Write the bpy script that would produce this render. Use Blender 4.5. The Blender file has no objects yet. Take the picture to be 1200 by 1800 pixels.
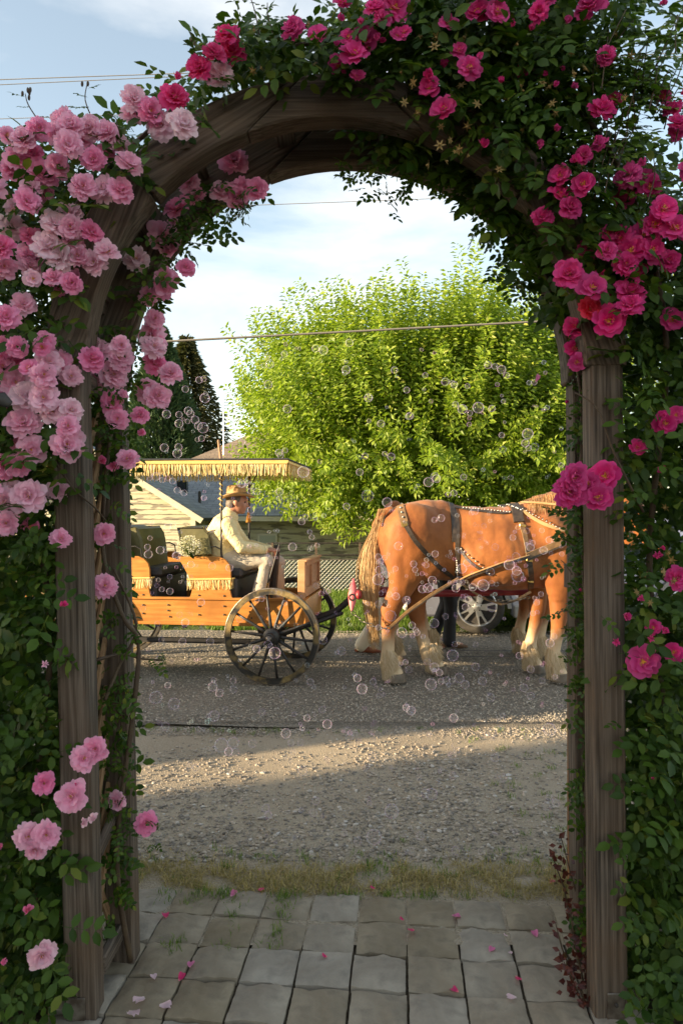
import bpy, bmesh, math, random
import numpy as np
from mathutils import Vector, Matrix, Quaternion, noise as mnoise
from mathutils.bvhtree import BVHTree

random.seed(7)
rng = np.random.default_rng(7)
R = math.radians
C = bpy.context.scene.collection
SC = bpy.context.scene

# ------------------------------------------------------------------ camera
EYE = 1.6            # eye height, m
FP = 1230.0          # focal length in pixels of the 1200 x 1800 photograph
HORIZON = 905.0
cam_d = bpy.data.cameras.new('camera')
cam = bpy.data.objects.new('camera', cam_d)
C.objects.link(cam)
cam.location = (0, 0, EYE)
cam.rotation_euler = (R(90), 0, 0)
cam_d.sensor_fit = 'VERTICAL'
cam_d.sensor_height = 36.0
cam_d.lens = 36.0 * FP / 1800.0
cam_d.shift_y = (HORIZON - 900) / 1800.0
cam_d.clip_start = 0.05
cam_d.clip_end = 3000
cam_d.dof.use_dof = True
cam_d.dof.focus_distance = 6.6
cam_d.dof.aperture_fstop = 10
SC.camera = cam

# ------------------------------------------------------------------ light
SUN_EL = R(11.5)
SUN_SIDE = R(20)      # how far the sunlight turns from running along the road (+X) into the picture (+Y)
hx, hy = math.cos(SUN_SIDE), math.sin(SUN_SIDE)
sun_travel = Vector((hx * math.cos(SUN_EL), hy * math.cos(SUN_EL), -math.sin(SUN_EL)))
sd = bpy.data.lights.new('sun', 'SUN')
sd.energy = 4.6
sd.angle = R(0.5)
sd.color = (1.0, 0.78, 0.50)
sun = bpy.data.objects.new('sun', sd)
C.objects.link(sun)
sun.location = (-20, -10, 12)
sun.rotation_mode = 'QUATERNION'
sun.rotation_quaternion = sun_travel.to_track_quat('-Z', 'Y')

SC.view_settings.view_transform = 'Standard'
SC.view_settings.look = 'None'
SC.view_settings.gamma = 1.0
SC.view_settings.use_curve_mapping = False
SC.view_settings.exposure = 1.74
SC.render.film_transparent = False
SC.cycles.max_bounces = 10
SC.cycles.transparent_max_bounces = 24
SC.cycles.sample_clamp_indirect = 6

world = bpy.data.worlds.new('World')
SC.world = world
world.use_nodes = True
wn, wl_ = world.node_tree.nodes, world.node_tree.links
wn.clear()
def wnode(t, **kw):
    n = wn.new(t)
    for k, v in kw.items():
        setattr(n, k, v)
    return n
w_out = wnode('ShaderNodeOutputWorld')
w_bg = wnode('ShaderNodeBackground')
w_bg.inputs['Strength'].default_value = 0.06
w_sky = wnode('ShaderNodeTexSky', sky_type='NISHITA', sun_disc=False)
w_sky.sun_elevation = SUN_EL
w_sky.sun_rotation = math.atan2(-hx, -hy)
w_sky.altitude = 900
w_sky.air_density = 1.0
w_sky.dust_density = 1.2
w_sky.ozone_density = 1.2
w_co = wnode('ShaderNodeTexCoord')
w_map = wnode('ShaderNodeMapping')
w_map.inputs['Scale'].default_value = (1.0, 1.0, 2.6)
w_map.inputs['Location'].default_value = (0.35, 0.2, 0.05)
w_noi = wnode('ShaderNodeTexNoise')
w_noi.inputs['Scale'].default_value = 1.7
w_noi.inputs['Detail'].default_value = 7
w_noi.inputs['Roughness'].default_value = 0.55
w_noi.inputs['Distortion'].default_value = 0.35
w_ramp = wnode('ShaderNodeValToRGB')
w_ramp.color_ramp.elements[0].position = 0.45
w_ramp.color_ramp.elements[0].color = (0.12, 0.12, 0.12, 1)
w_ramp.color_ramp.elements[1].position = 0.66
w_ramp.color_ramp.elements[1].color = (1, 1, 1, 1)
w_sep = wnode('ShaderNodeSeparateXYZ')
w_hor = wnode('ShaderNodeMapRange')           # thin bright veil low over the horizon
w_hor.inputs['From Min'].default_value = 0.06
w_hor.inputs['From Max'].default_value = 0.36
w_hor.inputs['To Min'].default_value = 0.6
w_hor.inputs['To Max'].default_value = 0.12
w_max = wnode('ShaderNodeMath', operation='MAXIMUM')
w_mul = wnode('ShaderNodeMath', operation='MULTIPLY')
w_mul.inputs[1].default_value = 0.8
w_mix = wnode('ShaderNodeMix', data_type='RGBA')
w_mix.inputs['B'].default_value = (7.3, 7.2, 7.0, 1)
w_gain = wnode('ShaderNodeMix', data_type='RGBA', blend_type='MULTIPLY')
w_gain.inputs['Factor'].default_value = 1.0
w_gain.inputs['B'].default_value = (2.75, 2.36, 1.92, 1)
wl_.new(w_co.outputs['Generated'], w_map.inputs['Vector'])
wl_.new(w_map.outputs['Vector'], w_noi.inputs['Vector'])
wl_.new(w_noi.outputs['Fac'], w_ramp.inputs['Fac'])
wl_.new(w_co.outputs['Generated'], w_sep.inputs[0])
wl_.new(w_sep.outputs['Z'], w_hor.inputs['Value'])
wl_.new(w_ramp.outputs['Color'], w_max.inputs[0])
wl_.new(w_hor.outputs['Result'], w_max.inputs[1])
wl_.new(w_max.outputs[0], w_mul.inputs[0])
wl_.new(w_sky.outputs['Color'], w_gain.inputs['A'])
wl_.new(w_mul.outputs[0], w_mix.inputs['Factor'])
wl_.new(w_gain.outputs['Result'], w_mix.inputs['A'])
wl_.new(w_mix.outputs['Result'], w_bg.inputs['Color'])
wl_.new(w_bg.outputs['Background'], w_out.inputs['Surface'])

# ------------------------------------------------------------------ helpers
def at(px, py, d):
    """A point of the place: bearing read off the photograph, d = its distance along the view axis."""
    return Vector(((px - 600) / FP * d, d, EYE - (py - HORIZON) / FP * d))

def world_m(o):
    m = o.matrix_basis.copy()
    while o.parent:
        o = o.parent
        m = o.matrix_basis @ m
    return m

class MB:
    """Collects shapes, then links them as one mesh object."""
    def __init__(s):
        s.v, s.f, s.n = [], [], 0
    def add(s, v, f):
        v = np.asarray([tuple(p) for p in v] if not isinstance(v, np.ndarray) else v, dtype=float).reshape(-1, 3)
        n = s.n
        s.v.append(v)
        s.f.extend([tuple(i + n for i in q) for q in f])
        s.n += len(v)
        return s
    def box(s, c, size, rot=None):
        a, b, d = [q / 2 for q in size]
        v = [Vector((x, y, z)) for x in (-a, a) for y in (-b, b) for z in (-d, d)]
        if rot is not None:
            v = [rot @ p for p in v]
        c = Vector(c)
        return s.add([p + c for p in v], [(0, 1, 3, 2), (4, 6, 7, 5), (0, 4, 5, 1), (2, 3, 7, 6), (0, 2, 6, 4), (1, 5, 7, 3)])
    def tube(s, pts, rad, seg=12, ref=(0, 0, 1), cap=True):
        pts = [Vector(p) for p in pts]
        k = len(pts)
        if not isinstance(rad, (list, tuple)):
            rad = [rad] * k
        rad = [(r, r) if not isinstance(r, (list, tuple)) else r for r in rad]
        if cap:
            d0 = (pts[0] - pts[1]).normalized(); d1 = (pts[-1] - pts[-2]).normalized()
            r0, r1 = min(rad[0]), min(rad[-1])
            pre, prer, post, postr = [], [], [], []
            for a in (88, 60, 30):
                q = R(a)
                pre.append(pts[0] + d0 * r0 * math.sin(q)); prer.append(tuple(x * math.cos(q) for x in rad[0]))
            for a in (30, 60, 88):
                q = R(a)
                post.append(pts[-1] + d1 * r1 * math.sin(q)); postr.append(tuple(x * math.cos(q) for x in rad[-1]))
            pts = pre + pts + post; rad = prer + rad + postr; k = len(pts)
        ref = Vector(ref)
        V, F = [], []
        for i in range(k):
            t = (pts[min(i + 1, k - 1)] - pts[max(i - 1, 0)])
            t = t.normalized() if t.length > 1e-9 else Vector((0, 0, 1))
            n2 = ref - t * ref.dot(t)
            if n2.length < 1e-3:
                n2 = Vector((1, 0, 0)) - t * t.x
                if n2.length < 1e-3:
                    n2 = Vector((0, 1, 0))
            n2.normalize()
            n1 = t.cross(n2)
            for j in range(seg):
                a = 2 * math.pi * j / seg
                V.append(pts[i] + n1 * (rad[i][0] * math.cos(a)) + n2 * (rad[i][1] * math.sin(a)))
        for i in range(k - 1):
            for j in range(seg):
                j2 = (j + 1) % seg
                F.append((i * seg + j, i * seg + j2, (i + 1) * seg + j2, (i + 1) * seg + j))
        F.append(tuple(range(seg - 1, -1, -1)))
        F.append(tuple((k - 1) * seg + j for j in range(seg)))
        return s.add(V, F)
    def ball(s, c, r, seg=12, rings=8, rot=None):
        r = (r, r, r) if not isinstance(r, (tuple, list)) else r
        c = Vector(c)
        V = []
        for i in range(rings + 1):
            th = math.pi * i / rings
            for j in range(seg):
                ph = 2 * math.pi * j / seg
                p = Vector((r[0] * math.sin(th) * math.cos(ph), r[1] * math.sin(th) * math.sin(ph), r[2] * math.cos(th)))
                V.append((rot @ p if rot is not None else p) + c)
        F = []
        for i in range(rings):
            for j in range(seg):
                j2 = (j + 1) % seg
                if i == 0:
                    F.append((j, seg + j, seg + j2)) if rings > 1 else None
                elif i == rings - 1:
                    F.append((i * seg + j, (i + 1) * seg + j, i * seg + j2))
                else:
                    F.append((i * seg + j, (i + 1) * seg + j, (i + 1) * seg + j2, i * seg + j2))
        return s.add(V, F)
    def prism(s, poly, y0, y1, tf=None):
        """poly in (x, z), extruded from y0 to y1."""
        n = len(poly)
        V = [Vector((p[0], y0, p[1])) for p in poly] + [Vector((p[0], y1, p[1])) for p in poly]
        if tf is not None:
            V = [tf @ p for p in V]
        F = [tuple(range(n)), tuple(range(2 * n - 1, n - 1, -1))]
        F += [(i, i + n, (i + 1) % n + n, (i + 1) % n) for i in range(n)]
        return s.add(V, F)
    def lathe(s, prof, seg=32, tf=None, closed=True):
        """prof: (radius, axial) revolved about Y."""
        n = len(prof)
        V, F = [], []
        for j in range(seg):
            a = 2 * math.pi * j / seg
            for r, y in prof:
                V.append(Vector((r * math.cos(a), y, r * math.sin(a))))
        if tf is not None:
            V = [tf @ p for p in V]
        m = n if closed else n - 1
        for j in range(seg):
            j2 = (j + 1) % seg
            for i in range(m):
                i2 = (i + 1) % n
                F.append((j * n + i, j2 * n + i, j2 * n + i2, j * n + i2))
        return s.add(V, F)
    def mesh(s, name, m=None, smooth=False, angle=None):
        me = bpy.data.meshes.new(name)
        V = np.concatenate(s.v) if s.v else np.zeros((0, 3))
        me.from_pydata(V.tolist(), [], s.f)
        me.validate()
        bm = bmesh.new(); bm.from_mesh(me)
        bmesh.ops.recalc_face_normals(bm, faces=bm.faces)
        bm.to_mesh(me); bm.free()
        if m is not None:
            me.materials.append(m)
        if smooth:
            me.polygons.foreach_set('use_smooth', [True] * len(me.polygons))
            if angle:
                try: me.set_sharp_from_angle(angle=R(angle))
                except Exception: pass
        return me
    def build(s, name, m, parent=None, smooth=False, angle=None, bevel=0, local=False):
        if parent is not None and not local:
            inv = world_m(parent).inverted()
            s.v = [np.array([tuple(inv @ Vector(p)) for p in np.concatenate(s.v)])]
        me = s.mesh(name, m, smooth, angle)
        if bevel:
            bm = bmesh.new(); bm.from_mesh(me)
            es = [e for e in bm.edges if len(e.link_faces) == 2 and e.calc_face_angle(0) > 0.6]
            bmesh.ops.bevel(bm, geom=es, offset=bevel, segments=1, affect='EDGES', profile=0.5, clamp_overlap=True)
            bm.to_mesh(me); bm.free()
        return link(name, me, parent)

def link(name, me, parent=None, M=None):
    o = bpy.data.objects.new(name, me)
    C.objects.link(o)
    if parent is not None:
        o.parent = parent
    if M is not None:
        o.matrix_basis = M
    return o

def soup(name, V, F, m, parent=None, smooth=False):
    """Fast mesh of equal-sized faces from numpy arrays (world coordinates)."""
    V = np.asarray(V, dtype=np.float64); F = np.asarray(F, dtype=np.int32)
    if parent is not None:
        inv = np.array(world_m(parent).inverted())
        V = V @ inv[:3, :3].T + inv[:3, 3]
    me = bpy.data.meshes.new(name)
    k = F.shape[1]
    me.vertices.add(len(V)); me.vertices.foreach_set('co', V.astype(np.float32).ravel())
    me.loops.add(F.size); me.loops.foreach_set('vertex_index', F.ravel())
    me.polygons.add(len(F)); me.polygons.foreach_set('loop_start', np.arange(0, F.size, k, dtype=np.int32))
    me.polygons.foreach_set('use_smooth', np.full(len(F), smooth))
    me.update(calc_edges=True)
    me.materials.append(m)
    return link(name, me, parent)

def thing(name, label, cat, loc=(0, 0, 0), rotz=0, group=None):
    o = bpy.data.objects.new(name, None)
    o.empty_display_size = 0.1
    C.objects.link(o)
    o.location = loc; o.rotation_euler = (0, 0, rotz)
    return tag(o, label, cat, group)

def tag(o, label, cat, group=None, kind=None):
    o['label'] = label; o['category'] = cat
    if group: o['group'] = group
    if kind: o['kind'] = kind
    return o

def structure(o):
    o['kind'] = 'structure'
    return o

def stuff(o):
    o['kind'] = 'stuff'
    return o

def union(mb, voxel, smooth=4, name='body', m=None):
    """One continuous skin over overlapping closed volumes."""
    me = mb.mesh('tmp')
    o = bpy.data.objects.new('tmp', me); C.objects.link(o)
    r = o.modifiers.new('r', 'REMESH'); r.mode = 'VOXEL'; r.voxel_size = voxel; r.use_smooth_shade = True
    if smooth:
        q = o.modifiers.new('s', 'SMOOTH'); q.factor = 0.5; q.iterations = smooth
    dg = bpy.context.evaluated_depsgraph_get()
    out = bpy.data.meshes.new_from_object(o.evaluated_get(dg))
    bpy.data.objects.remove(o); bpy.data.meshes.remove(me)
    out.name = name
    out.materials.clear()
    if m is not None: out.materials.append(m)
    out.polygons.foreach_set('use_smooth', [True] * len(out.polygons))
    return out

def to_parent(me, parent):
    me.transform(world_m(parent).inverted())
    return me

# ------------------------------------------------------------------ materials
def newmat(name):
    m = bpy.data.materials.new(name); m.use_nodes = True
    nt = m.node_tree
    return m, nt.nodes, nt.links, nt.nodes['Principled BSDF']

def setin(b, **kw):
    for k, v in kw.items():
        k = k.replace('_', ' ')
        if k in b.inputs:
            b.inputs[k].default_value = v

def rgba(c): return (c[0], c[1], c[2], 1)

def coat(name, c1, c2=None, scale=8, rough=0.6, bump=0.0, bscale=None, detail=5, stretch=(1, 1, 1), spec=0.5,
         metal=0.0, lo=0.35, hi=0.65, c3=None, c3scale=3, c3lo=0.55, c3hi=0.7, transl=0.0, sheen=0.0, coords='Object', bdist=0.01):
    """Two-tone noisy coating with fine relief; c3 = larger patches over it."""
    m, N, L, b = newmat(name)
    setin(b, Base_Color=rgba(c1), Roughness=rough, Metallic=metal, Specular_IOR_Level=spec, Sheen_Weight=sheen)
    tc = N.new('ShaderNodeTexCoord'); mp = N.new('ShaderNodeMapping')
    mp.inputs['Scale'].default_value = stretch
    L.new(tc.outputs[coords], mp.inputs['Vector'])
    if c2 is not None:
        nz = N.new('ShaderNodeTexNoise'); nz.inputs['Scale'].default_value = scale; nz.inputs['Detail'].default_value = detail
        L.new(mp.outputs['Vector'], nz.inputs['Vector'])
        mr = N.new('ShaderNodeMapRange'); mr.inputs['From Min'].default_value = lo; mr.inputs['From Max'].default_value = hi
        L.new(nz.outputs['Fac'], mr.inputs['Value'])
        mx = N.new('ShaderNodeMix'); mx.data_type = 'RGBA'
        mx.inputs['A'].default_value = rgba(c1); mx.inputs['B'].default_value = rgba(c2)
        L.new(mr.outputs['Result'], mx.inputs['Factor'])
        res = mx.outputs['Result']
        if c3 is not None:
            n3 = N.new('ShaderNodeTexNoise'); n3.inputs['Scale'].default_value = c3scale; n3.inputs['Detail'].default_value = 6
            L.new(mp.outputs['Vector'], n3.inputs['Vector'])
            m3 = N.new('ShaderNodeMapRange'); m3.inputs['From Min'].default_value = c3lo; m3.inputs['From Max'].default_value = c3hi
            L.new(n3.outputs['Fac'], m3.inputs['Value'])
            x3 = N.new('ShaderNodeMix'); x3.data_type = 'RGBA'
            L.new(res, x3.inputs['A']); x3.inputs['B'].default_value = rgba(c3)
            L.new(m3.outputs['Result'], x3.inputs['Factor'])
            res = x3.outputs['Result']
        L.new(res, b.inputs['Base Color'])
    if bump:
        nb = N.new('ShaderNodeTexNoise'); nb.inputs['Scale'].default_value = bscale or scale * 4; nb.inputs['Detail'].default_value = 4
        L.new(mp.outputs['Vector'], nb.inputs['Vector'])
        bp = N.new('ShaderNodeBump'); bp.inputs['Strength'].default_value = bump; bp.inputs['Distance'].default_value = bdist
        L.new(nb.outputs['Fac'], bp.inputs['Height']); L.new(bp.outputs['Normal'], b.inputs['Normal'])
    return m

def leafmat(name, ca, cb, cc=None, rough=0.45, transl=0.35, tint=1.6, spec=0.4):
    """Leaf: colour varies from leaf to leaf, some light comes through."""
    m, N, L, b = newmat(name)
    setin(b, Roughness=rough, Specular_IOR_Level=spec)
    g = N.new('ShaderNodeNewGeometry')
    cr = N.new('ShaderNodeValToRGB')
    cr.color_ramp.elements[0].color = rgba(ca); cr.color_ramp.elements[1].color = rgba(cb)
    if cc is not None:
        e = cr.color_ramp.elements.new(0.9); e.color = rgba(cb)
        cr.color_ramp.elements[2].color = rgba(cc)
    L.new(g.outputs['Random Per Island'], cr.inputs['Fac'])
    L.new(cr.outputs['Color'], b.inputs['Base Color'])
    tr = N.new('ShaderNodeBsdfTranslucent')
    gm = N.new('ShaderNodeMix'); gm.data_type = 'RGBA'; gm.blend_type = 'MULTIPLY'; gm.inputs['Factor'].default_value = 1
    gm.inputs['B'].default_value = (tint, tint * 1.05, tint * 0.5, 1)
    L.new(cr.outputs['Color'], gm.inputs['A']); L.new(gm.outputs['Result'], tr.inputs['Color'])
    ms = N.new('ShaderNodeMixShader'); ms.inputs[0].default_value = transl
    L.new(b.outputs[0], ms.inputs[1]); L.new(tr.outputs[0], ms.inputs[2])
    L.new(ms.outputs[0], N['Material Output'].inputs['Surface'])
    return m

def woodmat(name, c1, c2, c3, grain=48, rough=0.8, bump=0.9):
    """Grain runs along the piece's own X axis."""
    m, N, L, b = newmat(name)
    setin(b, Roughness=rough, Specular_IOR_Level=0.25)
    tc = N.new('ShaderNodeTexCoord'); mp = N.new('ShaderNodeMapping')
    mp.inputs['Scale'].default_value = (1.3, grain, grain)
    oi = N.new('ShaderNodeObjectInfo')
    ad = N.new('ShaderNodeVectorMath'); ad.operation = 'ADD'
    sc = N.new('ShaderNodeVectorMath'); sc.operation = 'SCALE'; sc.inputs['Scale'].default_value = 17
    cmb = N.new('ShaderNodeCombineXYZ')
    for i in range(3): L.new(oi.outputs['Random'], cmb.inputs[i])
    L.new(cmb.outputs[0], sc.inputs[0])
    L.new(tc.outputs['Object'], mp.inputs['Vector']); L.new(mp.outputs[0], ad.inputs[0]); L.new(sc.outputs[0], ad.inputs[1])
    n1 = N.new('ShaderNodeTexNoise'); n1.inputs['Scale'].default_value = 2.2; n1.inputs['Detail'].default_value = 8; n1.inputs['Distortion'].default_value = 0.25
    L.new(ad.outputs[0], n1.inputs['Vector'])
    n2 = N.new('ShaderNodeTexNoise'); n2.inputs['Scale'].default_value = 3; n2.inputs['Detail'].default_value = 4
    L.new(tc.outputs['Object'], n2.inputs['Vector'])
    cr = N.new('ShaderNodeValToRGB')
    cr.color_ramp.elements[0].position = 0.36; cr.color_ramp.elements[0].color = rgba(c1)
    cr.color_ramp.elements[1].position = 0.62; cr.color_ramp.elements[1].color = rgba(c2)
    L.new(n1.outputs['Fac'], cr.inputs['Fac'])
    mr = N.new('ShaderNodeMapRange'); mr.inputs['From Min'].default_value = 0.42; mr.inputs['From Max'].default_value = 0.7; mr.inputs['To Max'].default_value = 0.8
    L.new(n2.outputs['Fac'], mr.inputs['Value'])
    mx = N.new('ShaderNodeMix'); mx.data_type = 'RGBA'; mx.inputs['B'].default_value = rgba(c3)
    L.new(mr.outputs['Result'], mx.inputs['Factor']); L.new(cr.outputs['Color'], mx.inputs['A'])
    L.new(mx.outputs['Result'], b.inputs['Base Color'])
    bp = N.new('ShaderNodeBump'); bp.inputs['Strength'].default_value = bump; bp.inputs['Distance'].default_value = 0.004
    L.new(n1.outputs['Fac'], bp.inputs['Height']); L.new(bp.outputs['Normal'], b.inputs['Normal'])
    return m

MT = {}
MT['arbor'] = woodmat('weathered_wood', (0.046, 0.036, 0.028), (0.175, 0.14, 0.11), (0.11, 0.07, 0.043))
MT['lattice'] = woodmat('lattice_wood', (0.24, 0.14, 0.07), (0.42, 0.26, 0.14), (0.18, 0.11, 0.07))
MT['red_wood'] = woodmat('red_wood', (0.10, 0.035, 0.02), (0.17, 0.06, 0.035), (0.07, 0.03, 0.02))
MT['post_wood'] = woodmat('post_wood', (0.16, 0.075, 0.03), (0.30, 0.15, 0.06), (0.12, 0.06, 0.03))
MT['wagon_wood'] = woodmat('varnished_wood', (0.40, 0.165, 0.036), (0.56, 0.25, 0.062), (0.30, 0.12, 0.03), grain=16, rough=0.38, bump=0.08)
MT['crate_wood'] = woodmat('pale_wood', (0.46, 0.24, 0.11), (0.58, 0.33, 0.17), (0.40, 0.2, 0.09), grain=14, rough=0.5, bump=0.12)
MT['black'] = coat('black_iron', (0.018, 0.017, 0.016), (0.035, 0.03, 0.026), scale=30, rough=0.5, bump=0.1)
MT['rim'] = coat('worn_rim_paint', (0.02, 0.018, 0.015), (0.30, 0.21, 0.075), scale=7, rough=0.6, bump=0.3, lo=0.46, hi=0.66, detail=8)
MT['steel'] = coat('worn_steel', (0.32, 0.29, 0.25), (0.14, 0.11, 0.09), scale=25, rough=0.42, metal=0.85, bump=0.1)
MT['brass'] = coat('brass', (0.62, 0.42, 0.14), (0.45, 0.3, 0.1), scale=20, rough=0.3, metal=0.9)
MT['gold_cloth'] = coat('gold_cloth', (0.70, 0.50, 0.17), (0.60, 0.40, 0.12), scale=14, rough=0.85, bump=0.2)
MT['fringe'] = leafmat('gold_fringe', (0.68, 0.49, 0.19), (0.90, 0.76, 0.44), rough=0.8, transl=0.25, tint=1.0, spec=0.2)
MT['olive'] = coat('olive_leather', (0.09, 0.085, 0.032), (0.14, 0.125, 0.05), scale=6, rough=0.45, bump=0.15)
MT['dark_cushion'] = coat('dark_cushion', (0.022, 0.02, 0.022), (0.04, 0.036, 0.036), scale=9, rough=0.6, bump=0.2)
MT['red_paint'] = coat('dark_red_paint', (0.22, 0.012, 0.018), (0.30, 0.03, 0.035), scale=9, rough=0.45, bump=0.1)
MT['pink_paint'] = coat('faded_red_paint', (0.62, 0.10, 0.12), (0.70, 0.2, 0.2), scale=10, rough=0.5)
# ================================================================== THE SETTING
def sheet(name, x0, x1, y0, y1, nx, ny, zf, m, edge=None):
    xs = np.linspace(x0, x1, nx + 1); ys = np.linspace(y0, y1, ny + 1)
    V, F = [], []
    for j in range(ny + 1):
        for i in range(nx + 1):
            x, y = xs[i], ys[j]
            if edge: x, y = edge(x, y, i, j)
            V.append((x, y, zf(x, y)))
    for j in range(ny):
        for i in range(nx):
            a = j * (nx + 1) + i
            F.append((a, a + 1, a + nx + 2, a + nx + 1))
    return structure(soup(name, V, F, m, smooth=True))

def ground_mat(name, c1, c2, c3, big, fine, bump, bdist, rough=0.95, chips=None):
    m, N, L, b = newmat(name)
    setin(b, Roughness=rough, Specular_IOR_Level=0.2)
    tc = N.new('ShaderNodeTexCoord')
    n1 = N.new('ShaderNodeTexNoise'); n1.inputs['Scale'].default_value = big; n1.inputs['Detail'].default_value = 6
    n2 = N.new('ShaderNodeTexNoise'); n2.inputs['Scale'].default_value = fine; n2.inputs['Detail'].default_value = 6; n2.inputs['Roughness'].default_value = 0.7
    vo = N.new('ShaderNodeTexVoronoi'); vo.inputs['Scale'].default_value = chips or fine
    for n in (n1, n2, vo): L.new(tc.outputs['Object'], n.inputs['Vector'])
    mx = N.new('ShaderNodeMix'); mx.data_type = 'RGBA'; mx.inputs['A'].default_value = rgba(c1); mx.inputs['B'].default_value = rgba(c2)
    mr = N.new('ShaderNodeMapRange'); mr.inputs['From Min'].default_value = 0.38; mr.inputs['From Max'].default_value = 0.62
    L.new(n1.outputs['Fac'], mr.inputs['Value']); L.new(mr.outputs['Result'], mx.inputs['Factor'])
    m2 = N.new('ShaderNodeMix'); m2.data_type = 'RGBA'; m2.inputs['B'].default_value = rgba(c3)
    sp = N.new('ShaderNodeSeparateColor'); L.new(vo.outputs['Color'], sp.inputs[0])
    r2 = N.new('ShaderNodeMapRange'); r2.inputs['From Min'].default_value = 0.3; r2.inputs['From Max'].default_value = 1.0; r2.inputs['To Max'].default_value = 0.8
    L.new(sp.outputs[0], r2.inputs['Value']); L.new(r2.outputs['Result'], m2.inputs['Factor']); L.new(mx.outputs['Result'], m2.inputs['A'])
    L.new(m2.outputs['Result'], b.inputs['Base Color'])
    ad = N.new('ShaderNodeMath'); ad.operation = 'ADD'
    L.new(n2.outputs['Fac'], ad.inputs[0]); L.new(vo.outputs['Distance'], ad.inputs[1])
    bp = N.new('ShaderNodeBump'); bp.inputs['Strength'].default_value = bump; bp.inputs['Distance'].default_value = bdist
    L.new(ad.outputs[0], bp.inputs['Height']); L.new(bp.outputs['Normal'], b.inputs['Normal'])
    return m

def nz(x, y, s=1.0, z=0.0): return mnoise.noise((x * s, y * s, z))

MT['soil'] = ground_mat('dry_soil', (0.41, 0.34, 0.245), (0.345, 0.28, 0.20), (0.48, 0.41, 0.31), 1.2, 60, 0.7, 0.02, chips=160)
MT['dark_soil'] = ground_mat('dark_soil', (0.05, 0.035, 0.024), (0.07, 0.05, 0.032), (0.09, 0.065, 0.045), 3, 40, 0.8, 0.02)
MT['asphalt'] = ground_mat('chip_seal', (0.205, 0.18, 0.145), (0.25, 0.22, 0.175), (0.42, 0.37, 0.295), 0.5, 130, 1.0, 0.016, chips=85)
MT['far_grass'] = ground_mat('lawn_soil', (0.07, 0.10, 0.022), (0.10, 0.13, 0.03), (0.05, 0.075, 0.02), 0.8, 40, 0.8, 0.03)
MT['stone'] = coat('paver_stone', (0.215, 0.18, 0.132), (0.335, 0.29, 0.22), scale=7, rough=0.88, bump=0.9, bscale=16, c3=(0.13, 0.11, 0.085), c3scale=13, c3lo=0.5, c3hi=0.8, spec=0.25, bdist=0.012, coords='Object')

def vary(m, amount=.35, warm=.08):
    """Tone differs from piece to piece."""
    N, L = m.node_tree.nodes, m.node_tree.links; b = N['Principled BSDF']
    src = b.inputs['Base Color'].links[0].from_socket
    oi = N.new('ShaderNodeObjectInfo'); hs = N.new('ShaderNodeHueSaturation')
    r1 = N.new('ShaderNodeMapRange'); r1.inputs['To Min'].default_value = 1 - amount; r1.inputs['To Max'].default_value = 1 + amount
    L.new(oi.outputs['Random'], r1.inputs['Value']); L.new(r1.outputs['Result'], hs.inputs['Value'])
    r2 = N.new('ShaderNodeMapRange'); r2.inputs['To Min'].default_value = 1.3; r2.inputs['To Max'].default_value = .75
    L.new(oi.outputs['Random'], r2.inputs['Value']); L.new(r2.outputs['Result'], hs.inputs['Saturation'])
    L.new(src, hs.inputs['Color']); L.new(hs.outputs['Color'], b.inputs['Base Color'])
vary(MT['stone'], .15)
def soil_z(x, y):
    if y > 14.2: return -min(0.7, (y - 14.2) * 0.35)
    return 0.012 * nz(x, y, 0.9) if 3.3 < y < 5.1 and abs(x) < 5 else -0.012 if y < 3.0 else 0.0
# big land out to the horizon (fine near by, coarse far off)
structure(soup('ground', [(-900, -60, -0.75), (900, -60, -0.75), (900, 1500, -0.75), (-900, 1500, -0.75)], [(0, 1, 2, 3)], MT['far_grass']))
sheet('gravel_shoulder', -26, 26, 2.6, 5.35, 300, 40, lambda x, y: 0.0 + 0.014 * nz(x, y, 1.1) + 0.004 * nz(x, y, 7), MT['soil'])
sheet('garden_soil', -26, 26, -20, 2.6, 40, 20, lambda x, y: -0.03 + 0.008 * nz(x, y, 2), MT['dark_soil'])
def road_edge(x, y, i, j):
    if j == 0: y += 0.09 * nz(x, 3, 1.1) + 0.05 * nz(x, 9, 4) + 0.02 * nz(x, 2, 15)
    if j == 1: y += 0.04 * nz(x, 7, 2)
    return x, y
sheet('road', -40, 40, 5.22, 9.5, 400, 30, lambda x, y: (0.012 + 0.010 * max(-1, min(1, -x * 1.5 - .3)) + 0.006 * nz(x, 1, 3)) + 0.016 * min(1, max(0, (y - 5.25) * 4)), MT['asphalt'], road_edge)
sheet('verge', -40, 40, 9.3, 14.3, 60, 20, lambda x, y: 0.03 if y < 9.7 else 0.06, MT['far_grass'])
sheet('yard', -60, 60, 14.3, 60, 40, 30, lambda x, y: 0.06 - min(0.7, (y - 14.3) * 0.35), MT['far_grass'])
MT['road_line'] = coat('dark_line', (0.045, 0.042, 0.04), (0.07, 0.065, 0.06), scale=20, rough=0.7)
for y0 in (7.66, 8.0):  # two thin dark lines laid along the road
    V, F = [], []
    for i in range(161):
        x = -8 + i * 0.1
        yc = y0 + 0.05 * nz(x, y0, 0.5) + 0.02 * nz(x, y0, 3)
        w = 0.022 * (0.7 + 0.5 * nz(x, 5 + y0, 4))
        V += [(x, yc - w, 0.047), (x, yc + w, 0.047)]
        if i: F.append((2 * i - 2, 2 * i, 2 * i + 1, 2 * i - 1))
    structure(soup('dark_road_line', V, F, MT['road_line']))

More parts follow.
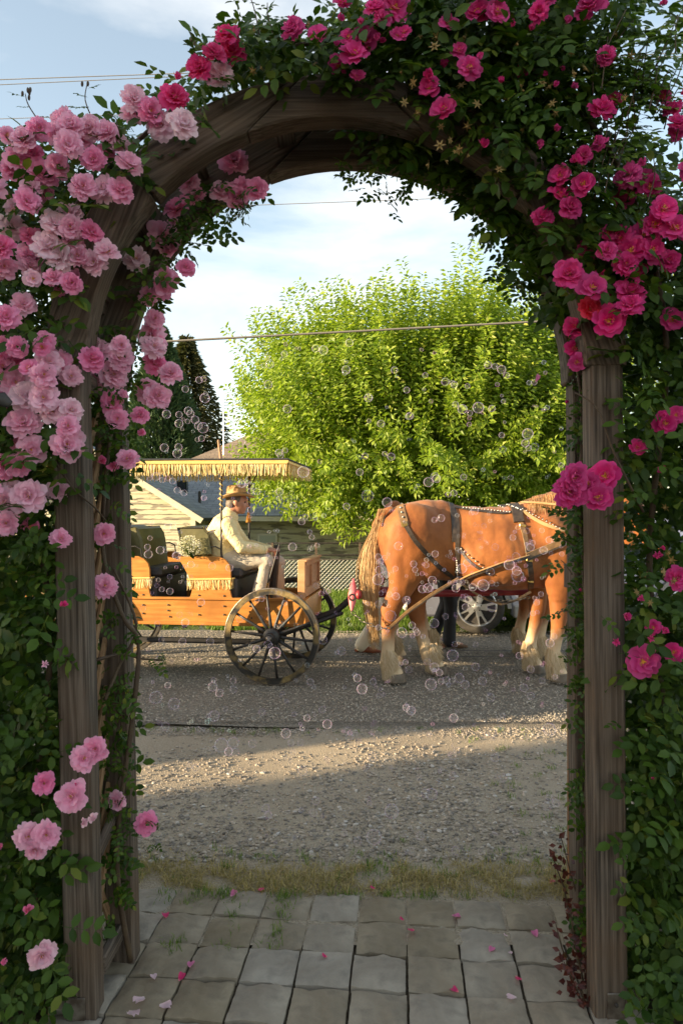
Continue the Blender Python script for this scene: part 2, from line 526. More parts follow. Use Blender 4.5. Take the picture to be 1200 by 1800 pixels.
# ------------------------------------------------------------------ paved path, stone by stone
path = bpy.data.objects.new('paved_path', None); C.objects.link(path); structure(path)
path.location = (0.079, 2.93, 0); path.rotation_euler = (0, 0, R(-5.0))
PW = 0.1925
MT['joint'] = MT['dark_soil']
bed = MB().box((-0.0, -0.95, -0.026), (1.95, 1.92, 0.03)); bo = bed.build('bedding', ground_mat('joint_sand', (0.07, 0.055, 0.036), (0.05, 0.04, 0.026), (0.10, 0.08, 0.055), 5, 80, 0.6, 0.01), path, local=True)
def paver_mesh(w, l, seed):
    rr = random.Random(seed)
    n = 7
    g = 0.0042
    V, F = [], []
    for j in range(n + 1):
        for i in range(n + 1):
            u, v = i / n * 2 - 1, j / n * 2 - 1
            x, y = u * (w / 2 - g), v * (l / 2 - g)
            ed = max(abs(u), abs(v))
            z = 0.012 + 0.012 * mnoise.noise((x * 11 + seed, y * 11, seed * 1.7)) + 0.007 * mnoise.noise((x * 30, y * 30 + seed, 3))
            if ed > 0.99: z -= 0.007
            x += 0.003 * mnoise.noise((x * 30 + seed * 3, y * 30, 7)); y += 0.003 * mnoise.noise((x * 30, y * 30 + seed * 5, 9))
            V.append((x, y, z))
    for j in range(n):
        for i in range(n):
            a = j * (n + 1) + i
            F.append((a, a + 1, a + n + 2, a + n + 1))
    ring = [i for i in range(n + 1)] + [(j + 1) * (n + 1) - 1 for j in range(1, n + 1)] + [n * (n + 1) + i for i in range(n - 1, -1, -1)] + [j * (n + 1) for j in range(n - 1, 0, -1)]
    base = len(V)
    for i in ring: V.append((V[i][0], V[i][1], -0.02))
    k = len(ring)
    for i in range(k):
        F.append((ring[i], base + i, base + (i + 1) % k, ring[(i + 1) % k]))
    mb = MB(); mb.add(V, F)
    me = mb.mesh('paver', None, smooth=True, angle=38)
    me.materials.append(MT['stone'])
    return me
pv = [paver_mesh(PW, PW, s) for s in range(14)]
pv_wide = [paver_mesh(PW * 1.0, PW * 1.0, 40 + s) for s in range(3)]
k = 0
for r_ in range(9):
    for c_ in range(-5, 5):
        o = link('paver', random.choice(pv), path)
        o.location = ((c_ + 0.5) * PW + random.uniform(-.0025, .0025), -(r_ + 0.5) * PW + random.uniform(-.0025, .0025), random.uniform(-.003, .003))
        o.rotation_euler = (random.uniform(-.012, .012), random.uniform(-.012, .012), random.choice((0, 1, 2, 3)) * math.pi / 2 + random.uniform(-.012, .012))

# ------------------------------------------------------------------ grass and gravel
def blades(name, pts, h, w, m, lean=0.5, parent=None):
    """pts (n,3); each blade a bent strip of two quads."""
    n = len(pts)
    h = h * rng.uniform(0.45, 1.15, n); a = rng.uniform(0, 2 * np.pi, n); ln = rng.uniform(0.1, 1, n) * lean
    dx, dy = np.cos(a), np.sin(a)
    sx, sy = -dy * w / 2, dx * w / 2
    V = np.zeros((n, 6, 3))
    for lev, (t, wf) in enumerate(((0, 1), (0.55, 0.8), (1, 0.12))):
        out = ln * h * t ** 1.7
        zz = h * t * np.sqrt(np.clip(1 - (ln * t) ** 2 * 0.7, 0.05, 1))
        cx = pts[:, 0] + dx * out; cy = pts[:, 1] + dy * out; cz = pts[:, 2] + zz
        V[:, lev * 2] = np.stack([cx - sx * wf, cy - sy * wf, cz], 1)
        V[:, lev * 2 + 1] = np.stack([cx + sx * wf, cy + sy * wf, cz], 1)
    b = (np.arange(n) * 6)[:, None]
    F = np.concatenate([b + np.array([0, 1, 3, 2]), b + np.array([2, 3, 5, 4])])
    return stuff(soup(name, V.reshape(-1, 3), F, m, parent))
MT['dry_grass'] = leafmat('dry_grass', (0.22, 0.19, 0.06), (0.50, 0.39, 0.18), (0.6, 0.5, 0.28), rough=0.7, transl=0.3, tint=1.1)
MT['green_grass'] = leafmat('green_grass', (0.06, 0.12, 0.015), (0.16, 0.24, 0.035), (0.24, 0.27, 0.07), rough=0.6, transl=0.4, tint=1.5)
n = 22000
x = rng.uniform(-2.6, 2.6, n); y = 3.06 + rng.normal(0, 0.085, n) + 0.03 * np.sin(x * 5)
keep = np.array([nz(a, b, 2.6) + 0.7 * nz(a, b, 9) > -0.17 for a, b in zip(x, y)]) & (y > 2.94 - 0.1 * x / 2)
p = np.stack([x, y, np.full(n, 0.0)], 1)[keep]
tag(blades('dry_grass', p, 0.042, 0.0032, MT['dry_grass'], 2.3), 'strip of dry yellow grass between the pavers and the gravel', 'grass')
pts = []
for i in range(260):                              # green tufts along the strip, on the gravel, in the joints
    t = rng.uniform()
    if t < 0.4: c = (rng.uniform(-1.6, 1.9), rng.normal(3.16, 0.09))
    elif t < 0.62: c = (rng.uniform(0.85, 2.1), rng.uniform(3.2, 5.0))
    elif t < 0.75: c = (rng.uniform(-2.2, 2.2), rng.normal(5.16, 0.05))
    elif t < 0.88: c = (-0.62 + 0.19 * rng.integers(0, 3) + rng.normal(0, .01), rng.uniform(2.55, 2.95))
    else: c = (rng.uniform(-.8, .8), 2.935 + rng.normal(0, .012))
    for q in range(rng.integers(7, 22)):
        pts.append((c[0] + rng.normal(0, .018), c[1] + rng.normal(0, .018), 0.0))
tag(blades('grass_tuft', np.array(pts), 0.038, 0.003, MT['green_grass'], 1.3), 'small green grass tufts sprouting from gravel and paver joints', 'grass')
n = 60000
x = rng.uniform(-5, 6.5, n); y = 9.45 + 4.6 * rng.uniform(0, 1, n) ** 1.3
keep = np.array([(b > 9.75 or nz(a, b, 3) > 0.1) for a, b in zip(x, y)])
p = np.stack([x, y, np.where(y < 9.7, 0.03, 0.06)], 1)[keep]
tag(blades('lawn_grass', p, 0.10, 0.012, MT['green_grass'], 0.8), 'bright green grass growing along the far side of the road', 'grass')

def stones(name, pos, size, m):
    ph = (1 + 5 ** .5) / 2
    iv = np.array([(-1, ph, 0), (1, ph, 0), (-1, -ph, 0), (1, -ph, 0), (0, -1, ph), (0, 1, ph), (0, -1, -ph), (0, 1, -ph), (ph, 0, -1), (ph, 0, 1), (-ph, 0, -1), (-ph, 0, 1)]) / 1.9
    fi = np.array([(0, 11, 5), (0, 5, 1), (0, 1, 7), (0, 7, 10), (0, 10, 11), (1, 5, 9), (5, 11, 4), (11, 10, 2), (10, 7, 6), (7, 1, 8), (3, 9, 4), (3, 4, 2), (3, 2, 6), (3, 6, 8), (3, 8, 9), (4, 9, 5), (2, 4, 11), (6, 2, 10), (8, 6, 7), (9, 8, 1)])
    n = len(pos)
    a = rng.uniform(0, 2 * np.pi, n); sx = size * rng.uniform(.7, 1.4, n); sy = size * rng.uniform(.6, 1.1, n); sz = size * rng.uniform(.35, .8, n)
    v = iv[None] * rng.uniform(.75, 1.25, (n, 12, 1))
    X = v[..., 0] * sx[:, None]; Y = v[..., 1] * sy[:, None]; Z = v[..., 2] * sz[:, None]
    ca, sa = np.cos(a)[:, None], np.sin(a)[:, None]
    V = np.stack([X * ca - Y * sa + pos[:, :1], X * sa + Y * ca + pos[:, 1:2], Z + pos[:, 2:3] + size[:, None] * .2], -1)
    F = (np.arange(n) * 12)[:, None, None] + fi[None]
    return stuff(soup(name, V.reshape(-1, 3), F.reshape(-1, 3), m))
MT['chip'] = leafmat('road_chip', (0.16, 0.145, 0.12), (0.42, 0.365, 0.28), (0.5, 0.46, 0.4), rough=0.8, transl=0.0)
MT['gravel'] = leafmat('gravel_stone', (0.15, 0.135, 0.115), (0.42, 0.35, 0.27), (0.48, 0.45, 0.41), rough=0.85, transl=0.0)
n = 34000
y = 3.22 + 2.0 * rng.uniform(0, 1, n); x = rng.uniform(-1, 1, n) * (0.45 * y + 0.5)
dens = np.array([0.46 + 0.8 * nz(a, b, 1.1, 4) + 0.25 * nz(a, b, 4, 2) - 0.13 * a * (b < 4.2) - 0.18 * (b > 4.7) + .24 * (3.4 < b < 4.1) for a, b in zip(x, y)])
keep = rng.uniform(0, 1, n) < dens
x, y = x[keep], y[keep]
z = np.array([0.014 * nz(a, b, 1.1) + 0.004 * nz(a, b, 7) for a, b in zip(x, y)])
sz = 0.004 + 0.011 * rng.uniform(0, 1, len(x)) ** 2.6
tag(stones('gravel', np.stack([x, y, z], 1), sz, MT['gravel']), 'loose grey and tan gravel stones on the road shoulder', 'gravel')
n = 9000                                            # loose chips at the broken road edge
x = rng.uniform(-2.8, 3.0, n); y = 5.2 + rng.normal(0, 0.09, n)
tag(stones('road_chips', np.stack([x, y, np.where(y > 5.27, .042, .004)], 1), 0.003 + 0.007 * rng.uniform(0, 1, n) ** 2.5, MT['gravel']), 'loose chips of stone along the broken asphalt edge', 'gravel')

n = 34000                                           # stone chips standing proud of the sealed road
y = 5.3 + 4.1 * rng.uniform(0, 1, n); x = rng.uniform(-1, 1, n) * (0.33 * y + .25)
tag(stones('chip_stones', np.stack([x, y, np.full(n, .040)], 1), 0.0035 + 0.006 * rng.uniform(0, 1, n) ** 1.6, MT['chip']), 'pale stone chips set in the grey sealed road', 'gravel')
# ------------------------------------------------------------------ unseen house and hedge, added to shade the garden and the near road
MT['render_wall'] = coat('cream_wall', (0.42, 0.38, 0.30), (0.38, 0.34, 0.27), scale=2, rough=0.9, bump=0.2)
MT['brown_roof'] = coat('brown_shingles', (0.17, 0.135, 0.10), (0.24, 0.19, 0.14), scale=10, rough=0.9, bump=0.8, bscale=26, stretch=(1, 1, 3))
def plain_house(x0, x1, y0, y1, eave, ridge, over=0.35):
    o = bpy.data.objects.new('shade_house', None); C.objects.link(o); structure(o); o.location = ((x0 + x1) / 2, (y0 + y1) / 2, 0)
    MB().box(((x0 + x1) / 2, (y0 + y1) / 2, eave / 2 - .1), (x1 - x0, y1 - y0, eave + .2)).build('wall', MT['render_wall'], o)
    ym = (y0 + y1) / 2
    mb = MB()
    sl = (ridge - eave) / ((y1 - y0) / 2)
    e2 = eave - sl * over
    V = [(x0 - over, y0 - over, e2), (x1 + over, y0 - over, e2), (x1 + over, ym, ridge), (x0 - over, ym, ridge), (x0 - over, y1 + over, e2), (x1 + over, y1 + over, e2)]
    V2 = [(a, b, c + .15) for a, b, c in V]
    mb.add(V + V2, [(0, 1, 2, 3), (3, 2, 5, 4), (6, 7, 8, 9), (9, 8, 11, 10), (0, 1, 7, 6), (4, 5, 11, 10), (1, 2, 8, 7), (2, 5, 11, 8), (0, 3, 9, 6), (3, 4, 10, 9)])
    mb.build('roof', MT['brown_roof'], o)
    for xx in np.arange(x0 + 1.5, x1 - 1, 2.6):
        w = MB().box((xx, y1 + .02, eave * .55), (1.0, .08, 1.1)).build('window', MT['black'], o)
    return o
plain_house(-24.1, -8.0, -13.0, -4.35, 7.3, 9.0)  # added out of view to keep the sun off arch and path
MT['hedge'] = coat('hedge_leaves', (0.03, 0.06, 0.015), (0.06, 0.10, 0.025), scale=20, rough=0.8, bump=1.0, bscale=40)
hb = MB()
hb.box((-19.5, 1.2, 1.7), (17.0, 0.6, 3.55))  # added out of view; its straight top sets the shade edge on the road
structure(hb.build('shade_hedge', MT['hedge']))
# ================================================================== ROSE ARBOR
arbor = thing('rose_arbor', 'weathered wooden garden arch overgrown with climbing roses at the end of the paved path', 'garden arch', (0, 2.38, 0))
def plank(name, p0, p1, w, t, m, parent, up=(0, 1, 0), bevel=0.006, lab=None):
    """A board from p0 to p1; t measured along 'up', w across."""
    p0, p1 = Vector(p0), Vector(p1)
    x = (p1 - p0).normalized(); z = Vector(up); z = (z - x * z.dot(x)).normalized(); y = z.cross(x)
    M = Matrix((x, y, z)).transposed().to_4x4(); M.translation = (p0 + p1) / 2
    mb = MB().box((0, 0, 0), ((p1 - p0).length, w, t))
    o = mb.build(name, m, None, bevel=bevel)
    o.parent = parent
    o.matrix_basis = (world_m(parent).inverted() if parent else Matrix()) @ M
    if lab: o['label'] = lab
    return o
YF, YB = (2.205, 2.292), (2.485, 2.572)       # front frame, back frame (near and far face)
ZC = 2.075                                     # springing height of the arch
RI, RO = 0.785, 0.918
def yc(q): return (q[0] + q[1]) / 2
# posts: the left ones lean outwards a little
plank('post', (-0.822, yc(YF), -0.05), (-0.868, yc(YF), ZC), 0.098, 0.087, MT['arbor'], arbor)
plank('post', (-0.785, yc(YB), -0.05), (-0.832, yc(YB), ZC), 0.098, 0.087, MT['arbor'], arbor)
plank('post', (0.852, yc(YF), -0.05), (0.836, yc(YF), ZC), 0.102, 0.087, MT['arbor'], arbor)
plank('post', (0.885, yc(YB), -0.05), (0.870, yc(YB), ZC), 0.098, 0.087, MT['arbor'], arbor)
def arch_piece(yy, a0o, a0i, a1o, a1i, ri=RI, ro=RO, n=10):
    off = -.018 if yy is YF else .018
    """A curved board between two cut lines; angles from straight up, clockwise (degrees)."""
    am = R((a0o + a0i + a1o + a1i) / 4)
    pts = []
    def pt(r, a): return Vector((r * math.sin(R(a)) , 0, ZC + r * math.cos(R(a))))
    outer = [pt(ro, a0o + (a1o - a0o) * i / n) for i in range(n + 1)]
    inner = [pt(ri, a1i + (a0i - a1i) * i / n) for i in range(n + 1)]
    poly = outer + inner
    x = Vector((math.cos(am), 0, -math.sin(am))); z = Vector((math.sin(am), 0, math.cos(am)))
    o0 = Vector((0, yc(yy), ZC)) + z * (ri + ro) / 2
    o0.x += off
    M = Matrix((x, Vector((0, 1, 0)), z)).transposed().to_4x4(); M.translation = o0
    Mi = M.inverted()
    loc = []
    for p in poly:
        q = Mi @ Vector((p.x + off, yc(yy), p.z)); loc.append((q.x, q.z))
    h = (yy[1] - yy[0]) / 2
    mb = MB().prism(loc, -h, h)
    o = mb.build('arch_board', MT['arbor'], None, bevel=0.006)
    o.parent = arbor; o.matrix_basis = world_m(arbor).inverted() @ M
    return o
for yy in (YF, YB):
    arch_piece(yy, -6.5, -21, 6.5, 21)
    arch_piece(yy, -47, -47, -6.9, -21.4); arch_piece(yy, 6.9, 21.4, 47, 47)
    arch_piece(yy, -90.4, -90.4, -47.4, -47.4); arch_piece(yy, 47.4, 47.4, 90.4, 90.4)
for a in (-72, -52, -34, -12, 12, 34, 52, 72):     # slats bridging the two arches
    r_ = RI + 0.075
    p = Vector((r_ * math.sin(R(a)) - 0.018, 0, ZC + r_ * math.cos(R(a))))
    plank('cross_slat', (p.x, YF[1] + .002, p.z), (p.x, YB[0] - .002, p.z), 0.07, 0.022, MT['arbor'], arbor, up=(math.sin(R(a)), 0, math.cos(R(a))))
def side_lattice(xb, xt, lab):
    X = lambda z: xb + (xt - xb) * z / 2.0
    k_ = 0
    for z0 in np.arange(0.18, 2.0, 0.17):
        for s in (1, -1):
            za, zb = (z0, z0 + 0.30) if s > 0 else (z0 + 0.30, z0)
            off = 0.006 * s
            if max(za, zb) > 2.05: continue
            plank('lattice_slat', (X(za) + off, YF[1] + .003, za), (X(zb) + off, YB[0] - .003, zb), 0.032, 0.009, MT['lattice'], arbor, up=(1, 0, 0), bevel=0)
    for z0 in (0.12, 2.03):
        plank('rail', (X(z0) + .03, YF[1] + .002, z0), (X(z0) + .03, YB[0] - .002, z0), 0.06, 0.03, MT['arbor'], arbor, up=(1, 0, 0))
side_lattice(-0.815, -0.862, 'left'); side_lattice(0.895, 0.872, 'right')
plank('brace', (-0.80, YF[1] + .002, 0.49), (-0.775, YB[0] - .002, 0.60), 0.05, 0.025, MT['arbor'], arbor, up=(1, 0, 0))
bk = MB().box((0.862, YF[0] - .004, 0.03), (0.055, 0.005, 0.13)); bk.build('bracket', MT['steel'], arbor, bevel=.002)
bk = MB().ball((0.862, YF[0] - .008, 0.06), .007, 8, 6); bk.build('bolt', MT['black'], arbor)
bk = MB().box((-0.835, YF[0] - .004, 0.02), (0.06, 0.005, 0.12)); bk.build('bracket', MT['steel'], arbor, bevel=.002)

# low red boards behind the left rose, a capped fence post beyond the right side
rf = thing('board_fence', 'low dark reddish board fence standing behind the pale rose at the left', 'fence', (-1.2, 2.75, 0))
for i, xx in enumerate((-1.50, -1.37, -1.24, -1.11)):
    plank('board', (xx, 2.75, -0.02), (xx, 2.75, 0.62), 0.122, 0.02, MT['red_wood'], rf)
plank('rail', (-1.58, 2.773, 0.45), (-1.04, 2.773, 0.45), 0.07, 0.022, MT['red_wood'], rf)
fp = thing('fence_post', 'reddish brown fence post with a black cap beside the right side of the arch', 'post', (1.02, 2.95, 0))
plank('post_shaft', (1.015, 2.99, -0.05), (1.015, 2.99, 1.285), 0.082, 0.082, MT['post_wood'], fp)
mb = MB().box((1.015, 2.99, 1.335), (0.10, 0.10, 0.095)); mb.add([(0.96, 2.935, 1.384), (1.07, 2.935, 1.384), (1.07, 3.045, 1.384), (0.96, 3.045, 1.384), (1.015, 2.99, 1.41)], [(0, 1, 4), (1, 2, 4), (2, 3, 4), (3, 0, 4), (3, 2, 1, 0)])
mb.build('post_cap', MT['black'], fp)
mb = MB(); hk = [at(-30, 722, 2.0), at(-12, 704, 2.0), at(6, 702, 2.0), at(18, 711, 2.0)]
mb.tube(hk, [(.004, .012), (.006, .02), (.006, .022), (.003, .012)], 10, ref=(0, 0, 1))
tag(mb.build('hanger_hook', MT['black'], smooth=True), 'dark rounded metal hook end poking out among the pale roses', 'hook')

# ================================================================== CLIMBING ROSES
MT['rose_leaf'] = leafmat('rose_leaf', (0.020, 0.050, 0.006), (0.062, 0.115, 0.012), (0.145, 0.17, 0.022), rough=0.5, transl=0.28, spec=0.25)
MT['red_leaf'] = leafmat('dark_red_leaf', (0.05, 0.012, 0.012), (0.12, 0.03, 0.02), (0.07, 0.06, 0.02), rough=0.45, transl=0.2)
MT['cane'] = coat('rose_cane', (0.06, 0.035, 0.02), (0.09, 0.06, 0.03), scale=20, rough=0.7, bump=0.3)
MT['stamen'] = coat('stamen', (0.75, 0.42, 0.04), (0.6, 0.28, 0.03), scale=200, rough=0.7)
MT['spent'] = coat('spent_sepals', (0.22, 0.12, 0.04), (0.30, 0.22, 0.06), scale=60, rough=0.7)
def petal_mat():
    m, N, L, b = newmat('rose_petal')
    setin(b, Roughness=0.55, Specular_IOR_Level=0.25, Sheen_Weight=0.15)
    oi = N.new('ShaderNodeObjectInfo'); g = N.new('ShaderNodeNewGeometry')
    av = N.new('ShaderNodeAttribute'); av.attribute_name = 'along'
    hs = N.new('ShaderNodeHueSaturation')
    mr = N.new('ShaderNodeMapRange'); mr.inputs['To Min'].default_value = 0.88; mr.inputs['To Max'].default_value = 1.08
    L.new(g.outputs['Random Per Island'], mr.inputs['Value']); L.new(mr.outputs['Result'], hs.inputs['Value'])
    mx = N.new('ShaderNodeMix'); mx.data_type = 'RGBA'; mx.blend_type = 'SCREEN'       # paler towards the petal rim and at the claw
    cr = N.new('ShaderNodeValToRGB')
    cr.color_ramp.elements[0].color = (0.30, 0.28, 0.18, 1); cr.color_ramp.elements[0].position = 0.05
    cr.color_ramp.elements[1].color = (0.10, 0.06, 0.08, 1); cr.color_ramp.elements[1].position = 1.0
    e = cr.color_ramp.elements.new(0.35); e.color = (0.02, 0.0, 0.01, 1)
    L.new(av.outputs['Fac'], cr.inputs['Fac'])
    mx.inputs['Factor'].default_value = 0.8
    L.new(oi.outputs['Color'], hs.inputs['Color']); L.new(hs.outputs['Color'], mx.inputs['A']); L.new(cr.outputs['Color'], mx.inputs['B'])
    L.new(mx.outputs['Result'], b.inputs['Base Color'])
    tr = N.new('ShaderNodeBsdfTranslucent'); L.new(mx.outputs['Result'], tr.inputs['Color'])
    ms = N.new('ShaderNodeMixShader'); ms.inputs[0].default_value = 0.45
    L.new(b.outputs[0], ms.inputs[1]); L.new(tr.outputs[0], ms.inputs[2]); L.new(ms.outputs[0], N['Material Output'].inputs['Surface'])
    return m
MT['petal'] = petal_mat()

def petal_grid(length, width, cup, notch, rr, n=4, k=5):
    V, A, F = [], [], []
    for j in range(k + 1):
        v = j / k
        for i in range(n + 1):
            u = i / n * 2 - 1
            w = width * (0.22 + 0.78 * math.sin(min(1, v * 1.15) * math.pi * 0.55)) * (1 if v < .8 else 1 - (v - .8) * .9)
            ln = length * v * (1 - notch * 0.22 * math.exp(-(u * 3) ** 2) * v ** 3 - 0.16 * u * u * v)
            x = u * w * 0.5
            z = cup * length * (0.55 * v * v - 0.10 * v) + 0.22 * width * u * u * cup + 0.06 * length * math.sin(u * 6 + rr * 9) * v * v + 0.05 * length * math.sin(v * 4 + rr * 20) * v
            if v > .85: z -= 0.10 * length * (rr * 1.4 - .2)
            V.append((x, ln, z)); A.append(v)
    for j in range(k):
        for i in range(n):
            a = j * (n + 1) + i
            F.append((a, a + 1, a + n + 2, a + n + 1))
    return V, A, F
def bloom_mesh(seed, rings):
    """rings: (petal count, pitch from the flower's plane, length, width, cup)."""
    rr = random.Random(seed); V, A, F = [], [], []
    for cnt, pitch, ln, wd, cup in rings:
        ph = rr.uniform(0, 6)
        for i in range(cnt):
            pv_, pa, pf = petal_grid(ln * rr.uniform(.86, 1.1), wd * rr.uniform(.85, 1.12), cup * rr.uniform(.6, 1.3), rr.uniform(0, 1.2), rr.random())
            M = Matrix.Rotation(ph + 2 * math.pi * i / cnt + rr.uniform(-.18, .18), 4, 'Z') @ Matrix.Rotation(R(pitch + rr.uniform(-14, 14)), 4, 'X') @ Matrix.Rotation(rr.uniform(-.3, .3), 4, 'Y') @ Matrix.Translation((0, .03, 0))
            n0 = len(V)
            V += [M @ Vector(p) for p in pv_]; A += pa; F += [tuple(q + n0 for q in f) for f in pf]
    me = bpy.data.meshes.new('bloom'); me.from_pydata([tuple(v) for v in V], [], F)
    at_ = me.attributes.new('along', 'FLOAT', 'POINT'); at_.data.foreach_set('value', A)
    me.polygons.foreach_set('use_smooth', [True] * len(F)); me.materials.append(MT['petal'])
    return me
# unit radius ~0.5 (diameter 1)
FULL = [bloom_mesh(s, [(9, -6, .50, .36, .25), (9, 12, .45, .33, .35), (8, 32, .37, .28, .4), (7, 52, .28, .22, .4), (5, 66, .18, .16, .3)]) for s in range(6)]
OPEN = [bloom_mesh(20 + s, [(6, 2, .52, .50, .28), (6, 22, .42, .42, .4), (3, 50, .25, .26, .5)]) for s in range(5)]
LOOSE = [bloom_mesh(40 + s, [(3, 55, .5, .5, .4), (2, 75, .46, .42, .5), (2, 100, .4, .4, .3)]) for s in range(4)]
BUDM = [bloom_mesh(60 + s, [(4, 80, .5, .5, .9), (3, 84, .44, .4, .9)]) for s in range(2)]
def stamen_mesh():
    mb = MB(); rr = random.Random(3)
    mb.ball((0, 0, .03), (.045, .045, .03), 8, 5)
    for i in range(26):
        a = rr.uniform(0, 6.28); t = rr.uniform(.25, 1.0); r_ = .13 * t
        p = Vector((r_ * math.cos(a), r_ * math.sin(a), .12 - .05 * t))
        mb.tube([(0, 0, .02), p], [.005, .005], 3, cap=False)
        mb.box(p, (.022, .022, .014))
    return mb.mesh('stamens', MT['stamen'])
STAM = stamen_mesh()
def sepal_mesh():
    mb = MB(); rr = random.Random(5)
    mb.ball((0, 0, -.08), (.13, .13, .16), 8, 6)
    for i in range(6):
        a = i * 1.05; d = Vector((math.cos(a), math.sin(a), .15)); sdv = Vector((-math.sin(a), math.cos(a), 0))
        p1 = d * .25; p2 = d * .55 + Vector((0, 0, -.08))
        mb.add([Vector((0, 0, 0)) + sdv * .04, Vector((0, 0, 0)) - sdv * .04, p1 - sdv * .09, p1 + sdv * .09, p2], [(0, 1, 2, 3), (3, 2, 4)])
    return mb.mesh('spent_bloom', MT['spent'], smooth=True)
SEPAL = sepal_mesh()

def compound_leaf(n=5, rr=None, wide=0.6):
    """Leaf with n leaflets along +Y, unit length 1; returns V, F."""
    rr = rr or random
    V, F = [], []
    def leaflet(base, ang, ln):
        d = Vector((math.sin(ang), math.cos(ang), 0)); s = Vector((math.cos(ang), -math.sin(ang), 0)); up = Vector((0, 0, 1))
        w = ln * wide * .5; fold = rr.uniform(.1, .4); droop = rr.uniform(.05, .3)
        def q(v, u): return base + d * (ln * v) + s * (w * u) + up * (fold * w * abs(u) - droop * ln * v * v)
        n0 = len(V)
        V.extend([q(0, 0), q(.28, -.85), q(.28, 0), q(.28, .85), q(.65, -.9), q(.65, 0), q(.65, .9), q(1, 0)])
        F.extend([tuple(n0 + i for i in f) for f in ((0, 2, 1), (0, 3, 2), (1, 2, 5, 4), (2, 3, 6, 5), (4, 5, 7), (5, 6, 7))])
    pairs = n // 2
    for i in range(pairs):
        b = Vector((0, .22 + .3 * i, -.04 * i))
        for sg in (-1, 1):
            leaflet(b, sg * R(rr.uniform(52, 78)), .38 * rr.uniform(.85, 1.1))
    leaflet(Vector((0, .22 + .3 * pairs - .12, -.06)), R(rr.uniform(-10, 10)), .44)
    n0 = len(V); V.extend([Vector((-.012, 0, 0)), Vector((.012, 0, 0)), Vector((0, .8, -.05))]); F.append((n0, n0 + 1, n0 + 2))
    return V, F
LV = []
for s in range(8):
    V, F = compound_leaf(5 if s % 3 else 7, random.Random(s))
    tri = []
    for f in F:
        tri.append(f[:3])
        if len(f) == 4: tri.append((f[0], f[2], f[3]))
    LV.append((np.array([tuple(v) for v in V]), np.array(tri)))
def leaf_object_mesh(k, m):
    me = bpy.data.meshes.new('leaf'); me.from_pydata(LV[k][0].tolist(), [], LV[k][1].tolist())
    me.polygons.foreach_set('use_smooth', [True] * len(me.polygons)); me.materials.append(m); return me
LEAFMESH = [leaf_object_mesh(k, MT['rose_leaf']) for k in range(8)]

def rot_from(yaxis, zaxis):
    y = yaxis.normalized(); x = y.cross(zaxis).normalized(); z = x.cross(y)
    return Matrix((x, y, z)).transposed()
def leaf_frame(toward):
    """Random hanging attitude; the blade faces up and partly 'toward'."""
    a = random.uniform(0, 2 * math.pi)
    y = Vector((math.cos(a), math.sin(a) * .6, random.uniform(-.9, .35)))
    z = toward * random.uniform(.25, 1.1) + Vector((random.uniform(-.5, .5), random.uniform(-.5, .5), random.uniform(.1, .9)))
    return rot_from(y, z)
def in_poly(x, y, poly):
    c = False; n = len(poly); j = n - 1
    for i in range(n):
        if (poly[i][1] > y) != (poly[j][1] > y) and x < (poly[j][0] - poly[i][0]) * (y - poly[i][1]) / (poly[j][1] - poly[i][1]) + poly[i][0]: c = not c
        j = i
    return c
SIZE = {}
def region(poly, d0, d1, count, bias=1.0, k=1.0):
    xs = [p[0] for p in poly]; ys = [p[1] for p in poly]; out = []
    while len(out) < count:
        x, y = random.uniform(min(xs), max(xs)), random.uniform(min(ys), max(ys))
        if in_poly(x, y, poly):
            p = at(x, y, d0 + (d1 - d0) * random.random() ** bias); p.freeze(); SIZE[p] = k; out.append(p)
    return out
def dress(plant, spots, n_parts=300, size=(.075, .13)):
    """Nearest leaves become parts of their own, the rest one leafy mass."""
    spots = sorted(spots, key=lambda p: p.y)
    inv = world_m(plant).inverted(); cams = Vector((0, -1, .15))
    near = [p for p in spots if abs(p.x / p.y) < .47 and -.70 < (p.z - EYE) / p.y < .72]
    step = max(1, len(near) // (n_parts * 2))
    pick = near[:n_parts * 2 * step:step * 2][:n_parts]
    ids = set(id(p) for p in pick)
    Vs, Fs, n0 = [], [], 0
    for p in spots:
        k = random.randrange(8); s = random.uniform(*size) * SIZE.get(p, 1)
        rm = leaf_frame(cams)
        if id(p) in ids:
            M = Matrix.Translation(p) @ rm.to_4x4() @ Matrix.Scale(s, 4)
            link('leaf', LEAFMESH[k], plant, inv @ M)
        else:
            v = LV[k][0] @ np.array(rm).T * s + np.array(p)
            Vs.append(v); Fs.append(LV[k][1] + n0); n0 += len(v)
    o = soup('foliage', np.concatenate(Vs), np.concatenate(Fs), MT['rose_leaf'], plant, smooth=True)
    return stuff(o)

left_rose = thing('climbing_rose', 'climbing rose massed with pale pink double blooms on the left of the arch', 'rose', (-1.0, 2.4, 0))
right_rose = thing('climbing_rose', 'climbing rose with magenta blooms over the top and right of the arch', 'rose', (1.05, 2.4, 0))
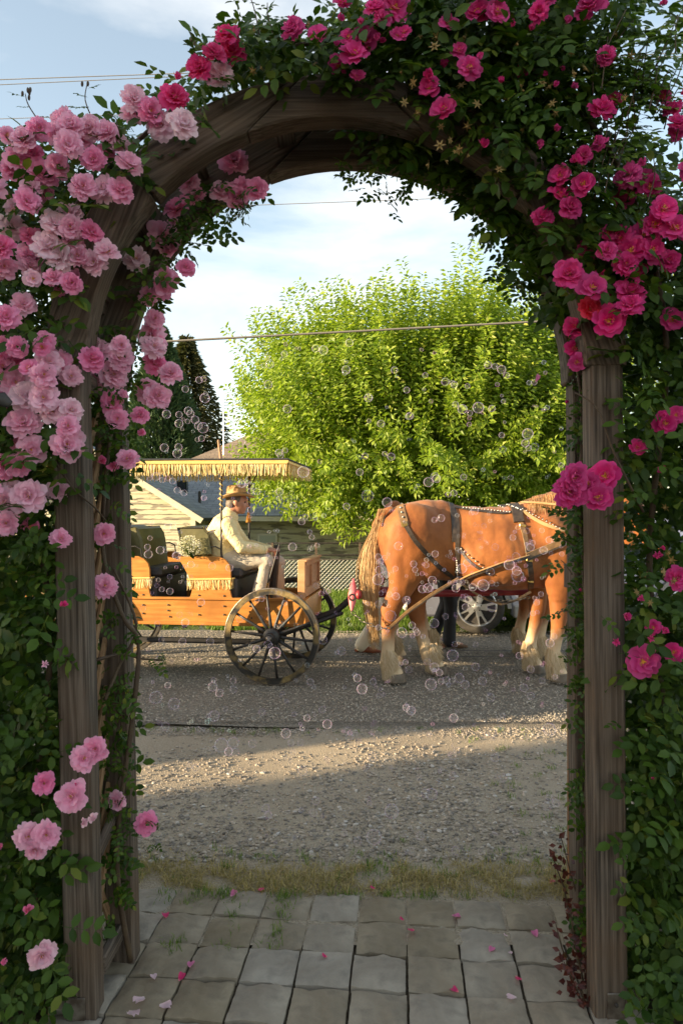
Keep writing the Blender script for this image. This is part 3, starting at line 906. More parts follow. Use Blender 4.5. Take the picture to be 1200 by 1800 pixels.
# gaps in the leaves where posts and arch stay bare
def spare(p, keep):
    px0 = 600 + p.x / p.y * FP; py0 = HORIZON - (p.z - EYE) / p.y * FP
    if px0 > 1010 and py0 < 330 and mnoise.noise((px0 * .017, py0 * .017, 3)) < .02 + .25 * (px0 - 1010) / 190 - .12 * py0 / 330: return False
    if 1140 < px0 and 840 < py0 < 1050 and mnoise.noise((px0 * .03, py0 * .03, 8)) < -.05: return False
    px = 600 + p.x / p.y * FP; py = HORIZON - (p.z - EYE) / p.y * FP
    if p.y > 2.30: return True
    for poly, pr in keep:
        if in_poly(px, py, poly) and random.random() < pr: return False
    return True
def arc_band(r0, r1, a0, a1, n=14, d=2.2):
    out = []
    def px(r, a):
        x, z = r * math.sin(R(a)) - .018, ZC + r * math.cos(R(a))
        return (600 + x / d * FP, HORIZON - (z - EYE) / d * FP)
    for i in range(n + 1): out.append(px(r0, a0 + (a1 - a0) * i / n))
    for i in range(n + 1): out.append(px(r1, a1 + (a0 - a1) * i / n))
    return out
bare = [(arc_band(RI - .02, RO - .035, -92, 12), .97), (arc_band(RI - .02, RO - .01, 20, 92), .35), ([(112, 640), (168, 640), (186, 1800), (100, 1800)], .93), ([(1036, 640), (1100, 700), (1112, 1800), (1036, 1800)], .9)]
hole = [(arc_band(0, RI - .01, -90, 90), 1.0)]
spots = region([(-110, 235), (40, 225), (150, 215), (250, 215), (330, 130), (350, 180), (330, 240), (250, 330), (190, 470), (130, 600), (125, 900), (135, 1800), (-110, 1800)], 2.08, 2.75, 2900)
spots += region([(-110, 560), (120, 560), (135, 1800), (-110, 1800)], 2.3, 3.0, 1100)
spots += region([(175, 560), (228, 560), (226, 840), (170, 860)], 2.30, 2.50, 130, k=0.6)
spots += region([(170, 860), (200, 860), (225, 1200), (175, 1200)], 2.32, 2.50, 34, k=0.5)
spots += region([(190, 1190), (218, 1200), (224, 1600), (200, 1630)], 2.30, 2.48, 110, k=0.55)
spots += region([(235, 540), (290, 400), (380, 300), (450, 330), (440, 370), (340, 430), (275, 540)], 2.32, 2.5, 120, k=0.65)
spots += region([(400, 340), (440, 330), (430, 385), (412, 392)], 2.42, 2.55, 16, k=0.5)
spots += region([(255, 1440), (290, 1440), (285, 1490), (258, 1485)], 2.38, 2.45, 7, k=0.45)
spots += region([(258, 1154), (284, 1154), (284, 1166), (258, 1168)], 2.5, 2.54, 4, k=0.4)
spots += region([(140, 560), (205, 560), (212, 1690), (150, 1690)], 2.62, 3.5, 520, k=.9)
left_spots = [p for p in spots if spare(p, bare)]
dress(left_rose, left_spots)
spots = region([(1095, 560), (1110, 330), (1125, 40), (1190, -40), (1330, -60), (1330, 1800), (1112, 1800), (1108, 620)], 2.08, 2.75, 3300)
spots += region([(1110, 560), (1330, 560), (1330, 1800), (1118, 1800)], 2.3, 3.0, 1100)
spots += region([(420, 45), (470, 25), (560, 60), (640, -10), (760, -50), (1120, -60), (1130, 560), (1060, 560), (990, 450), (900, 320), (800, 215), (720, 165), (640, 150), (540, 135), (430, 125), (345, 165), (340, 120), (380, 95)], 2.07, 2.62, 3000)
spots += region([(605, 285), (660, 270), (740, 285), (720, 330), (700, 375), (690, 385), (670, 350), (610, 312)], 2.36, 2.58, 60, k=0.6)
spots += region([(740, 290), (800, 300), (900, 400), (985, 500), (960, 505), (880, 430), (780, 330)], 2.36, 2.58, 120, k=0.65)
spots += region([(870, 400), (960, 480), (985, 600), (950, 560), (860, 470), (862, 420)], 2.42, 2.58, 40, k=0.65)
spots += region([(640, 150), (760, 190), (880, 300), (985, 440), (1030, 600), (1000, 560), (900, 390), (770, 280), (640, 235)], 2.30, 2.56, 300)
spots += region([(1018, 600), (1040, 600), (1040, 1690), (1018, 1640)], 2.31, 2.50, 260, k=0.5)
spots += region([(1000, 870), (1040, 860), (1040, 1000), (1000, 960)], 2.26, 2.48, 34, k=0.55)
spots += region([(1000, 1060), (1040, 1050), (1040, 1130), (1000, 1120)], 2.3, 2.48, 18, k=0.55)
spots += region([(1040, 650), (1110, 600), (1110, 900), (1045, 930)], 2.12, 2.2, 46, k=0.7)
spots += region([(1040, 1080), (1110, 1080), (1110, 1330), (1045, 1320)], 2.13, 2.2, 20, k=0.7)
spots += region([(1045, 1520), (1130, 1500), (1120, 1610), (1060, 1580)], 2.13, 2.2, 10, k=0.7)
spots += region([(1030, 600), (1075, 600), (1075, 1690), (1030, 1690)], 2.75, 3.3, 330, k=.7)
right_spots = [p for p in spots if spare(p, bare)]
dress(right_rose, right_spots)

def cane(plant, pts, r=.006, name='cane'):
    P = [Vector(p) for p in pts]
    out = []
    for i in range(len(P) - 1):                      # a smooth run through the points
        p0, p1, p2, p3 = P[max(i - 1, 0)], P[i], P[i + 1], P[min(i + 2, len(P) - 1)]
        for t in np.linspace(0, 1, 6)[: 6 if i == len(P) - 2 else 5]:
            t = float(t)
            out.append(.5 * ((2 * p1) + (p2 - p0) * t + (2 * p0 - 5 * p1 + 4 * p2 - p3) * t * t + (3 * p1 - p0 - 3 * p2 + p3) * t ** 3))
    rad = [r * (1 - .45 * i / len(out)) for i in range(len(out))]
    mb = MB().tube(out, rad, 6, cap=False)
    return mb.build(name, MT['cane'], plant, smooth=True)
cane(left_rose, [at(230, 1690, 2.45), at(205, 1500, 2.4), at(235, 1250, 2.42), at(243, 1130, 2.44), at(215, 1080, 2.4), at(180, 950, 2.4), at(205, 700, 2.4), at(260, 520, 2.42), at(380, 360, 2.45)], .010)
cane(left_rose, [at(120, 1780, 2.5), at(60, 1500, 2.35), at(90, 1100, 2.3), at(40, 800, 2.25), at(60, 500, 2.2), at(160, 330, 2.15), at(330, 170, 2.2)], .012)
cane(left_rose, [at(170, 1160, 2.32), at(215, 1150, 2.42), at(250, 1158, 2.5), at(285, 1160, 2.53)], .006)
cane(left_rose, [at(185, 1230, 2.35), at(210, 1170, 2.42), at(240, 1100, 2.45), at(200, 1000, 2.4)], .007)
cane(left_rose, [at(90, 800, 2.2), at(130, 860, 2.15), at(165, 890, 2.25), at(190, 920, 2.4)], .004)
cane(right_rose, [at(1040, 1720, 2.4), at(1028, 1500, 2.42), at(1035, 1200, 2.4), at(1020, 900, 2.4), at(1015, 650, 2.4), at(930, 430, 2.42), at(780, 270, 2.42)], .009)
cane(right_rose, [at(1160, 1790, 2.5), at(1180, 1400, 2.35), at(1140, 1000, 2.3), at(1170, 600, 2.2), at(1090, 300, 2.2), at(930, 120, 2.2), at(700, 60, 2.25), at(520, 80, 2.3)], .012)
cane(right_rose, [at(1130, 900, 2.15), at(1080, 800, 2.12), at(1050, 720, 2.13), at(1010, 690, 2.2)], .004)

def place_bloom(plant, px, py, dia, tone, mesh=None, d=None, col=None, away=False):
    X = lambda dd: ((px - 600) / FP * dd, EYE - (py - HORIZON) / FP * dd)
    if d is None:
        x, z = X(2.25); r_ = math.hypot(x + .018, max(0, z - ZC))
        inside = r_ < .80
        d = random.uniform(2.36, 2.46) if inside else random.uniform(2.03, 2.13)
    p = at(px, py, d)
    s = dia / FP * d * random.uniform(.92, 1.06)
    out = Vector((-p.x * .4 + random.uniform(-.5, .5), -1.0, random.uniform(-.15, .65)))
    if away: out = Vector((random.uniform(-1, 1), -.5, random.uniform(-.5, .6)))
    z = out.normalized(); a = random.uniform(0, 6.28)
    y = Vector((math.sin(a), .1, math.cos(a))); y = (y - z * y.dot(z)).normalized()
    rm = Matrix((y.cross(z), y, z)).transposed()
    M = Matrix.Translation(p) @ rm.to_4x4() @ Matrix.Scale(s, 4)
    if mesh is None:
        if dia < 27: mesh = random.choice(BUDM if random.random() < .6 else LOOSE)
        elif dia < 36: mesh = random.choice(LOOSE + OPEN)
        else: mesh = random.choice(FULL if plant is left_rose else OPEN + OPEN + FULL)
    nm = 'bud' if mesh in BUDM else 'bloom'
    o = link(nm, mesh, plant, world_m(plant).inverted() @ M)
    if col is None:
        if plant is left_rose:
            a0, b0, c0 = np.array((.95, .73, .80)), np.array((.93, .32, .56)), np.array((.82, .03, .24))
            t = min(1, max(0, tone + random.uniform(-.08, .08)))
            c = a0 + (b0 - a0) * (t / .5) if t < .5 else b0 + (c0 - b0) * ((t - .5) / .5)
        else:
            c = np.array((.76, .012, .235)) * (1 - tone) + np.array((.86, .12, .45)) * tone
            c = c * random.uniform(.85, 1.08)
        col = c
    o.color = (float(col[0]), float(col[1]), float(col[2]), 1)
    if mesh in FULL or mesh in OPEN:
        st = link('stamens', STAM, o); st.scale = (1, 1, 1) if mesh in FULL else (1.15, 1.15, 1.15)
    return o
LEFT = '''42 246 50 3;69 227 45 4;12 238 35 4;112 208 45 3;125 222 50 2;160 225 50 1;121 254 55 3;208 254 50 2;227 288 55 2;188 233 45 3;75 306 58 4;102 292 48 3;50 354 50 4;54 333 45 3;183 333 58 2;213 335 52 3;146 329 50 3;100 396 60 0;121 375 50 1;88 433 62 0;106 454 55 1;160 408 48 5;125 400 50 2;167 462 50 1;188 442 45 1;137 450 45 3;5 435 55 6;8 470 50 3;21 400 55 0;58 490 32 1;42 535 45 3;127 498 42 5;96 488 45 4;12 558 50 5;79 600 40 5;240 456 50 1;288 417 62 2;308 396 35 2;300 437 40 3;327 471 38 5;292 495 50 4;283 512 40 4;262 520 40 3;310 367 45 5;333 320 45 3;340 344 48 4;410 283 58 4;392 338 50 3;417 346 45 4;425 329 45 4;452 333 42 5;267 592 55 2;273 560 38 3;235 175 50 1;233 200 50 1;265 196 48 5;285 221 58 1;321 219 55 0;306 171 60 9;398 62 55 9;408 92 55 9;377 94 45 9;350 120 45 9;367 137 48 3;388 129 45 1;310 140 25 9;7 613 50 4;28 673 60 3;52 647 35 5;77 660 55 3;87 637 45 1;5 643 50 3;50 700 70 0;77 700 60 1;93 723 50 1;42 743 62 2;125 720 45 1;120 750 45 3;118 783 58 2;55 790 58 3;33 817 50 4;7 820 55 5;50 873 62 2;8 883 55 2;13 920 50 3;172 618 52 2;210 630 55 2;200 660 52 2;157 673 48 2;197 707 45 5;207 737 42 3;220 693 30 3;263 690 58 2;277 697 50 3;247 730 40 5;270 610 50 2;273 640 50 5;300 657 50 2;248 763 25 5;225 807 45 3;200 817 35 6;178 813 35 7;183 938 42 3;107 947 40 4;185 1030 48 3;110 1063 20 9;75 610 35 6;148 1333 55 3;168 1317 45 3;127 1400 62 3;138 1380 22 9;205 1407 40 3;257 1447 40 5;50 1470 52 2;82 1467 50 2;63 1493 45 3;150 1442 30 0;163 1438 26 0;75 1678 50 1;50 1600 32 7;78 1377 40 6;4 1483 25 6;5 1690 20 6;80 1167 22 2;100 238 45 3;30 280 48 4;20 300 40 5;165 280 45 4;60 270 40 6;30 610 40 5;130 430 45 2;-15 330 50 3;-20 480 50 3;-25 690 55 3;-20 860 50 3;148 240 40 4;185 268 40 5'''
for e in LEFT.split(';'):
    px, py, dd, t = [float(q) for q in e.split()]
    d = None
    if 150 < px < 262 and py > 560: d = random.uniform(2.3, 2.38)
    if px >= 262 and py > 560: d = random.uniform(2.38, 2.5)
    if (px, py) == (257, 1447): d = 2.4
    if px < 182 and py > 1300: d = random.uniform(2.03, 2.06)
    place_bloom(left_rose, px, py, dd, t / 10 if t < 9 else 1.0, d=d, mesh=None)
RIGHT = '''515 52 50;558 61 40;596 35 25;602 6 35;658 15 45;693 15 55;710 58 32;640 73 55;622 96 55;593 117 42;628 134 30;672 76 22;754 155 45;780 193 48;780 120 30;824 120 45;841 23 58;873 23 45;897 44 22;1037 12 60;1060 17 30;1165 9 25;920 122 28;879 146 22;955 134 18;987 125 18;1005 155 24;975 152 20;1057 192 55;1077 175 35;975 230 22;949 257 28;847 257 32;1013 283 32;984 310 42;1025 324 42;984 344 45;1002 364 45;952 382 42;1104 309 52;1104 335 40;1136 324 40;1165 368 55;1185 402 55;1130 414 52;1107 443 60;1089 420 50;1066 440 38;1174 458 42;999 481 60;1040 507 52;1107 513 58;1037 543 45;1069 566 60;1010 575 45;1107 537 45;1180 563 48;1180 192 40;1188 233 35;1197 163 25;1010 613 40;1013 637 35;1028 653 30;1008 840 55;1000 867 60;1063 838 60;1033 850 45;1050 877 58;1163 733 30;1167 745 42;1187 730 35;1118 787 32;1163 830 25;997 707 12;1155 980 24;1162 962 15;1190 1017 45;1125 1053 24;1097 1080 30;1147 1103 30;1167 1110 28;1083 1127 22;1130 1163 58;1183 1147 40;1143 1123 20;1018 1037 12;1145 1367 12;1100 465 50;1150 395 45;1120 480 40;1145 440 45;1215 420 55;1225 560 50;1215 300 50'''
for e in RIGHT.split(';'):
    px, py, dd = [float(q) for q in e.split()]
    d = None
    if px < 1045 and 560 < py < 700: d = random.uniform(2.22, 2.32)
    if py > 820 and px < 1080 and py < 900: d = random.uniform(2.05, 2.12)
    col = (.80, .02, .07) if (px, py) in ((1037, 543),) else None
    place_bloom(right_rose, px, py, dd, random.choice((0, .1, .25, .45)), d=d, col=col)
for i in range(96):                                  # smaller blooms set back in the clusters
    if i < 34:
        q = random.choice(LEFT.split(';')[:36] + LEFT.split(';')[66:88]).split(); px, py = float(q[0]) + random.gauss(0, 32), float(q[1]) + random.gauss(0, 32)
        if px > 230 or py < 228: continue
        place_bloom(left_rose, px, py, random.uniform(32, 50), random.choice((.1, .3, .5, .6)), d=random.uniform(2.12, 2.19))
    elif i > 60:
        px, py = random.uniform(500, 1190), random.uniform(-10, 330)
        if math.hypot(px - 590, py - 640) < 530 or px < 560 and py < 20: continue
        place_bloom(right_rose, px, py, random.uniform(20, 42), random.random() * .5, d=random.uniform(2.03, 2.08))
    else:
        q = random.choice(RIGHT.split(';')[38:60]).split(); px, py = float(q[0]) + random.gauss(0, 30), float(q[1]) + random.gauss(0, 30)
        if px < 1000: continue
        place_bloom(right_rose, px, py, random.uniform(26, 44), random.random() * .5, d=random.uniform(2.1, 2.17))
for i in range(58):                                  # spent flowers, orange-brown stars
    if i < 40: px, py = random.uniform(700, 1110), random.uniform(60, 300)
    elif i < 50: px, py = random.uniform(1110, 1195), random.uniform(850, 1150)
    else: px, py = random.uniform(340, 560), random.uniform(40, 130)
    p = at(px, py, random.uniform(2.04, 2.12)); s = random.uniform(.022, .036)
    M = Matrix.Translation(p) @ Matrix.Rotation(random.uniform(0, 6), 4, 'Z') @ Matrix.Rotation(random.uniform(.6, 2.0), 4, 'X') @ Matrix.Scale(s, 4)
    link('spent_bloom', SEPAL, right_rose, world_m(right_rose).inverted() @ M)
# wild shoots standing out of the outline
MT['young_leaf'] = leafmat('young_leaf', (0.06, 0.115, 0.014), (0.13, 0.20, 0.03), rough=.5, transl=.35)
YOUNG = [leaf_object_mesh(k, MT['young_leaf']) for k in range(8)]
def shoot(plant, a, b, d, n=5, r=.0022, buds=0, leaf=.07, meshes=LEAFMESH):
    p0, p1 = at(a[0], a[1], d), at(b[0], b[1], d + .02)
    mid = (p0 + p1) / 2 + Vector((random.uniform(-.02, .02), 0, .01))
    cane(plant, [p0, mid, p1], r, 'shoot')
    inv = world_m(plant).inverted()
    for i in range(n):
        p = p0.lerp(p1, (i + .6) / n)
        M = Matrix.Translation(p) @ rot_from(Vector((random.choice((-1, 1)), random.uniform(-.4, .4), random.uniform(-.3, .5))), Vector((0, -.6, 1))).to_4x4() @ Matrix.Scale(leaf * random.uniform(.7, 1.1), 4)
        link('leaf', random.choice(meshes), plant, inv @ M)
    for i in range(buds):
        p = p1 + Vector((random.uniform(-.018, .018), random.uniform(-.01, .01), random.uniform(-.012, .015)))
        mb = MB().ball(p, (.0045, .0045, .009), 6, 5); mb.build('green_bud', MT['cane'], plant, smooth=True)
shoot(left_rose, (70, 215), (45, 165), 2.12, 3, buds=5, leaf=.045); shoot(left_rose, (165, 215), (153, 150), 2.12, 4, buds=2, leaf=.055)
shoot(left_rose, (205, 230), (190, 200), 2.12, 2, leaf=.05)
shoot(right_rose, (455, 60), (440, -5), 2.15, 4, leaf=.07); shoot(right_rose, (480, 60), (470, 5), 2.15, 3, leaf=.06)
shoot(right_rose, (365, 105), (345, 80), 2.12, 2, buds=3, leaf=.04); shoot(right_rose, (870, 415), (850, 425), 2.5, 2, buds=4, leaf=.04)
for i in range(30):
    x0 = random.uniform(1040, 1195); y0 = random.uniform(20, 300)
    shoot(right_rose, (x0, y0 + 60), (x0 + random.uniform(10, 60), y0 - random.uniform(10, 60)), random.uniform(2.05, 2.12), 6, leaf=.09, meshes=YOUNG)
for x0, y0, x1, y1 in ((1000, 900, 975, 905), (1010, 960, 978, 945), (1005, 1010, 985, 985), (1000, 1075, 978, 1085), (1010, 1110, 985, 1105), (1020, 1170, 995, 1150)):
    shoot(right_rose, (x0, y0), (x1, y1), 2.3, 3, leaf=.06)

# dark red shoots at the foot of the right side
rs = thing('barberry_shrub', 'small shrub with dark red leaves at the foot of the right post', 'shrub', (0.80, 2.42, 0))
Vs, Fs, n0 = [], [], 0
mb = MB()
for (a, b, d) in [((1030, 1790), (1000, 1590), 2.36), ((1030, 1780), (985, 1470), 2.5), ((1015, 1790), (975, 1620), 2.4), ((1040, 1795), (1020, 1640), 2.35), ((1030, 1800), (1000, 1730), 2.28), ((1045, 1790), (1040, 1690), 2.3), ((1005, 1640), (968, 1500), 2.5), ((1025, 1800), (990, 1690), 2.3)]:
    p0, p1 = at(a[0], a[1], d), at(b[0], b[1], d)
    p0.z = max(p0.z, -.02)
    mid = (p0 + p1) / 2 + Vector((random.uniform(-.03, .02), 0, .02))
    mb.tube([p0, mid, p1], [.004, .003, .0015], 5, cap=False)
    for i in range(26):
        t = random.uniform(.05, 1)
        p = p0.lerp(mid, t * 2) if t < .5 else mid.lerp(p1, t * 2 - 1)
        p = p + Vector((random.gauss(0, .014), random.gauss(0, .014), random.gauss(0, .008)))
        y = Vector((random.uniform(-1, 1), random.uniform(-1, .5), random.uniform(-.2, .9))); rm = rot_from(y, Vector((random.uniform(-.5, .5), -1, .5)))
        s = random.uniform(.016, .036); w = .3
        v = np.array([(0, 0, 0), (-w, .45, .06), (0, .5, 0), (w, .45, .06), (0, 1, -.1)]) * s @ np.array(rm).T + np.array(p)
        Vs.append(v); Fs.append(np.array([(0, 2, 1), (0, 3, 2), (1, 2, 4), (2, 3, 4)]) + n0); n0 += 5
stuff(soup('foliage', np.concatenate(Vs), np.concatenate(Fs), MT['red_leaf'], rs))
mb.build('stem', MT['cane'], rs)
# ================================================================== THE WAGON
YAW = R(-7.0)
wagon = thing('surrey_wagon', 'orange varnished horse drawn wagon with a gold fringed flat canopy and black spoked wheels', 'wagon', (-0.565, 6.99, 0.045), YAW)
WM = world_m(wagon)
u_, v_ = Vector((math.cos(YAW), math.sin(YAW), 0)), Vector((-math.sin(YAW), math.cos(YAW), 0))
def wl(px, py, yl):
    """wagon's own (x, z) of a photograph bearing on its lengthwise plane at yl"""
    D = Vector(((px - 600) / FP, 1, (HORIZON - py) / FP)); O = Vector((0, 0, EYE)) - wagon.location
    t = (yl - v_.dot(O)) / v_.dot(D)
    p = O + D * t
    return (u_.dot(p), p.z)
def W(x, y, z): return (x, y, z)
YN, YFAR = -0.47, 0.47
def local_plank(name, c, size, m, parent=wagon, bevel=.004, rot=None):
    mb = MB().box((0, 0, 0), size)
    o = mb.build(name, m, None, bevel=bevel)
    o.parent = parent; o.location = c
    if rot: o.rotation_euler = rot
    return o
def wheel(c, rad, yaw=0.0, spin=0.0):
    w = bpy.data.objects.new('wheel', None); C.objects.link(w); w.parent = wagon; w.location = c; w.rotation_euler = (0, 0, yaw)
    def loc(mb, name, m, **k): return mb.build(name, m, w, local=True, **k)
    seg = 64
    loc(MB().lathe([(rad - .055, -.022), (rad - .006, -.024), (rad - .006, .024), (rad - .055, .022)], seg), 'felloe', MT['rim'], smooth=True, angle=40)
    loc(MB().lathe([(rad - .007, -.026), (rad, -.024), (rad, .024), (rad - .007, .026)], seg), 'tyre', MT['steel'], smooth=True, angle=40)
    loc(MB().lathe([(.03, -.13), (.042, -.125), (.045, -.07), (.075, -.05), (.08, 0), (.075, .05), (.05, .08), (.03, .1)], 28), 'hub', MT['black'], smooth=True, angle=35)
    loc(MB().lathe([(.0, -.142), (.022, -.14), (.03, -.128), (.0, -.128)], 20), 'hub_cap', MT['steel'], smooth=True)
    sm = None
    for i in range(14):
        a = spin + 2 * math.pi * i / 14
        if sm is None:
            sm = MB().tube([(.06, 0, 0), (.12, 0, 0), (.25, 0, 0), (rad - .05, 0, 0)], [.017, .0165, .0125, .0115], 8, cap=False).mesh('spoke', MT['black'], True)
        s = link('spoke', sm, w); s.rotation_euler = (0, a, 0)
    loc(MB().lathe([(rad - .058, -.03), (rad - .05, -.03), (rad - .05, -.025), (rad - .058, -.025)], 48), 'rim_edge', MT['rim'])
    return w
RW = 0.443
wheel(W(0, -0.583, RW), RW, spin=.1); wheel(W(0, 0.583, RW), RW, spin=.3)
wheel(W(-1.95, -0.583, RW + .02), RW + .02, spin=.2); wheel(W(-1.95, 0.583, RW + .02), RW + .02, spin=.0)
for x in (0, -1.95):
    MB().tube([(x, -.56, RW), (x, .56, RW)], .024, 10).build('axle', MT['black'], wagon, local=True, smooth=True)
    for y in (-.36, .36):                              # elliptic springs
        mb = MB()
        for sg in (1, -1):
            mb.tube([(x - .32 + .64 * t, y, RW + .09 + sg * .07 * math.sin(math.pi * t)) for t in np.linspace(0, 1, 11)], [(.018, .006)] * 11, 8)
        mb.build('spring', MT['black'], wagon, local=True, smooth=True)
zr = wl(300, 1124, 0)[1]
MB().box((-1.0, -.02, zr), (2.0, .05, .05)).build('reach_bar', MT['black'], wagon, local=True)
MB().box((-1.0, -.40, wl(360, 1125, -.4)[1]), (1.5, .035, .03)).build('side_bar', MT['black'], wagon, local=True)
for px in (325, 408):
    x, _ = wl(px, 1110, -.4); MB().box((x, -.40, .54), (.03, .03, .13)).build('hanger', MT['black'], wagon, local=True)
# body: sill planks, mouldings, floor
zt, zb = wl(400, 1054, YN)[1], wl(400, 1094, YN)[1]
xf = wl(533, 1060, YN)[0]; xr = -2.45
for yy, s in ((YN, -1), (YFAR, 1)):
    local_plank('side_board', ((xf + xr) / 2, yy, (zt + zb) / 2), (xf - xr, .03, zt - zb), MT['wagon_wood'])
    local_plank('top_moulding', ((xf + xr) / 2, yy + s * .008, zt + .008), (xf - xr + .01, .055, .022), MT['wagon_wood'])
    local_plank('bottom_moulding', ((xf + xr) / 2, yy + s * .010, zb - .012), (xf - xr + .01, .06, .03), MT['wagon_wood'])
local_plank('floor', ((xf + xr) / 2, 0, zb + .02), (xf - xr - .04, .90, .03), MT['dark_cushion'])
local_plank('front_board', (xf + .012, 0, (zt + zb) / 2), (.025, .97, zt - zb + .02), MT['wagon_wood'])
# seat side panels
sp = [(250, 655), (400, 655), (470, 656), (500, 670), (522, 695), (530, 730), (531, 790), (525, 830), (535, 868), (560, 885), (300, 885), (318, 862), (326, 835), (322, 800), (305, 752), (278, 700)]
sp = [wl(230 + a / 3, 760 + b / 3, YN) for a, b in sp]
bolt_me = MB().ball((0, 0, 0), (.009, .006, .009), 8, 6).mesh('bolt', MT['black'], True)
def bolt(x, y, z): o = link('bolt', bolt_me, wagon); o.location = (x, y, z)
def fringe_run(p0, p1, h, n, rows=2, sway=.010, name='fringe', parent=wagon, head=.018):
    """Hanging threads from a braid along p0-p1 (wagon's own coordinates)."""
    p0, p1 = Vector(p0), Vector(p1); d = (p1 - p0).normalized(); nrm = Vector((-d.y, d.x, 0)).normalized() if abs(d.z) < .9 else Vector((0, 1, 0))
    V, F = [], []
    for rw in range(rows):
        for i in range(n):
            t = (i + random.random() * .8) / n
            b = p0.lerp(p1, min(t, 1)) + nrm * (random.uniform(-.004, .004) + rw * .006)
            hh = h * random.uniform(.74, 1.06); sx = d * random.uniform(-sway, sway) * 2 + nrm * random.uniform(-sway, sway)
            w = d * ((p1 - p0).length / n * .5); w2 = w * random.uniform(.35, .8)
            a = len(V)
            V += [b - w, b + w, b + Vector((0, 0, -hh * .5)) + sx * .5 + w2 + nrm * random.uniform(-.004, .004), b + Vector((0, 0, -hh * .5)) + sx * .5 - w2, b + Vector((0, 0, -hh)) + sx + w2 * .8, b + Vector((0, 0, -hh)) + sx - w2 * .8]
            F += [(a, a + 1, a + 2, a + 3), (a + 3, a + 2, a + 4, a + 5)]
    me = MB().add(V, F).mesh(name, MT['fringe'])
    o = link(name, me, parent); stuff(o)
    MB().tube([p0 - nrm * .006, p1 - nrm * .006], [(head * .35, head * .5)] * 2, 8, cap=False).build('braid', MT['gold_cloth'], parent, local=True)
    return o
def seat(dx, near=True):
    for yy, s in ((YN - .004, -1), (YFAR + .004, 1)):
        MB().prism([(a + dx, b) for a, b in sp], yy - .014, yy + .014).build('seat_panel', MT['wagon_wood'], wagon, local=True, bevel=.003)
        a = wl(331, 1018, YN); b = wl(408, 1017, YN)
        fringe_run((a[0] + dx, yy + s * .022, a[1]), (b[0] + dx, yy + s * .022, b[1]), .10, 48, name='seat_fringe')
    fringe_run((b[0] + dx + .004, YN - .02, b[1]), (b[0] + dx + .004, YFAR + .02, b[1]), .10, 110, name='seat_fringe')
    for px, py in ((121 + 230, 1046), (165 + 230, 1047), (121 + 230, 1065), (165 + 230, 1065), (351, 1080), (395, 1080), (440, 1065), (440, 1075), (443, 1086), (320, 1001), (331, 1017), (312, 980)):
        x, z = wl(px, py, YN); bolt(x + dx, YN - .022, z)
    x0, z0 = wl(338, 992, YN); x1, z1 = wl(405, 992, YN)
    local_plank('seat_box', ((x0 + x1) / 2 + dx + .03, 0, (z1 + zb) / 2 - .05), (x1 - x0 + .05, .88, z1 - zb - .16), MT['dark_cushion'], bevel=.02)
    local_plank('seat_cushion', ((x0 + x1) / 2 + dx + .05, 0, z1 - .085), (x1 - x0 + .10, .87, .09), MT['dark_cushion'], bevel=.025)
    xb, zb2 = wl(330, 980, YN); xt, zt2 = wl(314, 927, YN)
    th = .07
    mb = MB().prism([(xb + dx, zb2), (xb + th + .06 + dx, zb2), (xt + th + .07 + dx, zt2 - .01), (xt + th + dx, zt2 + .012), (xt + dx, zt2)], -.44, .44)
    mb.build('seat_back', MT['olive'], wagon, local=True, bevel=.015)
    for y in (-.452, .452):                            # wings at the seat's ends
        e = [wl(312, 928, YN), wl(356, 928, YN), wl(366, 940, YN), wl(372, 975, YN), wl(322, 977, YN)]
        MB().prism([(a + dx, b) for a, b in e], y - .012, y + .012).build('seat_wing', MT['olive'], wagon, local=True, bevel=.006)
        MB().tube([(a + dx, y - .016 * (1 if y < 0 else -1), b) for a, b in (e[4], e[0], e[1])], .008, 6).build('piping', MT['black'], wagon, local=True)
        q = [wl(366, 962, YN), wl(378, 961, YN), wl(388, 966, YN), wl(390, 980, YN)]
        MB().tube([(a + dx, y, b) for a, b in q], .007, 8).build('arm_rail', MT['black'], wagon, local=True, smooth=True)
dx2 = wl(262, 985, YN)[0] - wl(404, 985, YN)[0]
seat(0); seat(dx2)
# olive rug hung over the back seat, seen at the edge
x0, z0 = wl(247, 930, -.3)
MB().prism([(x0 - .14, z0), (x0 - .02, z0 + .02), (x0 + .03, z0 - .10), (x0 + .07, z0 - .42), (x0 - .10, z0 - .42)], -.34, .3).build('lap_rug', MT['olive'], wagon, local=True, bevel=.02)
# dash box at the front
xa, za = wl(497, 988, YN + .04)
xw = wl(505, 988, YN + .04)[0]
zlow = zt + .02
local_plank('dash_board', (xf - .02, 0, (za + zlow) / 2), (.035, .86, za - zlow), MT['crate_wood'])
for y in (-.445, .445):
    local_plank('dash_end', (xf - .02, y, (za + zlow) / 2), (.07, .03, za - zlow + .015), MT['crate_wood'])
for z in (za - .02, (za + zlow) / 2 - .10, zlow + .03):
    local_plank('dash_rail', (xf + .006, 0, z), (.025, .80, .045), MT['crate_wood'])
for y in (-.41, -.05, .41):
    local_plank('dash_stile', (xf + .0055, y, (za + zlow) / 2), (.022, .05, za - zlow - .06), MT['crate_wood'])
local_plank('dash_cap', (xf - .01, 0, za + .012), (.085, .92, .02), MT['crate_wood'])
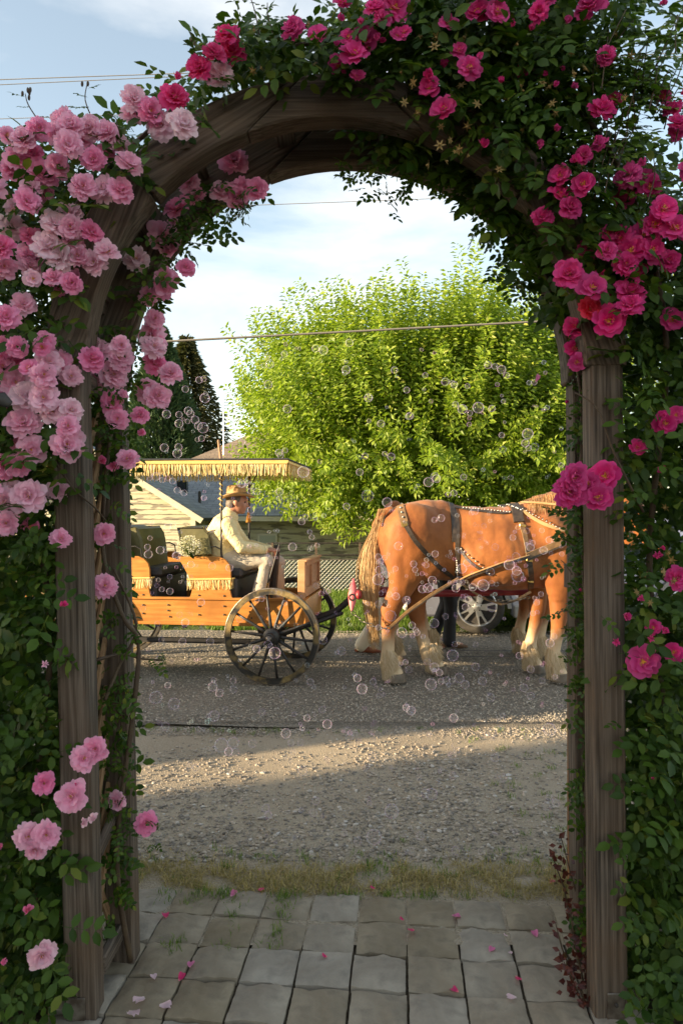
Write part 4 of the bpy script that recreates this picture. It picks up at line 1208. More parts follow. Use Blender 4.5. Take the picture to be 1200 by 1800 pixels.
# brake lever
p0, p1 = wl(466, 1040, -.35), wl(491, 957, -.35)
MB().tube([(p0[0], -.35, p0[1] - .06), (p0[0], -.35, p0[1]), (p1[0], -.35, p1[1])], [.012, .012, .006], 8).build('brake_lever', MT['black'], wagon, local=True, smooth=True)
q = wl(467, 1030, -.35); MB().box((q[0], -.355, q[1]), (.035, .02, .07), Matrix.Rotation(R(18), 3, 'Y')).build('brake_bracket', MT['brass'], wagon, local=True, bevel=.003)
MB().box((p0[0] - .01, -.33, .74), (.05, .05, .16)).build('brake_post', MT['black'], wagon, local=True)
q0, q1 = wl(487, 960, -.2), wl(478, 1040, -.2)
MB().tube([(q0[0], -.2, q0[1]), (q1[0], -.2, q1[1])], [(.012, .03), (.012, .05)], 8, ref=(1, 0, 0)).build('rein_strap', MT['black'], wagon, local=True)
# canopy
ZCAN = 2.045
cx1, cx0 = 0.15, -2.75
cy0, cy1 = -.60, .62
def tilt(x): return -0.006 * (x + .5)
mb = MB()
mb.add([(cx0, cy0, ZCAN + tilt(cx0)), (cx1, cy0, ZCAN + tilt(cx1)), (cx1, cy1, ZCAN + tilt(cx1)), (cx0, cy1, ZCAN + tilt(cx0)),
        (cx0, cy0, ZCAN + .022 + tilt(cx0)), (cx1, cy0, ZCAN + .022 + tilt(cx1)), (cx1, cy1, ZCAN + .022 + tilt(cx1)), (cx0, cy1, ZCAN + .022 + tilt(cx0)),
        (cx0 + .3, 0, ZCAN + .05 + tilt(cx0)), (cx1 - .3, 0, ZCAN + .05 + tilt(cx1))],
       [(3, 2, 1, 0), (0, 1, 5, 4), (1, 2, 6, 5), (2, 3, 7, 6), (3, 0, 4, 7), (4, 5, 9, 8), (6, 7, 8, 9), (5, 6, 9), (7, 4, 8)])
mb.build('canopy_roof', coat('canopy_cloth', (0.16, 0.11, 0.06), (0.21, 0.15, 0.08), scale=12, rough=0.8), wagon, local=True)
for a, b in (((cx0, cy0), (cx1, cy0)), ((cx1, cy0), (cx1, cy1)), ((cx1, cy1), (cx0, cy1)), ((cx0, cy1), (cx0, cy0))):
    L_ = math.hypot(b[0] - a[0], b[1] - a[1])
    pa, pb = Vector((a[0], a[1], ZCAN + tilt(a[0]))), Vector((b[0], b[1], ZCAN + tilt(b[0])))
    d = (pb - pa).normalized(); nr = Vector((d.y, -d.x, 0))
    mid = (pa + pb) / 2
    mb = MB().box((mid.x + nr.x * .003, mid.y + nr.y * .003, mid.z - .004), (abs(d.x) * L_ + .008 * abs(d.x) + .006, abs(d.y) * L_ + .008 * abs(d.y) + .006, .024))
    mb.build('valance', MT['gold_cloth'], wagon, local=True)
    mb = MB().tube([pa + Vector((0, 0, .02)), pb + Vector((0, 0, .02))], .011, 8); mb.build('canopy_rail', MT['black'], wagon, local=True)
    fringe_run(pa + nr * .010 + Vector((0, 0, -.014)), pb + nr * .010 + Vector((0, 0, -.014)), .115, int(L_ / .0105), rows=2, name='canopy_fringe')
for yy, px, py in ((YN + .01, 389, 979), (YFAR - .02, 438, 985)):
    x, z = wl(px, py, yy)
    for xx in (x, x - 1.55):
        MB().tube([(xx, yy, z - .02), (xx, yy, ZCAN)], .0105, 8).build('canopy_post', MT['black'], wagon, local=True, smooth=True)
        n = 60                                         # gold cord twisted round the post
        mb = MB().tube([(xx + .013 * math.cos(i * .9), yy + .013 * math.sin(i * .9), ZCAN - .02 - .42 * i / n) for i in range(n)], .006, 6)
        mb.build('twisted_cord', MT['gold_cloth'], wagon, local=True, smooth=True)
x, z = wl(438, 905, YFAR - .02)
MB().lathe([(.004, .05), (.012, .045), (.014, .02), (.02, -.0), (.028, -.06), (.0, -.06)], 14, Matrix.Translation((x, YFAR - .05, z - .02)) @ Matrix.Rotation(R(90), 4, 'X')).build('tassel', coat('orange_tassel', (.75, .33, .06), (.6, .25, .05), scale=60, rough=.8), wagon, local=True, smooth=True)
x, z = wl(437, 850, YFAR - .02)
MB().tube([(x, YFAR - .02, z - .07), (x + .12, YFAR - .02, ZCAN)], .006, 6).build('canopy_brace', MT['black'], wagon, local=True)
# pole, doubletree, spindle-shaped singletree end, chain
def Wp(p): return WM.inverted() @ Vector(p)
pts = [Wp(at(500, 1112, 7.0)), Wp(at(545, 1090, 6.98)), Wp(at(590, 1075, 6.97)), Wp(at(610, 1058, 6.95)), Wp(at(622, 1042, 6.95))]
MB().tube(pts, [.028, .034, .034, .032, .026], 10).build('pole_iron', MT['black'], wagon, local=True, smooth=True)
MB().tube([Wp(at(470, 1125, 6.9)), Wp(at(540, 1100, 6.9)), Wp(at(600, 1078, 6.93))], .02, 8).build('hound_bar', MT['black'], wagon, local=True, smooth=True)
MB().tube([Wp(at(628, 1044, 6.98)), Wp(at(640, 1040, 7.0)), Wp(at(800, 1043, 7.1)), Wp(at(960, 1040, 7.15)), Wp(at(1100, 1030, 7.2))], [.05, .06, .035, .032, .03], 12).build('pole', MT['red_paint'], wagon, local=True, smooth=True)
MB().tube([Wp(at(630, 1046, 6.5)), Wp(at(632, 1038, 7.5))], [(.03, .045)] * 2, 10).build('doubletree', MT['red_paint'], wagon, local=True, smooth=True)
for k_, (a, b, dd) in enumerate((((618, 1073), (621, 1018), 6.45), ((640, 1055), (644, 1012), 7.55))):
    p0, p1 = at(a[0], a[1], dd), at(b[0], b[1], dd + .15)
    MB().tube([Wp(p0.lerp(p1, t)) for t in (0, .2, .5, .8, 1)], [.010, .03, .044, .028, .009], 12).build('singletree', MT['pink_paint'], wagon, local=True, smooth=True)
MB().lathe([(.02, -.02), (.034, -.02), (.034, .02), (.02, .02)], 14, WM.inverted() @ Matrix.Translation(at(619, 1050, 6.42))).build('ferrule', MT['black'], wagon, local=True)

# white flowers tucked beside the seat
fl = at(336, 962, 6.5)
bq = thing('flower_bouquet', "bunch of tiny white baby's breath tied to the olive wagon seat", 'bouquet', fl)
MT['white_petal'] = leafmat('white_petal', (0.72, 0.70, 0.60), (0.85, 0.83, 0.75), rough=0.7, transl=0.3, tint=1.0)
Vs, mb2 = [], MB()
fb = MB()
for i in range(420):
    a = random.uniform(0, 6.28); r_ = random.random() ** .5
    p = fl + Vector((.11 * r_ * math.cos(a) - .02, random.uniform(-.06, .08), .10 * r_ * math.sin(a) + .01))
    for s in range(2):
        q = Vector((random.uniform(-1, 1), random.uniform(-1, 1), random.uniform(-1, 1))).normalized() * .007; w = q.orthogonal().normalized() * .0065
        fb.add([p + q, p + w, p - q, p - w], [(0, 1, 2, 3)])
    if i % 7 == 0: mb2.tube([fl + Vector((.02, .02, -.11)), (p + fl) / 2 + Vector((0, 0, -.03)), p], .0014, 4, cap=False)
stuff(fb.build('blossoms', MT['white_petal'], bq)); mb2.build('stems', MT['rose_leaf'], bq)

# ================================================================== PEOPLE
MT['skin'] = coat('skin', (0.42, 0.19, 0.115), (0.50, 0.24, 0.155), scale=9, rough=0.5, bump=0.05)
MT['hair'] = coat('grey_hair', (0.10, 0.075, 0.055), (0.16, 0.13, 0.10), scale=80, rough=0.6, stretch=(1, 1, .2))
MT['shirt'] = coat('cream_shirt', (0.74, 0.60, 0.30), (0.79, 0.66, 0.36), scale=5, rough=0.85, bump=0.9, bscale=13, bdist=.04)
MT['trousers'] = coat('khaki_trousers', (0.42, 0.36, 0.28), (0.48, 0.42, 0.33), scale=5, rough=0.9, bump=0.5, bscale=11, bdist=.04)
MT['cream_trousers'] = coat('cream_trousers', (0.66, 0.58, 0.42), (0.72, 0.64, 0.48), scale=5, rough=0.9, bump=0.4, bscale=11, bdist=.02)
MT['dark_trousers'] = coat('dark_trousers', (0.02, 0.02, 0.022), (0.035, 0.034, 0.036), scale=5, rough=0.9, bump=0.4, bscale=11, bdist=.02)
MT['brown_shoe'] = coat('brown_leather', (0.26, 0.075, 0.03), (0.2, 0.055, 0.022), scale=12, rough=0.4)
MT['boot'] = coat('tan_boot', (0.20, 0.11, 0.05), (0.15, 0.08, 0.04), scale=12, rough=0.7)
MT['straw'] = coat('straw', (0.50, 0.31, 0.13), (0.58, 0.38, 0.17), scale=60, rough=0.7, bump=0.4, bscale=90)
MT['hat_band'] = coat('hat_band', (0.10, 0.055, 0.03), rough=0.6)
MT['black_shoe'] = coat('black_shoe', (0.03, 0.027, 0.025), rough=0.4)
MT['pale_shirt'] = coat('pale_shirt', (0.5, 0.48, 0.44), (0.55, 0.53, 0.5), scale=5, rough=0.9, bump=0.4, bscale=11)

def head_shapes(mb, c, f, up, s=1.0):
    """Head with brow, nose, lips, chin, ears: c centre, f = where the face points."""
    f = f.normalized(); up = (up - f * up.dot(f)).normalized(); sd = up.cross(f)
    P = lambda a, b, z: c + (f * a + sd * b + up * z) * s
    rot = Matrix((f, sd, up)).transposed()
    mb.ball(P(-.012, 0, .03), (.098 * s, .077 * s, .098 * s), 18, 14, rot)
    mb.ball(P(.018, 0, -.035), (.074 * s, .062 * s, .083 * s), 16, 12, rot)
    mb.ball(P(.062, 0, -.095), (.026 * s, .028 * s, .02 * s), 12, 8, rot)          # chin
    mb.tube([P(.084, 0, .022), P(.103, 0, -.005), P(.113, 0, -.024), P(.092, 0, -.036)], [.008 * s, .011 * s, .015 * s, .012 * s], 10)   # nose
    mb.ball(P(.086, 0, -.058), (.012 * s, .024 * s, .007 * s), 10, 6, rot); mb.ball(P(.084, 0, -.071), (.012 * s, .022 * s, .008 * s), 10, 6, rot)  # lips
    mb.tube([P(.078, -.042, .03), P(.091, 0, .033), P(.078, .042, .03)], .012 * s, 8)                                                    # brow
    for q in (-1, 1):
        mb.ball(P(-.01, q * .077, -.012), (.020 * s, .009 * s, .034 * s), 10, 8, rot)
        mb.ball(P(.05, q * .045, -.028), (.03 * s, .018 * s, .026 * s), 10, 8, rot)
    return P, rot
def hand(mb, w, d, up, thumb, curl=.9, s=1.0):
    """Palm, four unequal bent fingers and a thumb from the palm's side; w wrist, d along the hand, up = back of the hand."""
    d = d.normalized(); up = (up - d * up.dot(d)).normalized(); sd = d.cross(up) * thumb
    mb.tube([w - d * .03 * s, w + d * .02 * s, w + d * .06 * s, w + d * .085 * s], [(.026 * s, .02 * s), (.034 * s, .017 * s), (.041 * s, .016 * s), (.039 * s, .013 * s)], 12, ref=up)
    for i, (o, ln) in enumerate(((.030, .072), (.010, .082), (-.010, .076), (-.029, .060))):
        p = w + d * (.07 - .006 * abs(i - 1)) * s + sd * o * s
        pts = [p]; a = .2
        for sg in (.42, .32, .26):
            a += curl * .62
            p = p + (d * math.cos(a) - up * math.sin(a)) * ln * sg * s; pts.append(p)
        mb.tube(pts, [.0098 * s, .0095 * s, .0088 * s, .0075 * s], 10)
    p = w + d * .02 * s + sd * .03 * s
    mb.tube([p, p + (sd * .8 + d * .7 - up * .3) * .03 * s, p + (sd * .7 + d * 1.3 - up * .9) * .045 * s], [.014 * s, .0115 * s, .009 * s], 10)

def make_person(root, J, face, shirt, trousers, shoes, hat=False, hand_dirs=None, lean=None, foot_dir=None):
    """J: joints by name (world). One skinned body, clothes over it."""
    V = {k: Vector(v) for k, v in J.items()}
    up = (V['neck'] - V['pelvis']).normalized()
    fr = face.normalized(); side = up.cross(fr).normalized(); fwd = side.cross(up)
    b = MB()
    P, rot = head_shapes(b, V['head'], fr, Vector((0, 0, 1)))
    b.tube([V['neck'] - up * .03, V['neck'] + up * .03, V['head'] - Vector((0, 0, .06)) - fr * .02], [(.07, .062), (.058, .056), (.055, .055)], 14, ref=fwd)
    def torso(mb, g):
        mid = V['pelvis'].lerp(V['chest'], .5)
        mb.tube([V['pelvis'] - up * .05, V['pelvis'] + up * .03, mid, V['chest'], V['chest'].lerp(V['neck'], .6), V['neck'] - up * .02],
                [(.155 + g, .115 + g), (.17 + g, .13 + g), (.155 + g, .125 + g), (.175 + g, .135 + g), (.16 + g, .105 + g), (.075 + g, .068 + g)], 20, ref=fwd)
    torso(b, -.012)
    for s in 'nf':
        b.tube([V['sh' + s], V['el' + s], V['wr' + s]], [.048, .038, .027], 12, ref=side)
        b.tube([V['hip' + s], V['kn' + s], V['an' + s]], [.074, .050, .036], 12, ref=side)
        hd = hand_dirs[s]
        hand(b, V['wr' + s], hd[0], hd[1], hd[2], hd[3])
        fd = (foot_dir or {}).get(s, fwd)
        b.tube([V['an' + s] - Vector((0, 0, .05)), V['an' + s] + fd * .14 - Vector((0, 0, .065))], [.035, .028], 10)
    bm_ = to_parent(union(b, .0085, 3, 'body', MT['skin']), root); link('body', bm_, root)
    # eyes
    eb = MB()
    for q in (-1, 1): eb.ball(P(.0765, q * .031, .006), .010, 10, 8)
    eb.build('eyes', coat('eye', (.08, .06, .05), rough=.2), root, smooth=True)
    h = MB(); h.ball(P(-.024, 0, .04), (.098, .083, .092), 18, 12, rot); h.ball(P(-.05, 0, -.03), (.06, .07, .055), 14, 10, rot)
    for q in (-1, 1): h.ball(P(-.005, q * .074, .02), (.028, .01, .035), 10, 8, rot)
    link('hair', to_parent(union(h, .009, 3, 'hair', MT['hair']), root), root)
    sh = MB(); torso(sh, .026)
    cn = V['neck'] + up * .012
    sh.tube([V['chest'].lerp(V['neck'], .7), cn + up * .02], [(.085, .08), (.068, .066)], 14, ref=fwd)
    for s in 'nf':
        e = V['el' + s]; w = V['wr' + s]; a = V['sh' + s]
        k = [a.lerp(e, t) for t in (0, .35, .7)] + [e] + [e.lerp(w, t) for t in (.3, .6, .93)]
        rr_ = [.082, .072, .063, .061, .060, .052, .043]
        k = [q + Vector((random.uniform(-1, 1), random.uniform(-1, 1), random.uniform(-1, 1))) * .006 for q in k]
        sh.tube(k, rr_, 14, ref=side); sh.ball(e, .062, 12, 8)
    link('shirt', to_parent(union(sh, .012, 3, 'shirt', shirt), root), root)
    cf = MB()
    for s in 'nf':
        d = (V['wr' + s] - V['el' + s]).normalized(); cf.tube([V['wr' + s] - d * .035, V['wr' + s] + d * .004], [.042, .041], 14, cap=False)
    cf.build('cuffs', shirt, root, smooth=True)
    tr = MB()
    tr.tube([V['pelvis'] - up * .04, V['pelvis'] + up * .07], [(.165, .14), (.172, .14)], 18, ref=fwd)
    for s in 'nf':
        hp, kn, an = V['hip' + s], V['kn' + s], V['an' + s]
        tr.ball(kn, .083, 14, 10)
        k = [hp, hp.lerp(kn, .5), kn, kn.lerp(an, .5), an - (kn - an).normalized() * .02]
        tr.tube(k, [.105, .092, .079, .074, .078], 16, ref=side)
    link('trousers', to_parent(union(tr, .012, 3, 'trousers', trousers), root), root)
    for s in 'nf':
        fd = (foot_dir or {}).get(s, fwd); a = V['an' + s]
        z = Vector((0, 0, 1))
        so = MB().tube([a - fd * .055 - z * .065, a + fd * .03 - z * .055, a + fd * .12 - z * .075, a + fd * .20 - z * .083], [(.04, .035), (.043, .047), (.046, .03), (.035, .02)], 14, ref=z)
        so.tube([a - z * .05, a + z * .0], [.047, .045], 12)
        link('shoe', to_parent(union(so, .009, 3, 'shoe', shoes), root), root)
    if hat:
        ax = (Vector((0, 0, 1)) - fr * .05 + Vector((.0, 0, 0))).normalized()
        hm = Matrix((fr - ax * fr.dot(ax), ax, Vector((0, 0, 0)))).transposed()
        x = (fr - ax * fr.dot(ax)).normalized(); M = Matrix((x, ax, x.cross(ax))).transposed().to_4x4(); M.translation = P(-.012, 0, .055)
        seg = 40; prof = [(.098, -.005), (.100, .03), (.094, .075), (.085, .098), (.06, .108), (.02, .098), (.0, .096)]
        brim = [(.10, .0), (.135, -.004), (.165, .0), (.182, .012), (.184, .016), (.165, .006), (.135, .003), (.099, .006)]
        hb_ = MB().lathe(brim, seg, M)
        for arr in hb_.v:                              # brim dips front and back
            for i in range(len(arr)):
                q = M.inverted() @ Vector(arr[i]); r_ = math.hypot(q.x, q.z)
                q.y -= .42 * max(0, r_ - .1) * (q.x / r_) ** 2 - .16 * max(0, r_ - .1) * (q.z / r_) ** 2
                arr[i] = tuple(M @ q)
        ho = hb_.build('hat', MT['straw'], root, smooth=True)
        MB().lathe(prof, seg, M, closed=False).build('hat_crown', MT['straw'], ho, smooth=True)
        MB().lathe([(.1015, .004), (.1025, .03), (.1005, .03), (.0995, .004)], seg, M).build('hat_band', MT['hat_band'], ho, smooth=True)

driver = thing('person', 'driver in straw hat, cream shirt and khaki trousers sitting on the wagon seat', 'person', at(392, 985, 6.8))
J = dict(head=at(417, 882, 6.83), neck=at(403, 906, 6.83), chest=at(391, 937, 6.83), pelvis=at(393, 978, 6.83),
         shn=at(400, 922, 6.64), eln=at(424, 962, 6.60), wrn=at(468, 966, 6.70), shf=at(404, 920, 7.02), elf=at(432, 958, 7.06), wrf=at(474, 965, 6.92),
         hipn=at(398, 985, 6.72), knn=at(468, 988, 6.70), ann=at(452, 1062, 6.68), hipf=at(402, 984, 6.94), knf=at(488, 990, 6.98), anf=at(488, 1064, 6.96))
make_person(driver, J, Vector((1, .12, -.12)), MT['shirt'], MT['trousers'], MT['black_shoe'], hat=True,
            hand_dirs={'n': (Vector((1, .25, -.05)), Vector((0, -.3, 1)), -1, 1.0), 'f': (Vector((1, -.3, -.05)), Vector((0, .3, 1)), 1, 1.0)},
            foot_dir={'n': Vector((1, -.1, 0)), 'f': Vector((1, -.1, 0))})
walker = thing('person', 'person in cream trousers and brown shoes striding along behind the chestnut horse', 'person', (0.62, 8.05, 0.045))
gz = 0.045 + .085
def walk(X, Y, hgt, stride, ph, arms=.2):
    k = hgt / 1.72
    return dict(head=(X + .06, Y, .045 + 1.575 * k), neck=(X + .03, Y, .045 + 1.43 * k), chest=(X + .015, Y, .045 + 1.25 * k), pelvis=(X, Y, .045 + .95 * k),
                shn=(X + .02, Y - .19, .045 + 1.38 * k), shf=(X + .02, Y + .19, .045 + 1.38 * k), eln=(X + arms * .5, Y - .23, .045 + 1.10 * k), elf=(X - arms * .6, Y + .23, .045 + 1.10 * k),
                wrn=(X + arms * 1.3, Y - .2, .045 + .88 * k), wrf=(X - arms * .7, Y + .22, .045 + .86 * k),
                hipn=(X, Y - .09, .045 + .89 * k), hipf=(X, Y + .09, .045 + .89 * k))
J = walk(0.63, 8.05, 1.70, .7, 0)
J.update(knn=(0.47, 7.97, .53), ann=(0.235, 7.97, gz), knf=(0.90, 8.14, .53), anf=(0.98, 8.14, gz))
make_person(walker, J, Vector((1, 0, -.05)), MT['pale_shirt'], MT['cream_trousers'], MT['brown_shoe'],
            hand_dirs={'n': (Vector((.3, 0, -1)), Vector((0, -1, 0)), 1, .5), 'f': (Vector((0, 0, -1)), Vector((0, 1, 0)), -1, .5)}, foot_dir={'n': Vector((1, -.1, 0)), 'f': Vector((1, 0, .05))})
walker2 = thing('person', 'person in black trousers and tan boots walking between the far horse and the parked car', 'person', (1.30, 8.35, 0.045))
J = walk(1.24, 8.35, 1.66, .3, 0, .12)
J.update(knn=(1.29, 8.27, .54), ann=(1.27, 8.27, gz), knf=(1.26, 8.44, .54), anf=(1.10, 8.44, gz + .01))
make_person(walker2, J, Vector((1, 0, -.05)), MT['pale_shirt'], MT['dark_trousers'], MT['boot'],
            hand_dirs={'n': (Vector((.3, 0, -1)), Vector((0, -1, 0)), 1, .5), 'f': (Vector((0, 0, -1)), Vector((0, 1, 0)), -1, .5)}, foot_dir={'n': Vector((1, -.1, 0)), 'f': Vector((1, 0, .05))})
# ================================================================== HORSES
def horse_coat():
    m, N, L, b = newmat('chestnut_coat')
    setin(b, Roughness=0.6, Specular_IOR_Level=0.25, Sheen_Weight=0.1)
    tc = N.new('ShaderNodeTexCoord')
    n1 = N.new('ShaderNodeTexNoise'); n1.inputs['Scale'].default_value = 3.2; n1.inputs['Detail'].default_value = 7; n1.inputs['Roughness'].default_value = .6
    L.new(tc.outputs['Object'], n1.inputs['Vector'])
    cr = N.new('ShaderNodeValToRGB')
    cr.color_ramp.elements[0].position = .34; cr.color_ramp.elements[0].color = (0.205, 0.064, 0.016, 1)
    cr.color_ramp.elements[1].position = .66; cr.color_ramp.elements[1].color = (0.335, 0.12, 0.031, 1)
    L.new(n1.outputs['Fac'], cr.inputs['Fac'])
    sp = N.new('ShaderNodeSeparateXYZ'); L.new(tc.outputs['Object'], sp.inputs[0])
    n2 = N.new('ShaderNodeTexNoise'); n2.inputs['Scale'].default_value = 9; L.new(tc.outputs['Object'], n2.inputs['Vector'])
    ad = N.new('ShaderNodeMath'); ad.operation = 'MULTIPLY_ADD'; ad.inputs[1].default_value = -.16
    L.new(n2.outputs['Fac'], ad.inputs[0]); L.new(sp.outputs['Z'], ad.inputs[2])
    leg = N.new('ShaderNodeMapRange'); leg.inputs['From Min'].default_value = .42; leg.inputs['From Max'].default_value = .20   # pale lower legs of the breed
    L.new(ad.outputs[0], leg.inputs['Value'])
    mx = N.new('ShaderNodeMix'); mx.data_type = 'RGBA'; mx.inputs['B'].default_value = (.62, .47, .29, 1)
    L.new(leg.outputs['Result'], mx.inputs['Factor']); L.new(cr.outputs['Color'], mx.inputs['A'])
    L.new(mx.outputs['Result'], b.inputs['Base Color'])
    mp = N.new('ShaderNodeMapping'); mp.inputs['Scale'].default_value = (60, 60, 18); L.new(tc.outputs['Object'], mp.inputs['Vector'])
    nb = N.new('ShaderNodeTexNoise'); nb.inputs['Scale'].default_value = 3; nb.inputs['Detail'].default_value = 3; L.new(mp.outputs[0], nb.inputs['Vector'])
    n4 = N.new('ShaderNodeTexNoise'); n4.inputs['Scale'].default_value = 6; n4.inputs['Detail'].default_value = 3; L.new(tc.outputs['Object'], n4.inputs['Vector'])
    b1 = N.new('ShaderNodeBump'); b1.inputs['Strength'].default_value = .10; b1.inputs['Distance'].default_value = .05; L.new(n4.outputs['Fac'], b1.inputs['Height'])
    bp = N.new('ShaderNodeBump'); bp.inputs['Strength'].default_value = .35; bp.inputs['Distance'].default_value = .004
    L.new(nb.outputs['Fac'], bp.inputs['Height']); L.new(b1.outputs['Normal'], bp.inputs['Normal']); L.new(bp.outputs['Normal'], b.inputs['Normal'])
    return m
MT['coat'] = horse_coat()
MT['hoof'] = coat('hoof', (0.10, 0.075, 0.05), (0.16, 0.125, 0.09), scale=20, rough=0.6, bump=.3)
MT['feather'] = leafmat('cream_hair', (0.46, 0.33, 0.18), (0.76, 0.63, 0.45), rough=0.6, transl=0.2, tint=1.0, spec=.3)
MT['tail_hair'] = leafmat('flaxen_hair', (0.36, 0.20, 0.075), (0.66, 0.47, 0.25), rough=0.5, transl=0.15, tint=1.0, spec=.35)
MT['mane_hair'] = leafmat('mane_hair', (0.42, 0.22, 0.08), (0.62, 0.38, 0.17), rough=0.5, transl=0.15, tint=1.0, spec=.35)
MT['leather'] = coat('dark_leather', (0.028, 0.02, 0.014), (0.06, 0.042, 0.028), scale=25, rough=0.45, bump=.2)
MT['tan_leather'] = coat('worn_tan_leather', (0.22, 0.125, 0.05), (0.12, 0.07, 0.03), scale=16, rough=0.5, bump=.3)
MT['light_leather'] = coat('light_leather', (0.50, 0.30, 0.13), (0.42, 0.24, 0.1), scale=16, rough=0.5, bump=.2)
MT['nickel'] = coat('nickel', (0.5, 0.47, 0.43), rough=0.35, metal=.9)

HY = 6.76
near_horse = thing('horse', 'chestnut draft horse in leather harness with cream feathered legs, nearest the camera', 'horse', (1.3, HY, 0.045))
def hp_(px, py, dy=0.0):
    p = at(px, py, HY + dy); return p
def horse_body():
    b = MB()
    H = HY
    T = lambda x, y, z: Vector((x, H + y, z))
    # trunk as one loft: x, top, bottom, half width
    S = [(.335, 1.47, 1.22, .10), (.39, 1.56, 1.12, .20), (.50, 1.655, 1.03, .285), (.65, 1.72, .99, .335), (.82, 1.757, .97, .34), (.95, 1.745, .97, .295), (1.10, 1.70, .95, .275), (1.30, 1.675, .895, .335), (1.50, 1.675, .875, .355), (1.68, 1.70, .87, .325), (1.83, 1.735, .88, .285), (2.0, 1.72, .90, .275), (2.14, 1.64, .95, .255), (2.25, 1.50, 1.03, .20), (2.31, 1.36, 1.13, .11)]
    pts, rad = [], []
    for x, t, bo, w in S:
        pts.append(T(x, 0, (t + bo) / 2)); rad.append((w, (t - bo) / 2))
    V, F = [], []
    seg = 32
    for p, (w, h) in zip(pts, rad):
        for j in range(seg):
            a = 2 * math.pi * j / seg
            y, z = math.cos(a), math.sin(a)
            k = 1 - .22 * max(0, z) ** 2.0              # narrower along the spine
            V.append(p + Vector((0, w * y * k * (abs(y) ** -.12 if abs(y) > .05 else 1), h * z)))
    n = len(S)
    for i in range(n - 1):
        for j in range(seg):
            F.append((i * seg + j, (i + 1) * seg + j, (i + 1) * seg + (j + 1) % seg, i * seg + (j + 1) % seg))
    F.append(tuple(range(seg))); F.append(tuple((n - 1) * seg + j for j in reversed(range(seg))))
    b.add(V, F)
    for s in (-1, 1):
        b.ball(T(.66, s * .21, 1.40), (.27, .185, .33), 20, 14); b.ball(T(.80, s * .20, 1.16), (.15, .13, .19), 16, 12)                        # quarters
        b.ball(T(1.98, s * .20, 1.32), (.21, .14, .30), 20, 14, Matrix.Rotation(R(-20), 3, 'Y'))   # shoulders
        b.ball(T(1.50, s * .20, 1.20), (.42, .19, .27), 20, 14)                      # barrel
    # neck and head
    b.tube([T(1.90, 0, 1.45), T(2.12, 0, 1.575), T(2.34, 0, 1.68), T(2.56, 0, 1.745), T(2.70, 0, 1.75)], [(.20, .30), (.165, .27), (.13, .215), (.11, .165), (.10, .135)], 22, ref=(-.3, 0, 1))
    b.tube([T(2.62, 0, 1.79), T(2.76, 0, 1.69), T(2.90, 0, 1.50), T(3.02, 0, 1.32), T(3.06, 0, 1.25)], [(.10, .135), (.105, .15), (.085, .115), (.075, .085), (.06, .07)], 18, ref=(1, 0, .6))
    for s in (-1, 1):
        b.tube([T(2.66, s * .075, 1.83), T(2.67, s * .095, 1.91), T(2.69, s * .085, 1.985)], [(.03, .02), (.036, .02), (.008, .006)], 10)
        b.ball(T(2.80, s * .09, 1.68), (.035, .02, .03), 10, 8)
    # near legs (y = -0.2) and far legs (y = +0.2)
    def leg(pts_): b.tube([T(*p[:3]) for p in pts_], [p[3] for p in pts_], 16, ref=(1, 0, 0))
    leg([(.62, -.20, 1.38, (.15, .24)), (.60, -.215, 1.18, (.145, .215)), (.595, -.215, 1.03, (.12, .165)), (.56, -.205, .90, (.09, .12)), (.495, -.20, .79, (.07, .098)), (.455, -.20, .70, (.064, .098)), (.445, -.20, .60, (.055, .072)), (.435, -.20, .47, (.052, .062)), (.435, -.20, .33, (.056, .065)), (.44, -.20, .235, (.068, .075)), (.465, -.205, .16, (.064, .072)), (.50, -.205, .105, (.075, .085))])
    leg([(.70, .20, 1.36, (.15, .22)), (.74, .20, 1.15, (.14, .20)), (.77, .195, .98, (.11, .15)), (.775, .19, .85, (.085, .115)), (.745, .185, .745, (.068, .095)), (.74, .18, .65, (.064, .094)), (.765, .16, .52, (.055, .068)), (.795, .15, .40, (.053, .062)), (.83, .14, .28, (.058, .066)), (.86, .13, .20, (.066, .074)), (.90, .12, .14, (.064, .072)), (.93, .12, .10, (.075, .085))])
    leg([(2.0, -.19, 1.30, (.10, .17)), (2.03, -.195, 1.10, (.105, .16)), (2.04, -.195, .95, (.095, .13)), (2.045, -.19, .80, (.075, .098)), (2.04, -.19, .66, (.068, .082)), (2.035, -.19, .575, (.06, .07)), (2.015, -.19, .44, (.05, .056)), (1.985, -.19, .30, (.055, .062)), (1.985, -.19, .22, (.066, .074)), (2.01, -.19, .15, (.064, .072)), (2.04, -.19, .10, (.075, .085))])
    leg([(1.93, .19, 1.28, (.10, .16)), (1.94, .19, 1.08, (.10, .15)), (1.945, .19, .93, (.09, .12)), (1.945, .19, .78, (.073, .092)), (1.94, .19, .66, (.066, .08)), (1.93, .19, .56, (.058, .066)), (1.90, .19, .43, (.05, .056)), (1.87, .19, .30, (.055, .062)), (1.865, .19, .22, (.066, .074)), (1.885, .19, .155, (.064, .072)), (1.91, .19, .11, (.075, .085))])
    me = union(b, .0135, 5, 'body', MT['coat'])
    n = len(me.vertices); co = np.zeros(n * 3); me.vertices.foreach_get('co', co); co = co.reshape(-1, 3)
    ed = np.zeros(len(me.edges) * 2, dtype=np.int64); me.edges.foreach_get('vertices', ed); ed = ed.reshape(-1, 2)
    w = np.clip((co[:, 2] - .88) / .22, 0, 1)[:, None] * .6
    deg = np.bincount(ed.ravel(), minlength=n)[:, None]
    for it in range(34):                               # the trunk's muscles flow into one another
        acc = np.zeros_like(co)
        np.add.at(acc, ed[:, 0], co[ed[:, 1]]); np.add.at(acc, ed[:, 1], co[ed[:, 0]])
        co = co + (acc / np.maximum(deg, 1) - co) * w
